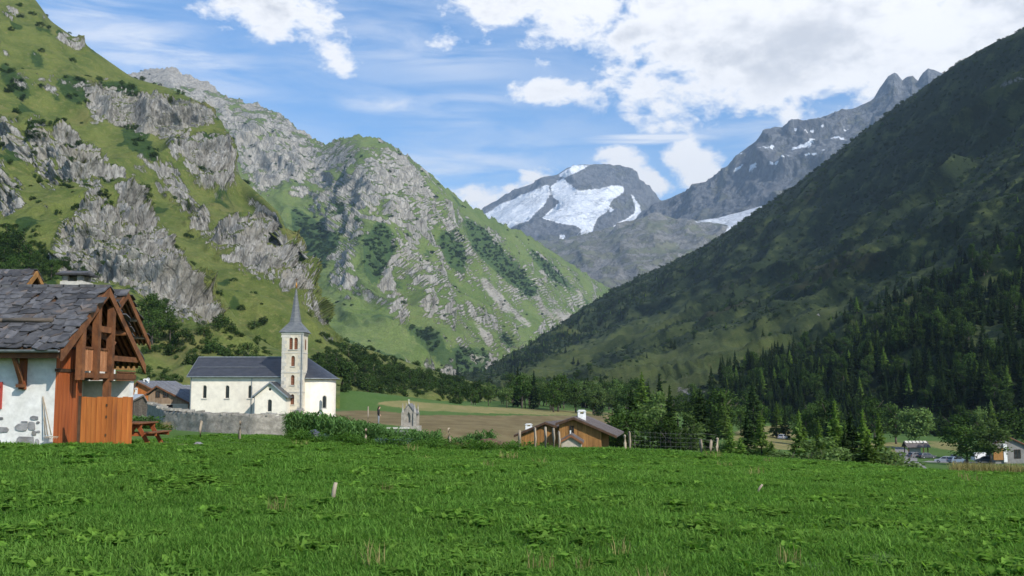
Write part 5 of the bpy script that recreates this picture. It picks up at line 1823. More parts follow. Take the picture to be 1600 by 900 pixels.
def church():
    T = Thing('church', (-35, 136, -2.3), 'cream village church with slender grey spire and black slate roof', 'church')
    zb = -3.4
    x0, xr = at(297, 612, 136).x, -28.0
    zt, zr, yr = 3.75, 6.2, 140.5
    # nave
    nave = T.part('nave_wall', MB().prism([(x0, 136, zb), (x0, 145, zb), (x0, 145, zt), (x0, yr, zr - 0.12), (x0, 136, zt)], (xr - x0, 0, 0)), M_CREAM)
    cuts = []
    for a, b in ((316.2, 323.2), (351.4, 358.6), (387, 394.4)):
        arched_window(T, a, b, 602, 622.5, 136, None, cuts)
    cut(nave, cuts)
    ov = 0.4
    sl = (zr - zt) / (yr - 136)
    rx0 = x0 - 0.35
    for s in (1, -1):
        ye = 136 - ov if s > 0 else 145 + ov
        ze = zt - ov * sl
        r = T.part('nave_roof', MB().prism([(rx0, ye, ze), (rx0, yr, zr), (rx0, yr, zr + 0.16), (rx0, ye, ze + 0.16)], (xr - rx0, 0, 0)), M_CHSLATE)
        if s > 0:
            ys = 136 - ov + (yr - 136 + ov) * 0.45
            zs = ze + (zr - ze) * 0.45 + 0.2
            T.part('snow_guard', MB().tube([(rx0 + .6, ys, zs), (xr - 5, ys, zs)], 0.035, 6), M_ZINC, r)
            T.part('gutter', MB().box((rx0, ye - 0.13, ze + 0.02), (xr, ye - 0.003, ze + 0.14)), M_ZINC, r)
            for k in range(9):
                x = rx0 + 0.8 + k * 1.65
                T.part('roof_seam', MB().beam((x, ye, ze + 0.17), (x, yr, zr + 0.17), 0.05, 0.02, (0, -sl, 1)), M_CHSLATE, r)
        T.part('verge_board', MB().prism([(rx0 - .05, ye, ze - 0.1), (rx0 - .05, yr, zr - 0.1), (rx0 - .05, yr, zr + 0.18), (rx0 - .05, ye, ze + 0.18)], (0.048, 0, 0)), M_ZINC, r)
    T.part('ridge_cap', MB().box((rx0, yr - 0.12, zr + 0.12), (xr, yr + 0.12, zr + 0.24)), M_ZINC)
    T.part('cornice', MB().box((x0 - .02, 135.86, zt - 0.28), (xr, 135.997, zt - 0.06)), M_FRAME)
    # apse: half round with conical roof
    R = 3.9
    n = 20
    ap = MB()
    low = [(xr + R * math.sin(math.pi * k / n), yr - R * math.cos(math.pi * k / n)) for k in range(n + 1)]
    low = [(xr - 0.8, yr - R)] + low + [(xr - 0.8, yr + R)]
    ap.prism([(x, y, zb) for x, y in low], (0, 0, zt - 0.2 - zb))
    apse = T.part('apse_wall', ap, M_CREAM)
    cuts = []
    arched_window(T, 503, 510, 618, 638, yr - R + 0.06, None, cuts, 0.25)
    cut(apse, cuts)
    cone = MB()
    Re = R + 0.42
    for k in range(n):
        a0, a1 = math.pi * k / n, math.pi * (k + 1) / n
        e0 = (xr + Re * math.sin(a0), yr - Re * math.cos(a0), zt - 0.32)
        e1 = (xr + Re * math.sin(a1), yr - Re * math.cos(a1), zt - 0.32)
        cone.face([e0, e1, (xr, yr, zr + 0.12)])
        f0, f1 = (e0[0], e0[1], e0[2] - .12), (e1[0], e1[1], e1[2] - .12)
        cone.face([f0, f1, e1, e0])
        cone.face([f1, f0, (xr, yr, zt - 0.44)])
    ar = T.part('apse_roof', cone, M_CHSLATE)
    gt = MB()
    gt.tube([(xr + (Re + .05) * math.sin(math.pi * k / n), yr - (Re + .05) * math.cos(math.pi * k / n), zt - 0.36) for k in range(n + 1)], 0.07, 6)
    T.part('gutter', gt, M_ZINC, ar)
    # tower
    tx0, tx1, ty0, ty1, tz = at(439, 612, 134.9).x, -27.5, 134.9, 138.0, 9.45
    tw = T.part('tower', MB().box((tx0, ty0, zb), (tx1, ty1, tz)), M_TOWER)
    cuts = []
    for a, b, c, d in ((451.8, 457.6, 527.5, 546), (459.6, 465.4, 527.5, 546), (454.8, 460.8, 556, 572), (454.3, 460.3, 586, 601.5), (453.8, 459.8, 616, 632), (453.6, 458, 647, 653.5)):
        arched_window(T, a, b, c, d, ty0, M_LOUVRE if d < 640 else None, cuts, 0.25)
    cut(tw, cuts)
    for py in (551, 582, 613, 641):
        z = at(455, py, ty0).z
        T.part('string_course', MB().box((tx0 - .04, ty0 - .05, z - 0.06), (tx1 + .05, ty1, z + 0.06)), M_QUOIN)
    k = 0
    z = -2.2
    while z < tz - 0.5:
        w = 0.62 if k % 2 else 0.40
        for xa, xb in ((tx0 - 0.025, tx0 + w), (tx1 - w, tx1 + 0.025)):
            T.part('quoin', MB().box((xa, ty0 - 0.022, z + 0.02), (xb, ty0 + 0.3, z + 0.46)), M_QUOIN)
        k += 1
        z += 0.48
    T.part('arch_moulding', MB().prism([(at(451, 0, ty0).x, ty0 - .03, at(0, 527, ty0).z), (at(466.2, 0, ty0).x, ty0 - .03, at(0, 527, ty0).z)] + [(at(458.6 + 7.6 * math.cos(math.pi * q / 8), 0, ty0).x, ty0 - .03, at(0, 526.8 - 6.5 * math.sin(math.pi * q / 8), ty0).z) for q in range(1, 8)], (0, 0.028, 0)), M_FRAME)
    T.part('downpipe', MB().tube([(tx1 - 0.12, ty0 - 0.1, zb), (tx1 - 0.12, ty0 - 0.1, tz - 0.2)], 0.055, 6), M_ZINC)
    T.part('cornice', MB().box((tx0 - 0.1, ty0 - 0.1, tz - 0.28), (tx1 + 0.1, ty1 + 0.1, tz + 0.002)), M_FRAME)
    T.part('belfry_window', MB().prism([(tx1 + 0.012, 136.1 + x, z) for x, z in arch_pts(0, 0.7, 7.2, 8.6)], (0.01, 0, 0)), M_LOUVRE)
    # spire: flared skirt, then eight-sided needle
    cx, cy = (tx0 + tx1) / 2, (ty0 + ty1) / 2
    hx = (tx1 - tx0) / 2
    rings = []
    for z, h, k8 in ((tz - 0.02, hx + 0.42, 1.0), (tz + 0.22, hx + 0.24, 1.0), (10.3, 1.18, 0.95), (10.86, 0.80, 0.82), (11.8, 0.62, 0.78), (15.5, 0.05, 0.72)):
        ring = []
        for q in range(8):
            a = math.pi / 4 * q
            if q % 2:
                ring.append((cx + h * k8 * (1 if math.cos(a) > 0 else -1), cy + h * k8 * (1 if math.sin(a) > 0 else -1), z))
            else:
                ring.append((cx + h * round(math.cos(a)), cy + h * round(math.sin(a)), z))
        rings.append(ring)
    sp = MB()
    sp.face(rings[0][::-1])
    for i in range(len(rings) - 1):
        for q in range(8):
            sp.face([rings[i][q], rings[i][(q + 1) % 8], rings[i + 1][(q + 1) % 8], rings[i + 1][q]])
    sp.face(rings[-1])
    s = T.part('spire', sp, M_SPIRE)
    f = MB().tube([(cx, cy, 15.4), (cx, cy, 15.75), (cx, cy, 16.0), (cx, cy, 16.3)], [0.08, 0.14, 0.10, 0.02], 8)
    T.part('finial', f, M_GOLD, s, True)
    cr = MB().box((cx - .025, cy - .025, 16.2), (cx + .025, cy + .025, 16.9)).box((cx - .2, cy - .024, 16.56), (cx + .2, cy + .024, 16.62))
    T.part('cross', cr, M_DARKWOOD, s)
    # porch annex
    ax0, ax1, ay = at(398, 612, 132.4).x, at(447, 612, 132.4).x, 132.4
    ze, za = 1.12, 2.78
    xm = (ax0 + ax1) / 2
    an = T.part('annex_wall', MB().prism([(ax0, ay, zb), (ax1, ay, zb), (ax1, ay, ze), (xm, ay, za), (ax0, ay, ze)], (0, 3.55, 0)), M_CREAM)
    cuts = []
    arched_window(T, 417.4, 425, 624, 643.5, ay, None, cuts)
    c_ = at(421.8, 608.3, ay)
    cuts.append(MB().prism([(c_.x + .19 * math.cos(6.283 * q / 12), ay - .2, c_.z + .19 * math.sin(6.283 * q / 12)) for q in range(12)], (0, 0.4, 0)))
    cut(an, cuts)
    T.part('oculus', MB().prism([(c_.x + .2 * math.cos(6.283 * q / 12), ay + .14, c_.z + .2 * math.sin(6.283 * q / 12)) for q in range(12)], (0, 0.04, 0)), M_GLASS)
    k = (za - ze) / (ax1 - xm)
    for s in (-1, 1):
        xe = (ax0 if s < 0 else ax1) + s * 0.38
        e = ze - 0.38 * k
        r = T.part('annex_roof', MB().prism([(xe, ay - .35, e), (xm, ay - .35, za), (xm, ay - .35, za + 0.16), (xe, ay - .35, e + 0.16)], (0, 3.95, 0)), M_CHSLATE)
        T.part('verge_board', MB().prism([(xe, ay - .39, e - 0.06), (xm, ay - .39, za - .06), (xm, ay - .39, za + 0.18), (xe, ay - .39, e + 0.18)], (0, 0.038, 0)), M_ZINC, r)
    T.part('downpipe', MB().tube([(ax0 + 0.02, ay - 0.07, zb), (ax0 + 0.02, ay - 0.07, ze)], 0.05, 6), M_ZINC)
    T.part('downpipe', MB().tube([(x0 + 0.12, 135.92, zb), (x0 + 0.12, 135.92, zt - .2)], 0.05, 6), M_ZINC)
    T.part('downpipe', MB().tube([(-34.4, 135.92, zb), (-34.4, 135.92, zt - .2)], 0.05, 6), M_ZINC)


church()


# ------------------------------------------------------------------ village houses
def gable_house(name, label, depth, L, A, Rr, wl, wr, length, run, m_wall, m_roof, base_dz=0.0, lower=None, verge=0.5, m_barge=None, windows=(), chimneys=(), boards=0, sill=None):
    """house seen gable on; L, A, Rr = pixel of left eave, apex, right eave; wl, wr = wall edges in pixels; run = x shift per metre of length"""
    l, a, r = at(*L, depth), at(*A, depth), at(*Rr, depth)
    xa, xb = at(wl, HOR, depth).x, at(wr, HOR, depth).x
    g = min(gz(xa, depth), gz(xb, depth)) + base_dz
    T = Thing(name, ((xa + xb) / 2, depth, g), label, 'house')
    v = Vector((run, 1, 0)).normalized()

    def roof_z(x):
        if x < a.x:
            return l.z + (a.z - l.z) * (x - l.x) / (a.x - l.x)
        return r.z + (a.z - r.z) * (r.x - x) / (r.x - a.x)
    off = v * verge
    poly = [(xa, depth, g - 1.0), (xb, depth, g - 1.0), (xb, depth, roof_z(xb) - .12), (a.x, depth, a.z - .12), (xa, depth, roof_z(xa) - .12)]
    poly = [Vector(p) + off for p in poly]
    wall = T.part('wall', MB().prism(poly, v * length), m_wall)
    if boards:
        for k in range(boards):
            x0_, x1_ = xa + (xb - xa) * k / boards, xa + (xb - xa) * (k + 1) / boards
            zlo = at(0, lower, depth).z if lower else g - .5
            q = [Vector((x0_ + .012, depth, zlo)), Vector((x1_ - .012, depth, zlo)), Vector((x1_ - .012, depth, roof_z(x1_ - .012) - .16)), Vector((x0_ + .012, depth, roof_z(x0_ + .012) - .16))]
            if x0_ < a.x < x1_:
                q.insert(3, Vector((a.x, depth, a.z - .16)))
            T.part('board', MB().prism([p + off for p in q], -v * (0.035 + 0.012 * (k % 2))), m_wall, wall)
    if lower:
        zl = at(0, lower, depth).z
        q = [(xa - .02, depth, g - 1.0), (xb + .02, depth, g - 1.0), (xb + .02, depth, zl), (xa - .02, depth, zl)]
        T.part('lower_wall', MB().prism([Vector(p) + off for p in q], -v * 0.06), M_BEIGE)
    for e in (l, r):
        p = [e, a, a + Vector((0, 0, .16)), e + Vector((0, 0, .16))]
        rf = T.part('roof', MB().prism(p, v * (length + 2 * verge)), m_roof)
        d = -v * 0.06
        T.part('barge_board', MB().prism([e + Vector((0, 0, -.12)), a + Vector((0, 0, -.12)), a + Vector((0, 0, .1)), e + Vector((0, 0, .1))], d), m_barge or M_BEAM, rf)
        for k in range(int(length // 1.2)):
            u = v * (0.4 + k * 1.2) + Vector((0, 0, .17))
            T.part('roof_course', MB().beam(e + u, a + u, 0.06, 0.03), m_roof, rf)
    for (p0, q0, p1, q1, curtain) in windows:
        c0, c1 = at(p0, q1, depth), at(p1, q0, depth)
        o2 = off - v * 0.075
        w = T.part('window', MB().prism([Vector((c0.x, depth, c0.z)) + off, Vector((c1.x, depth, c0.z)) + off, Vector((c1.x, depth, c1.z)) + off, Vector((c0.x, depth, c1.z)) + off], -v * 0.07), M_GLASS)
        fr = MB()
        t_ = 0.06
        for (u0, w0, u1, w1) in ((c0.x - t_, c0.z - t_, c0.x, c1.z + t_), (c1.x, c0.z - t_, c1.x + t_, c1.z + t_), (c0.x, c0.z - t_, c1.x, c0.z), (c0.x, c1.z, c1.x, c1.z + t_), ((c0.x + c1.x) / 2 - .025, c0.z, (c0.x + c1.x) / 2 + .025, c1.z)):
            fr.prism([Vector((u0, depth, w0)) + off, Vector((u1, depth, w0)) + off, Vector((u1, depth, w1)) + off, Vector((u0, depth, w1)) + off], -v * 0.11)
        T.part('frame', fr, M_DARKWOOD, w)
        if curtain:
            T.part('curtain', MB().prism([Vector((c0.x, depth, c0.z)) + o2, Vector(((c0.x + c1.x) / 2 - .03, depth, c0.z)) + o2, Vector(((c0.x + c1.x) / 2 - .03, depth, c0.z + (c1.z - c0.z) * .6)) + o2, Vector((c0.x, depth, c0.z + (c1.z - c0.z) * .6)) + o2], -v * 0.01), M_WHITE, w)
    for (p0, q0, p1, q1, back, kind) in chimneys:
        dd = depth + back
        c0, c1 = at(p0, q1, dd), at(p1, q0, dd)
        w = c1.x - c0.x
        H = c1.z - c0.z
        c = T.part('chimney', MB().box((c0.x, dd, c0.z - 0.6), (c1.x, dd + w, c0.z + H * 0.62)), M_WHITE)
        for sx in (0, 1):
            for sy in (0, 1):
                T.part('stub', MB().box((c0.x + sx * w * .72, dd + sy * w * .72, c0.z + H * .62), (c0.x + sx * w * .72 + w * .28, dd + sy * w * .72 + w * .28, c0.z + H * .84)), M_WHITE, c)
        T.part('cap', MB().prism([(c0.x - .06, dd - .06, c0.z + H * .84), (c1.x + .06, dd - .06, c0.z + H * .84), (c1.x - .1, dd - .06, c0.z + H), (c0.x + .1, dd - .06, c0.z + H)], (0, w + .12, 0)), M_WHITE, c)
    return T


gable_house('village_house', 'brown boarded house with four small windows left of the church', 142, (225.5, 618), (244.6, 603.5), (296, 630), 227.5, 290, 9, 0.6, M_BROWNW, M_GREYR, 0, 631, 0.5, M_BEAM,
            [(239.8, 612, 245.6, 620.5, 0), (251.5, 612, 258, 620.5, 0), (238.3, 633, 244.8, 640, 0), (257.5, 633, 265.3, 641, 0)], [], 12)
gable_house('shed', 'grey shed with a pale sheet roof in front of the brown village house', 132, (208, 626), (224, 618), (234, 634), 210, 232.5, 5, -0.6, M_LOG, M_SHEET, 0, None, 0.25, M_LOG, [], [], 8)
hv = gable_house('village_house', 'blue grey roofed house with white chimney behind the brown house', 162, (196, 622), (214, 596), (243, 611), 198, 240, 8, 0.4, M_ORANGE, M_GREYR, 0, None, 0.5, M_BEAM, [], [(223.6, 591.5, 231, 604, 1.0, 0), (210, 606, 215, 614, 0.4, 0)])
d_ = at(231.8, 593, 162.8)
mbd = MB()
for k in range(10):
    a0, a1 = 6.283 * k / 10, 6.283 * (k + 1) / 10
    mbd.face([(d_.x, d_.y, d_.z), (d_.x + .3 * math.cos(a0), d_.y - .1, d_.z + .3 * math.sin(a0)), (d_.x + .3 * math.cos(a1), d_.y - .1, d_.z + .3 * math.sin(a1))])
mbd.tube([(d_.x - .3, d_.y + .1, d_.z - .1), (d_.x, d_.y, d_.z)], .03, 6)
hv.part('satellite_dish', mbd, M_WHITE)
gable_house('village_house', 'house with a light grey roof between the brown house and the church', 170, (262, 614), (279, 603), (302, 614), 264, 300, 8, 0.3, M_BEIGE, M_SHEET, 0, None, 0.4, M_ZINC)
gable_house('timber_house', 'honey coloured timber house with white chimney beyond the meadow', 102, (868, 663), (896, 653.5), (964, 683), 872, 938, 9, 0.18, M_TIMBER, M_BROWNR, 0, None, 0.6, M_DARKWOOD,
            [(889.3, 666.5, 895, 682, 1)], [(903, 640.5, 915.5, 657, 1.6, 0)], 14)
gable_house('timber_house', 'lower timber house with small white chimney behind the fence posts', 108, (803, 681.5), (852, 661), (881, 671.5), 812, 878, 7, 0.35, M_TIMBER, M_BROWNR, 0, None, 0.5, M_DARKWOOD, [], [(821, 662, 831.5, 673, 0.6, 0)], 13)
gable_house('shed', 'little shed with a reddish roof in front of the timber houses', 94, (872, 692), (892, 681), (911, 693), 876, 907, 3, 0.1, M_BEIGE, M_BROWNR, 0, None, 0.2, M_BEAM, [], [], 0)
gable_house('barn', 'grey rendered barn with orange door beside the car park', 218, (1545, 699), (1573, 681.5), (1640, 712), 1551, 1636, 12, 0.3, M_BARN, M_BROWNR, 0, None, 0.6, M_BEAM, [(1586.5, 703, 1595, 716, 0)])
barn_door = [o for o in bpy.data.objects if o.name.startswith('barn')][0]
p0, p1 = at(1554.5, 714.5, 217.7), at(1570, 701, 217.7)
dm = MB().box((p0.x, 218.2, p0.z - .6), (p1.x, 218.62, p1.z))
me = dm.mesh('door', M_TIMBER)
me.transform(Matrix.Translation(-barn_door.location))
link_mesh('door', me, None, barn_door)
p0, p1 = at(1570.4, 718, 217.7), at(1574.5, 694, 217.7)
me = MB().box((p0.x, 218.1, p0.z - .6), (p1.x, 218.62, p1.z)).mesh('pillar', M_WHITE)
me.transform(Matrix.Translation(-barn_door.location))
link_mesh('pillar', me, None, barn_door)


# ------------------------------------------------------------------ churchyard wall, graves, fences, gardens
def stone_wall(name, label, pts, h, thick, seed):
    """rubble wall along pts = [(px, depth)], with its stones raised in the face and loose coping stones on top"""
    rnd = random.Random(seed)
    line = [on_ground(p, d) for p, d in pts]
    fine = []
    for a, b in zip(line[:-1], line[1:]):
        n = max(2, int((b - a).length / 0.22))
        for k in range(n):
            q = a.lerp(b, k / n)
            q.z = gz(q.x, q.y)
            fine.append(q)
    fine.append(line[-1])
    nv = 9
    rows = []
    P = []
    for i, q in enumerate(fine):
        d = (fine[min(i + 1, len(fine) - 1)] - fine[max(i - 1, 0)]).normalized()
        s = Vector((d.y, -d.x, 0))
        if s.y > 0:
            s = -s
        top = h * (1 + 0.06 * math.sin(i * 0.13) + rnd.uniform(-.03, .03))
        prof = [(0.5, -0.5)] + [(0.5 - 0.12 * k / nv, top * k / nv) for k in range(nv + 1)] + [(-0.4, top), (-0.5, -0.5)]
        for (a_, z) in prof:
            P.append(q + s * (a_ * thick) + Vector((0, 0, z)))
    P = np.array([tuple(p) for p in P])
    n_ = fbm(P / 0.45, 3, 0.6) * 0.05 + np.round(fbm(P / 0.38 + 5, 1) * 3) * 0.022
    P[:, 1] -= n_
    P[:, 2] += fbm(P / 0.5 + 9, 2) * 0.03
    m = len(prof)
    o = grid_mesh('wall_body', P, m, len(fine), M_WALLST, None, False)
    base = line[0]
    o.data.transform(Matrix.Translation(-base))
    e = empty(name, base, 0, label, 'wall')
    o.parent = e
    meshes = []
    for k in range(5):
        w, dd, hh = rnd.uniform(.2, .32), rnd.uniform(.2, .28), rnd.uniform(.07, .14)
        j = lambda v: v * rnd.uniform(0.75, 1.1)
        meshes.append(MB().hexa([(-j(w), -j(dd), -.05), (j(w), -j(dd), -.05), (j(w), j(dd), -.05), (-j(w), j(dd), -.05), (-j(w), -j(dd), j(hh)), (j(w), -j(dd), j(hh)), (j(w), j(dd), j(hh)), (-j(w), j(dd), j(hh))]).mesh('coping_stone', M_WALLST))
    i = 0
    while i < len(fine) - 1:
        q = fine[i]
        link_mesh('coping_stone', meshes[rnd.randrange(5)], None, e, Vector((q.x, q.y, q.z + h)) - base, (rnd.uniform(-.1, .1), rnd.uniform(-.1, .1), rnd.uniform(-.3, .3)))
        i += rnd.choice((2, 2, 3))


stone_wall('stone_wall', 'long grey rubble stone wall in front of the church', [(236, 84), (262, 78), (330, 75), (400, 74), (458, 76), (470, 82)], 1.72, 0.6, 1)
stone_wall('stone_wall', 'low broken stone wall at the foot of the church apse', [(455, 118), (500, 120), (543, 122)], 0.75, 0.6, 2)


def monument():
    c = on_ground(639, 95)
    zt = at(639, 626, 95).z
    T = Thing('grave_chapel', c, 'small pointed stone grave chapel with pinnacles beyond the garden', 'tomb')
    m = pmat('old_grave_stone', (0.26, 0.235, 0.20), (0.38, 0.35, 0.30), 3.0, vary=0.1, c3=(0.20, 0.18, 0.155))
    x, y, z = c
    H = zt - z
    w, d = 0.52, 0.85
    zw, za = z + H * 0.55, z + H * 0.86
    body = T.part('wall', MB().prism([(x - w, y, z - .3), (x + w, y, z - .3), (x + w, y, zw), (x, y, za), (x - w, y, zw)], (0.15, d * 2, 0)), m)
    nic = MB().prism([(x - .17, y - .2, z + .5), (x + .17, y - .2, z + .5), (x + .17, y - .2, z + H * .45), (x, y - .2, z + H * .6), (x - .17, y - .2, z + H * .45)], (0, 0.42, 0))
    cut(body, [nic])
    for s in (-1, 1):
        T.part('roof', MB().prism([(x + s * (w + .14), y - .08, zw - .14), (x, y - .08, za), (x, y - .08, za + .1), (x + s * (w + .14), y - .08, zw - .02)], (0.16, d * 2 + .16, 0)), M_STONE)
    for s in (-1, 1):
        for yy in (y - .05, y + 2 * d - .1):
            xx = x + s * (w + .03) + (0.15 if yy > y + .5 else 0)
            p = T.part('corner_pillar', MB().box((xx - .12, yy - .1, z - .3), (xx + .12, yy + .14, zw + .05)), m)
            T.part('pinnacle', MB().tube([(xx, yy, zw + .05), (xx, yy, zw + .18), (xx, yy, za + .12)], [.12, .09, .015], 6), m, p)
    T.part('step', MB().box((x - w - .4, y - .5, z - .3), (x + w + .5, y + 2 * d + .3, z + .16)), m)
    T.part('crest', MB().prism([(x - .05, y - .02, za), (x + .05, y - .02, za), (x + .05, y + .35, za + .06), (x + .03, y + .02, zt - .08), (x, y, zt + .05), (x - .03, y - .02, zt - .08)], (0, 0.12, 0)), M_QUOIN)
    T.part('cross', MB().box((x - .03, y + .02, zt - .1), (x + .03, y + .08, zt + .16)).box((x - .11, y + .021, zt + .03), (x + .11, y + .079, zt + .08)), M_QUOIN)
    c = on_ground(575.6, 92)
    h = at(575, 635, 92).z - c.z
    o = MB().tube([(c.x, c.y, c.z - .3), (c.x + .01, c.y, c.z + h * .5), (c.x, c.y, c.z + h)], [.07, .065, .06], 7).build('wooden_post', M_POST, None, True)
    tag(o, 'pale slim post standing beside the person in black', 'post')
    # table tomb slab in front
    c = on_ground(622, 88)
    T = Thing('grave_slab', c, 'flat pale stone slab low in front of the grave chapel', 'grave')
    T.part('slab', MB().box((c.x - .9, c.y - .4, c.z + .35), (c.x + 1.0, c.y + .5, c.z + .47)), M_QUOIN)
    T.part('plinth', MB().box((c.x - .75, c.y - .3, c.z - .2), (c.x + .85, c.y + .4, c.z + .35)), M_STONE)


monument()


def person():
    c = on_ground(592, 97)
    e = empty('person', c, 0.0, 'person in black top and grey trousers standing with bowed head', 'person')
    S = 1.72
    # connected skeleton: facing +x (to the right), head bowed
    J = {'pel': (0, 0, .53, .085), 'wai': (0, 0, .62, .075), 'che': (-.01, 0, .74, .085), 'nek': (0, 0, .835, .035), 'hd0': (.025, 0, .88, .045), 'hd1': (.04, 0, .93, .058), 'hd2': (.045, 0, .975, .035),
         'nose': (.098, 0, .905, .010),
         'hl': (0, .05, .50, .06), 'kl': (.01, .055, .28, .042), 'al': (-.01, .055, .045, .028), 'tl': (.085, .06, .015, .020),
         'hr': (0, -.05, .50, .06), 'kr': (.015, -.055, .28, .042), 'ar': (.0, -.055, .045, .028), 'tr': (.095, -.06, .015, .020),
         'sl': (-.01, .105, .79, .04), 'el': (-.01, .125, .63, .03), 'wl': (.07, .10, .52, .021), 'pl': (.10, .085, .49, .018), 'sr': (-.01, -.105, .79, .04), 'er': (-.01, -.125, .63, .03), 'wr': (.07, -.10, .52, .021), 'pr': (.10, -.085, .49, .018)}
    for s, sy in (('l', 1), ('r', -1)):
        for k in range(5):
            J['f%d%s' % (k, s)] = (.118 + .004 * (k % 3), sy * (.098 - .009 * k), .462 + .004 * abs(k - 2), .0055)
            J['g%d%s' % (k, s)] = (.125 + (.012 if k else .004), sy * (.094 - .010 * k), .440 + .004 * abs(k - 2), .0045)
    names = list(J)
    E = [('pel', 'wai'), ('wai', 'che'), ('che', 'nek'), ('nek', 'hd0'), ('hd0', 'hd1'), ('hd1', 'hd2'), ('hd0', 'nose'), ('pel', 'hl'), ('hl', 'kl'), ('kl', 'al'), ('al', 'tl'), ('pel', 'hr'), ('hr', 'kr'), ('kr', 'ar'), ('ar', 'tr'),
         ('che', 'sl'), ('sl', 'el'), ('el', 'wl'), ('wl', 'pl'), ('che', 'sr'), ('sr', 'er'), ('er', 'wr'), ('wr', 'pr')]
    for s in 'lr':
        for k in range(5):
            E += [('p' + s, 'f%d%s' % (k, s)), ('f%d%s' % (k, s), 'g%d%s' % (k, s))]
    me = bpy.data.meshes.new('body_sketch')
    me.from_pydata([tuple(v * S for v in J[n][:3]) for n in names], [(names.index(a), names.index(b)) for a, b in E], [])
    o = bpy.data.objects.new('body', me)
    COL.objects.link(o)
    o.modifiers.new('skin', 'SKIN')
    for i, n in enumerate(names):
        sv = me.skin_vertices[0].data[i]
        sv.radius = (J[n][3] * S, J[n][3] * S)
        sv.use_root = (n == 'pel')
    sb = o.modifiers.new('sub', 'SUBSURF')
    sb.levels = sb.render_levels = 1
    dg = bpy.context.evaluated_depsgraph_get()
    m2 = bpy.data.meshes.new_from_object(o.evaluated_get(dg))
    bpy.data.objects.remove(o)
    skin = pmat('skin', (0.45, 0.28, 0.20), (0.5, 0.32, 0.23), 8.0, vary=0)
    black = pmat('black_cloth', (0.012, 0.012, 0.014), (0.022, 0.022, 0.025), 8.0, vary=0)
    grey = pmat('grey_cloth', (0.20, 0.21, 0.24), (0.27, 0.28, 0.31), 8.0, vary=0)
    shoe = pmat('shoe', (0.03, 0.025, 0.02), (0.05, 0.04, 0.03), 8.0, vary=0)
    m2.materials.clear()
    for m in (skin, black, grey, shoe):
        m2.materials.append(m)
    for p in m2.polygons:
        z = p.center.z / S
        x = p.center.x / S
        y = abs(p.center.y / S)
        arm = y > .085 or (x > .05 and .4 < z < .6)
        p.material_index = 0 if z > .845 or (arm and x > .075 and z < .56) else 1 if z > .56 or (arm and z > .45) else 3 if z < .04 else 2
        p.use_smooth = True
    b = link_mesh('body', m2, None, e)
    hair = pmat('dark_hair', (0.03, 0.018, 0.012), (0.06, 0.035, 0.02), 12.0, stretch=(3, 3, .5), vary=0)
    hb = MB()
    rings = []
    for z, cx, r in ((.72, -.045, .02), (.78, -.04, .055), (.85, -.02, .066), (.91, .012, .075), (.96, .028, .068), (1.0, .035, .04), (1.008, .036, .005)):
        rings.append([((cx + r * math.cos(6.283 * k / 12) * (0.8 if math.cos(6.283 * k / 12) < 0 else .62)) * S, r * 0.95 * math.sin(6.283 * k / 12) * S, z * S) for k in range(12)])
    for i in range(len(rings) - 1):
        for k in range(12):
            hb.face([rings[i][k], rings[i][(k + 1) % 12], rings[i + 1][(k + 1) % 12], rings[i + 1][k]])
    hb.build('hair', hair, e, True)


person()


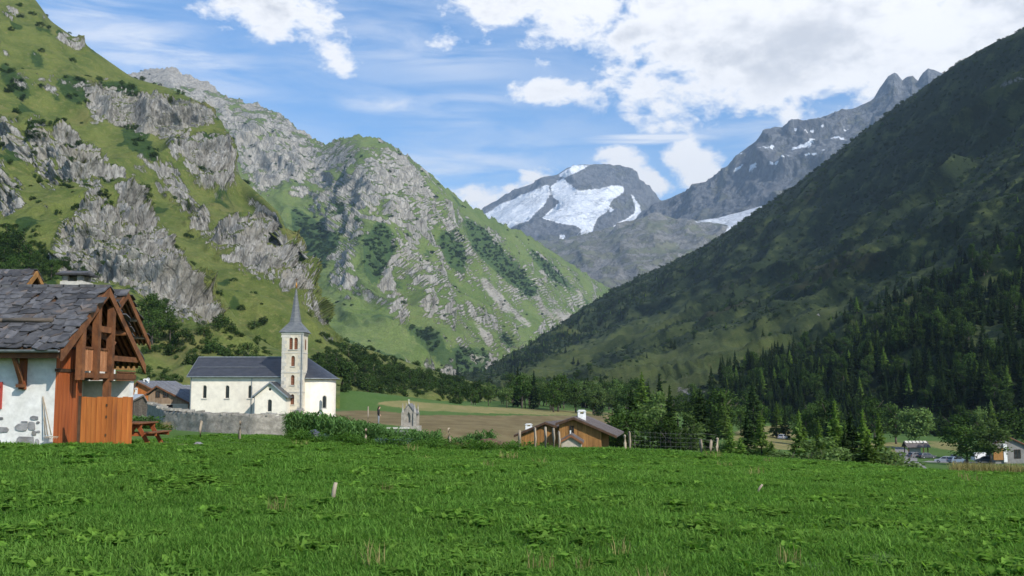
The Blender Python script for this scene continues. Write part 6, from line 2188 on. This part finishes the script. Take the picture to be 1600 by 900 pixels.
def fences():
    rnd = random.Random(6)

    def post(px, top, bot, lab, rad=2.1, fence=None):
        # base pixel row tells how far the post stands on the meadow's edge
        best = min((abs(proj(np.array([tuple(on_ground(px, d))]))[1][0] - bot), d) for d in np.arange(40, 72, 0.5))
        d = best[1]
        c = on_ground(px, d)
        h = max(0.7, at(px, top, d).z - c.z)
        r = rad * d / FOC
        mb = MB().tube([(0, 0, -.3), (rnd.uniform(-.02, .02), 0, h * .5), (rnd.uniform(-.04, .04), rnd.uniform(-.03, .03), h - .03), (0, 0, h)], [r * 1.05, r, r * .95, r * .7], 8)
        if fence is None:
            o = mb.build('fence_post', M_POST, None, True, c)
            tag(o, lab, 'post', 'fence posts around the gardens')
        else:
            o = mb.build('post', M_POST, fence, True, c - fence.location)
        return c, h
    for px, a, b, lab in [(572, 670, 694.5, 'grey post in front of the corn rows'), (702.6, 669, 694.5, 'pale post at the gap between the two corn patches'), (811.5, 672, 692, 'leftmost post before the low timber house'),
                          (836, 668, 692, 'thin post in front of the small white chimney'), (852, 666.5, 697.5, 'tallest post in front of the low timber house gable'), (865, 668, 692, 'post between the two timber houses'),
                          (873.4, 674, 696, 'short post in front of the little reddish shed'), (376, 658, 688, 'dark post in front of the churchyard wall'), (315.5, 664, 684, 'thin stake by the left part of the churchyard wall')]:
        post(px, a, b, lab)
    f = empty('wire_fence', on_ground(983, 60), 0, 'wire mesh fence on rough posts along the meadow edge', 'fence')
    ends = []
    for px, a, b in ((976, 680, 702), (983, 675, 702), (1094, 686, 709), (1109, 688.5, 710), (1119, 684.5, 711)):
        ends.append(post(px, a, b, '', 2.3, f))
    wire = pmat('fence_wire', (0.24, 0.24, 0.23), (0.3, 0.3, 0.29), 5.0, vary=0)
    a, b = ends[1], ends[2]
    mb = MB()
    base = f.location
    for k in range(5):
        z = 0.1 + k * 0.21
        mb.tube([a[0] + Vector((0, 0, z)) - base, (a[0] + b[0]) / 2 + Vector((0, 0, z - .03)) - base, b[0] + Vector((0, 0, z)) - base], 0.0018, 4)
    n = 14
    for k in range(1, n):
        q = a[0].lerp(b[0], k / n) - base
        mb.tube([q + Vector((0, 0, .08)), q + Vector((0, 0, 1.0))], 0.0016, 4)
    mb.build('wire_mesh', wire, f)
    mb = MB()
    for z in (0.35, 0.7, 1.0):
        mb.tube([ends[2][0] + Vector((0, 0, z)) - base, ends[4][0] + Vector((0, 0, z)) - base], 0.0025, 4)
    mb.build('wire', wire, f)
    # stakes in the meadow
    for px, top, bot, lab, lean, r in ((522, 754, 783, 'short weathered stake alone in the middle of the meadow', 0.05, .035), (1178, 757, 772, 'small leaning split stake in the right part of the meadow', 0.12, .025)):
        d = min((abs(proj(np.array([tuple(on_ground(px, q))]))[1][0] - bot), q) for q in np.arange(10, 40, 0.25))[1]
        c = on_ground(px, d)
        h = at(px, top, d).z - c.z
        o = MB().tube([(0, 0, -.1), (lean * .5, 0, h * .6), (lean, 0, h)], [r, r * .95, r * .8], 7).build('stake', M_POST, None, True, c)
        tag(o, lab, 'stake')


fences()


def strip_plant(kind, seed):
    """small plants for gardens and meadow: one mesh each"""
    rnd = random.Random(seed)
    ts = TriSoup()
    if kind == 'corn':
        for k in range(9):
            z = 0.15 + 0.08 * k
            a = rnd.random() * 6.283
            d = Vector((math.cos(a), math.sin(a), 0))
            p = Vector((0, 0, z))
            m = p + d * 0.22 + Vector((0, 0, .24))
            q = m + d * 0.28 + Vector((0, 0, -.12))
            n = Vector((0, 0, 1))
            ts.kite(p, m, 0.045, n)
            ts.kite(m - d * .05, q, 0.045, n)
        ts.kite(Vector((0, 0, 0)), Vector((0, 0, 1.0)), 0.025, Vector((1, 0, 0)))
        ts.kite(Vector((0, 0, 0)), Vector((0, 0, 1.0)), 0.025, Vector((0, 1, 0)))
    elif kind == 'leek':
        for k in range(10):
            a = rnd.random() * 6.283
            d = Vector((math.cos(a), math.sin(a), 0))
            p = d * 0.03
            m = p + d * 0.14 + Vector((0, 0, .45))
            ts.kite(p, m, 0.045, d)
            ts.kite(m, m + d * 0.26 + Vector((0, 0, rnd.uniform(-.1, .15))), 0.04, Vector((0, 0, 1)))
    elif kind == 'weed':
        for k in range(26):
            a = rnd.random() * 6.283
            d = Vector((math.cos(a), math.sin(a), 0))
            p = d * rnd.uniform(0, .35) + Vector((0, 0, rnd.uniform(0.02, .7)))
            q = p + d * rnd.uniform(.1, .22) + Vector((0, 0, rnd.uniform(-.05, .16)))
            ts.kite(p, q, rnd.uniform(.04, .08), Vector((0, 0, 1)) + d * rnd.uniform(-.6, .6))
    elif kind == 'flower':
        for k in range(30):
            a = rnd.random() * 6.283
            d = Vector((math.cos(a), math.sin(a), 0))
            p = d * rnd.uniform(0, .35) + Vector((0, 0, rnd.uniform(0.6, 1.0)))
            ts.kite(p, p + d * .09, .05, Vector((0, 0, 1)))
    return ts


MAT_CORN = leaf_mat('corn_leaves', (0.070, 0.150, 0.040), (0.095, 0.185, 0.055), (0.11, 0.19, 0.06), 0.3, 0.3)
MAT_LEEK = leaf_mat('blue_green_leaves', (0.075, 0.125, 0.115), (0.095, 0.15, 0.14), (0.11, 0.165, 0.16), 0.15, 0.3)
MAT_WEED = leaf_mat('weed_leaves', (0.045, 0.105, 0.018), (0.065, 0.135, 0.024), (0.08, 0.15, 0.03), 0.3, 0.3)
MAT_GREYW = leaf_mat('grey_green_leaves', (0.10, 0.14, 0.07), (0.13, 0.17, 0.09), (0.12, 0.16, 0.10), 0.3, 0.3)
MAT_YEL = leaf_mat('yellow_flowers', (0.55, 0.40, 0.03), (0.62, 0.46, 0.05), (0.6, 0.36, 0.03), 0.2, 0.3)
MAT_BRN = leaf_mat('brown_stalks', (0.15, 0.10, 0.05), (0.20, 0.135, 0.07), (0.17, 0.12, 0.07), 0.2, 0.3)
COLL_GARD = proto_collection('proto_garden', [strip_plant('corn', 1).mesh('corn_a', MAT_CORN), strip_plant('corn', 2).mesh('corn_b', MAT_CORN), strip_plant('leek', 3).mesh('leek_a', MAT_LEEK), strip_plant('weed', 4).mesh('weed_a', MAT_WEED),
                                              strip_plant('weed', 5).mesh('weed_b', MAT_GREYW), strip_plant('flower', 6).mesh('flower_a', MAT_YEL), strip_plant('weed', 7).mesh('weed_c', MAT_BRN)])


def patch(name, label, cat, px0, px1, d0, d1, n, kinds, h0, h1, seed, wide=0.8, top=None):
    rng = np.random.default_rng(seed)
    px = rng.uniform(px0, px1, n)
    d = rng.uniform(d0, d1, n)
    x = (px - CX) / FOC * d
    z = gz_arr(x, d)
    h = rng.uniform(h0, h1, n)
    if top is not None:
        h = h * top((px - px0) / (px1 - px0))
    w = h * wide * rng.uniform(.8, 1.2, n)
    k = rng.choice(kinds, n)
    return scatter(name, np.stack([x, d, z - .03], 1), np.stack([w, w, h], 1), rng.uniform(0, 6.28, n), k, COLL_GARD, label, cat)


patch('corn_patch', 'dense rows of green corn in the garden below the church', 'corn', 452, 690, 52, 61, 900, [0, 1], 1.1, 1.45, 31, 0.75, lambda u: 0.85 + 0.2 * np.sin(u * 5 + .6))
patch('corn_patch', 'smaller corn patch right of the grave chapel', 'corn', 708, 772, 55, 62, 240, [0, 1], 0.75, 1.15, 32, 0.75, lambda u: 0.75 + 0.5 * u)
patch('leek_bed', 'blue green leeks in front of the corn rows', 'vegetables', 592, 640, 49.5, 51.5, 110, [2], 0.55, 0.8, 33)
patch('leek_bed', 'small blue green clump at the left end of the corn', 'vegetables', 488, 512, 51, 52, 30, [2], 0.5, 0.7, 34)
patch('weed_border', 'leafy weeds along the front of the gardens', 'weeds', 448, 812, 47.5, 52, 1000, [3], 0.25, 0.66, 35, 1.0, lambda u: 0.7 + 0.5 * np.abs(np.sin(u * 17)))
patch('weed_bank', 'leafy weeds around the fence posts before the timber houses', 'weeds', 785, 880, 54, 58, 320, [3], 0.3, 0.7, 36, 1.0, lambda u: 1.25 - 0.6 * np.abs(u - .45))
patch('brown_stalks', 'dead brown stalks on the garden heap', 'weeds', 690, 800, 53, 57, 160, [6], 0.3, 0.6, 37, 1.0)
patch('tall_weeds', 'grey green tall weeds between the picnic table and the stone wall', 'weeds', 207, 252, 58, 66, 220, [4, 3], 0.8, 1.35, 38, 0.8)
patch('yellow_flowers', 'yellow flowering clump in front of the stone wall', 'flowers', 249, 274, 62, 66, 120, [5, 3], 0.55, 0.95, 39, 0.8)
patch('wall_weeds', 'low green weeds along the foot of the stone wall', 'weeds', 252, 450, 70, 74, 320, [3], 0.2, 0.55, 40, 1.0)
patch('roadside_weeds', 'rough green weeds below the larches at the meadow edge', 'weeds', 1120, 1420, 64, 90, 700, [3, 4], 0.5, 1.3, 41, 1.0)


def heap():
    c = on_ground(765, 55)
    rng = np.random.default_rng(5)
    nu, nv = 26, 20
    u, v = np.meshgrid(np.linspace(-1, 1, nu), np.linspace(-1, 1, nv))
    x, y = u.ravel() * 1.25, v.ravel() * 0.9
    r = np.clip(1 - (u.ravel() ** 2 + v.ravel() ** 2), 0, 1)
    z = 0.75 * r ** 0.7 - 0.12
    P = np.stack([x, y, z], 1)
    P[:, 2] += fbm(P / 0.3, 4) * 0.10 * (r > 0)
    P += np.array([c.x, c.y, c.z])
    gzv = gz_arr(P[:, 0], P[:, 1])
    P[:, 2] += gzv - c.z
    o = grid_mesh('compost_heap', P, nu, nv, pmat('compost', (0.10, 0.062, 0.036), (0.17, 0.11, 0.065), 6.0, bstr=1.0, bdist=0.08, vary=0), None, False)
    tag(o, 'reddish brown compost heap at the right end of the garden', 'compost heap')
    c = on_ground(492, 51)
    nu = nv = 14
    u, v = np.meshgrid(np.linspace(-1, 1, nu), np.linspace(-1, 1, nv))
    r = np.clip(1 - (u.ravel() ** 2 + v.ravel() ** 2), 0, 1)
    P = np.stack([u.ravel() * .38, v.ravel() * .35, .46 * r ** .5 - .05], 1)
    P[:, 2] += fbm(P / 0.15, 3) * .04
    P += np.array(tuple(c)) + np.array([0, 0, .12])
    o = grid_mesh('tarpaulin', P, nu, nv, pmat('dark_sheeting', (0.03, 0.032, 0.045), (0.09, 0.095, 0.13), 3.0, rough=0.4, vary=0))
    tag(o, 'crumpled dark blue sheeting lying in the garden', 'tarpaulin')


heap()


# ------------------------------------------------------------------ road, kiosk, cars on the right
def ribbon(name, pts, width, mat, label, dz=0.05):
    line = [on_ground(p, d) for p, d in pts]
    P = []
    n = 0
    for a, b in zip(line[:-1], line[1:]):
        m = max(2, int((b - a).length / 1.5))
        for k in range(m):
            q = a.lerp(b, k / m)
            d = (b - a).normalized()
            s = Vector((d.y, -d.x, 0))
            for w in (-1, -.5, 0, .5, 1):
                p = q + s * (w * width / 2)
                P.append((p.x, p.y, gz(p.x, p.y) + dz))
            n += 1
    o = grid_mesh(name, np.array(P), 5, n, mat)
    return tag(o, label, 'road', kind='structure')


M_TRACK = pmat('pale_gravel', (0.18, 0.17, 0.155), (0.24, 0.225, 0.205), 0.6, vary=0)
ribbon('road', [(1400, 300), (1418, 262), (1416, 225), (1420, 195), (1432, 165), (1455, 140), (1490, 118), (1540, 100), (1640, 84)], 3.4, M_TRACK, 'pale gravel lane leading to the kiosk')
ribbon('car_park', [(1440, 236), (1500, 232), (1600, 228), (1700, 224)], 13.0, pmat('car_park_gravel', (0.20, 0.19, 0.175), (0.27, 0.26, 0.24), 0.6, vary=0), 'gravel car park beside the barn', 0.06)


def kiosk():
    D = 272
    a, b = at(1417, 714, D), at(1447, 690, D)
    z = gz((a.x + b.x) / 2, D)
    T = Thing('information_kiosk', ((a.x + b.x) / 2, D, z), 'open wooden information shelter with pale roof edge behind parked cars', 'kiosk')
    zr = at(1430, 689.5, D).z
    ze = at(1430, 698, D).z
    T.part('roof', MB().prism([(a.x - .5, D - 1.6, ze), (a.x - .5, D + .6, zr), (a.x - .5, D + .6, zr - .15), (a.x - .5, D - 1.6, ze - .15)], (b.x - a.x + 1, 0, 0)), M_BROWNR)
    T.part('roof', MB().prism([(a.x - .5, D + .62, zr), (a.x - .5, D + 2.2, ze), (a.x - .5, D + 2.2, ze - .15), (a.x - .5, D + .62, zr - .15)], (b.x - a.x + 1, 0, 0)), M_BROWNR)
    for k in range(6):
        x = a.x - .3 + k * (b.x - a.x + .6) / 6
        T.part('roof_panel', MB().hexa([(x + .05, D - .3, zr - .45), (x + .8, D - .3, zr - .45), (x + .8, D + .5, zr + .03), (x + .05, D + .5, zr + .03), (x + .05, D - .3, zr - .35), (x + .8, D - .3, zr - .35), (x + .8, D + .5, zr + .1), (x + .05, D + .5, zr + .1)]), M_FRAME)
    for x in (a.x, b.x - .2):
        for y in (D - 1.3, D + 1.6):
            T.part('post', MB().box((x, y, z - .4), (x + .2, y + .2, ze + .1)), M_DARKWOOD)
    T.part('back_panel', MB().box((a.x + .9, D + 1.2, z + .9), (b.x - 1.0, D + 1.3, ze - .3)), pmat('pale_board', (0.36, 0.40, 0.36), (0.44, 0.47, 0.43), 2.0, vary=0))
    T.part('beam', MB().box((a.x - .2, D - 1.35, ze - .1), (b.x + .2, D - 1.15, ze + .1)), M_DARKWOOD)


kiosk()
PAINT = {}


def paint(name, c):
    if name not in PAINT:
        PAINT[name] = pmat('car_paint_' + name, tuple(x * .92 for x in c), c, 0.5, rough=0.28, bstr=0.0, vary=0, spec=0.6)
    return PAINT[name]


M_TYRE = pmat('tyre', (0.015, 0.015, 0.015), (0.03, 0.03, 0.03), 6.0, vary=0)
M_RIM = pmat('rim', (0.3, 0.3, 0.31), (0.4, 0.4, 0.41), 6.0, rough=0.4, metal=0.6, vary=0)
M_LAMP = pmat('headlamp', (0.6, 0.6, 0.58), (0.7, 0.7, 0.68), 3.0, rough=0.15, vary=0)
M_TAIL = pmat('tail_lamp', (0.35, 0.02, 0.02), (0.42, 0.03, 0.025), 3.0, rough=0.2, vary=0)


def car(px, depth, rz, col, label, name='parked_car', van=False, group='cars in the car park'):
    c = on_ground(px, depth)
    c.z += 0.07
    e = empty(name, c, rz, label, 'van' if van else 'car', group)
    Lh, Wh = (2.1, 0.86) if not van else (2.4, 0.92)
    if not van:
        low = [(-Lh, .28), (-Lh, .72), (-Lh + .1, .84), (-1.25, .90), (1.0, .88), (1.9, .72), (Lh, .62), (Lh, .28)]
        cab = [(-1.95, .86), (-1.55, 1.38), (-.2, 1.45), (.35, 1.38), (1.15, .87)]
    else:
        low = [(-Lh, .3), (-Lh, 1.0), (1.6, 1.0), (2.2, .9), (Lh, .75), (Lh, .3)]
        cab = [(-Lh + .02, .98), (-Lh + .1, 2.0), (1.0, 2.02), (1.75, .99)]

    def shell(poly, w0, w1):
        mb = MB()
        zmin, zmax = min(p[1] for p in poly), max(p[1] for p in poly)
        k = len(poly)
        rows = []
        for s in (-1, 1):
            rows.append([(x, s * (w0 + (w1 - w0) * (z - zmin) / (zmax - zmin)), z) for x, z in poly])
        mb.face(rows[0])
        mb.face(rows[1][::-1])
        for i in range(k):
            j = (i + 1) % k
            mb.face([rows[0][i], rows[1][i], rows[1][j], rows[0][j]])
        return mb
    body = shell(low, Wh, Wh - .04).build('body', col, e)
    cb = shell(cab, Wh - .05, Wh - .22).build('cabin', col, e)
    # glass: windscreen, rear window, side windows, a little proud of the shell
    (xr0, zr0), (xr1, zr1), (xf1, zf1), (xf0, zf0) = cab[0], cab[1], cab[-2], cab[-1]
    H = zr1 - zr0

    def wv(z):
        return (Wh - .05) + (-.17) * (z - cab[0][1]) / (max(p[1] for p in cab) - cab[0][1])
    for nm, (xa, za, xb, zb_) in (('windscreen', (xf0, zf0, xf1, zf1)), ('rear_window', (xr0, zr0, xr1, zr1))):
        f0, f1 = .12, .88
        a0 = (xa + (xb - xa) * f0, za + (zb_ - za) * f0)
        a1 = (xa + (xb - xa) * f1, za + (zb_ - za) * f1)
        o = .015 if nm == 'windscreen' else -.015
        MB().face([(a0[0] + o, -wv(a0[1]) + .1, a0[1] + .01), (a0[0] + o, wv(a0[1]) - .1, a0[1] + .01), (a1[0] + o, wv(a1[1]) - .1, a1[1] + .01), (a1[0] + o, -wv(a1[1]) + .1, a1[1] + .01)]).build(nm, M_GLASS, e)
    if not van:
        for s in (-1, 1):
            for x0, x1, x2, x3 in ((-1.5, -.42, -.42, -1.28), (-.34, .82, .32, -.34)):
                z0_, z1_ = .92, 1.33
                MB().face([(x0, s * (wv(z0_) + .008), z0_), (x1, s * (wv(z0_) + .008), z0_), (x2, s * (wv(z1_) + .008), z1_), (x3, s * (wv(z1_) + .008), z1_)]).build('side_window', M_GLASS, e)
    else:
        for s in (-1, 1):
            MB().face([(.2, s * (wv(1.15) + .01), 1.1), (1.5, s * (wv(1.15) + .01), 1.1), (1.05, s * (wv(1.7) + .01), 1.75), (.2, s * (wv(1.7) + .01), 1.75)]).build('side_window', M_GLASS, e)
    for x in (-1.3, 1.3):
        for s in (-1, 1):
            w = MB().tube([(0, s * .1, 0), (0, -s * .1, 0)], .31, 14).build('wheel', M_TYRE, e, False, (x, s * (Wh - .08), .31))
            MB().tube([(0, s * .11, 0), (0, s * .05, 0)], .19, 10).build('rim', M_RIM, w)
    for s in (-1, 1):
        MB().box((Lh - .12, s * .62 - .16, .6 if not van else .68), (Lh + .012, s * .62 + .16, .72 if not van else .84)).build('headlight', M_LAMP, e)
        MB().box((-Lh - .012, s * .66 - .12, .66), (-Lh + .1, s * .66 + .12, .82)).build('tail_light', M_TAIL, e)
    MB().box((Lh - .05, -Wh + .04, .3), (Lh + .05, Wh - .04, .46)).build('bumper', col, e)
    return e


dk, sv, wh = paint('dark', (0.05, 0.055, 0.065)), paint('silver', (0.36, 0.38, 0.41)), paint('white', (0.72, 0.72, 0.72))
bl, gy = paint('blue', (0.16, 0.22, 0.30)), paint('grey', (0.16, 0.165, 0.175))
car(1427, 262, 0.4, gy, 'dark grey car parked in front of the kiosk, left one')
car(1444, 260, 0.2, dk, 'black car parked in front of the kiosk, right one')
car(1472, 232, 2.6, sv, 'silver car at the left end of the car park')
car(1491, 228, 0.25, bl, 'pale blue car left of the dark broad tree')
car(1486, 246, 1.2, dk, 'dark car half hidden behind the silver car')
car(1531, 238, 0.1, wh, 'white van under the bright leafy tree', 'parked_van', True)
car(1535, 226, 2.9, dk, 'dark car in front of the white van')
car(1556, 230, 1.4, sv, 'silver car between the white van and the barn door')
car(1573, 222, 2.75, wh, 'white car in front of the barn')
car(1595, 222, 0.5, gy, 'grey car at the right edge of the car park')
car(1221, 305, 1.0, sv, 'small pale car alone in the gap between the larches', 'parked_car', False, 'cars beyond the larches')


# ------------------------------------------------------------------ meadow grass
def blades(seed, n, rad, h0, h1, w, bend, mat, name):
    rnd = random.Random(seed)
    v, f = [], []
    for i in range(n):
        a, r = rnd.random() * 6.283, rad * math.sqrt(rnd.random())
        p = Vector((r * math.cos(a), r * math.sin(a), -0.01))
        b = rnd.random() * 6.283
        d = Vector((math.cos(b), math.sin(b), 0))
        s = Vector((-d.y, d.x, 0)) * (w * rnd.uniform(.6, 1.3))
        h = rnd.uniform(h0, h1)
        k = bend * rnd.uniform(.2, 1.2) * h
        m = p + d * k * .35 + Vector((0, 0, h * .62))
        t_ = p + d * k + Vector((0, 0, h * rnd.uniform(.85, 1.0)))
        o = len(v)
        v += [p - s, p + s, m + s * .8, m - s * .8, t_]
        f += [(o, o + 1, o + 2, o + 3), (o + 3, o + 2, o + 4)]
    me = bpy.data.meshes.new(name)
    me.from_pydata([tuple(x) for x in v], [], f)
    me.materials.append(mat)
    return me


def rosette(seed, n, L, w, mat, name, up=0.5):
    rnd = random.Random(seed)
    ts = TriSoup()
    for k in range(n):
        a = rnd.random() * 6.283
        d = Vector((math.cos(a), math.sin(a), 0))
        l = L * rnd.uniform(.6, 1.2)
        p = d * .02
        q = p + d * l * .6 + Vector((0, 0, l * up * rnd.uniform(.6, 1.3)))
        ts.kite(p, q, w * l, Vector((0, 0, 1)))
        ts.kite(q - d * l * .12, q + d * l * .45 + Vector((0, 0, -l * .1)), w * l, Vector((0, 0, 1)))
    return ts.mesh(name, mat)


G1 = leaf_mat('meadow_grass', (0.078, 0.178, 0.028), (0.104, 0.208, 0.036), (0.130, 0.228, 0.048), 0.42, 0.35, 0.15)
G2 = leaf_mat('meadow_leaves', (0.094, 0.198, 0.027), (0.120, 0.228, 0.035), (0.145, 0.25, 0.047), 0.4, 0.35, 0.18)
G3 = leaf_mat('dry_grass', (0.22, 0.19, 0.085), (0.27, 0.22, 0.10), (0.20, 0.19, 0.07), 0.3, 0.5, 0.2)
COLL_GRASS = proto_collection('proto_grass', [blades(1, 90, .26, .035, .09, .006, .8, G1, 'tuft_a'), blades(2, 90, .28, .03, .075, .0065, .9, G1, 'tuft_b'), blades(3, 60, .22, .06, .125, .006, .9, G1, 'tuft_c'),
                                              rosette(4, 12, .12, .30, G2, 'dock_a'), rosette(5, 16, .09, .38, G2, 'clover_a', .8), blades(6, 22, .12, .12, .26, .004, .5, G3, 'dry_a'), rosette(7, 18, .14, .24, G2, 'dock_b', .6)])


def meadow():
    rng = np.random.default_rng(12)
    Q = []
    for y0, y1, dens in ((3.5, 8, 12), (8, 14, 34), (14, 22, 24), (22, 34, 15), (34, 48, 9), (48, 66, 6)):
        xm = 0.56 * y1 + 5
        n = int((y1 - y0) * 2 * xm * dens)
        x, y = rng.uniform(-xm, xm, n), rng.uniform(y0, y1, n)
        k = np.abs(x) < 0.56 * y + 5
        Q.append(np.stack([x[k], y[k]], 1))
    Q = np.concatenate(Q)
    px = CX + FOC * Q[:, 0] / Q[:, 1]
    # keep off the yard, the gardens and whatever lies beyond the bank
    keep = ~((Q[:, 0] < -11.4) & (Q[:, 1] > 31.3) & (Q[:, 0] < -13.3)) & ~((Q[:, 0] < -15) & (Q[:, 1] > 31.5))
    keep &= ~((px > 450) & (px < 800) & (Q[:, 1] > 50))
    Q, px = Q[keep], px[keep]
    z = gz_arr(Q[:, 0], Q[:, 1])
    n = len(Q)
    P3 = np.stack([Q[:, 0], Q[:, 1], z], 1)
    pn = fbm(np.stack([Q[:, 0] / 2.2, Q[:, 1] / 3.0, 0 * z], 1), 4)
    pn2 = fbm(np.stack([Q[:, 0] / 0.9 + 50, Q[:, 1] / 1.2, 0 * z], 1), 3)
    u = rng.random(n)
    kind = np.where(u < .36, 0, np.where(u < .72, 1, 2))
    kind = np.where((pn > .2) & (u < .3), 3, kind)
    kind = np.where((pn2 > .25) & (u > .6), 4, kind)
    kind = np.where((pn > .55) & (pn2 > .1) & (rng.random(n) < .18), 6, kind)
    dry = rng.random(n) < .0008 + .02 * np.exp(-((Q[:, 0] - .4) ** 2 / 6 + (Q[:, 1] - 9.5) ** 2 / 3))
    kind = np.where(dry, 5, kind)
    sc = (0.8 + 0.5 * rng.random(n)) * (1 + .16 * pn) * np.clip(0.9 + Q[:, 1] / 90, 1, 1.6)
    sc = sc * np.where((Q[:, 1] > 34) & (px < 460), 0.6, 1.0)
    wd = sc * np.clip(0.8 + Q[:, 1] / 40, 1, 2.2)
    scatter('meadow_grass', P3, np.stack([wd, wd, sc], 1), rng.uniform(0, 6.28, n), kind, COLL_GRASS, 'lush green meadow grass with clover and dock leaves in the foreground', 'grass')
    # straw coloured verge at the right end of the meadow
    m = 2600
    px = rng.uniform(1485, 1720, m)
    d = rng.uniform(43.0, 48.5, m)
    x = (px - CX) / FOC * d
    s = rng.uniform(1.6, 2.6, m)
    scatter('dry_verge', np.stack([x, d, gz_arr(x, d)], 1), np.stack([s, s, s * rng.uniform(.7, 1.15, m)], 1), rng.uniform(0, 6.28, m), np.where(rng.random(m) < .75, 5, 2), COLL_GRASS, 'straw coloured tall grass at the right end of the meadow', 'grass')


meadow()


# ------------------------------------------------------------------ air
def build_haze():
    mb = MB()
    mb.box((-9500, -2600, -60), (9500, 14500, 3200))
    m, t = new_mat('mountain_air')
    pv = t.n('ShaderNodeVolumePrincipled')
    pv.inputs['Color'].default_value = (0.56, 0.76, 1.0, 1)
    pv.inputs['Density'].default_value = HAZE
    pv.inputs['Anisotropy'].default_value = 0.2
    o = t.n('ShaderNodeOutputMaterial')
    t.link(pv.outputs[0], o.inputs['Volume'])
    h = mb.build('haze', m)
    tag(h, 'thin blue mountain air over the whole valley', 'haze', kind='stuff')


HAZE = 5.2e-5
build_haze()
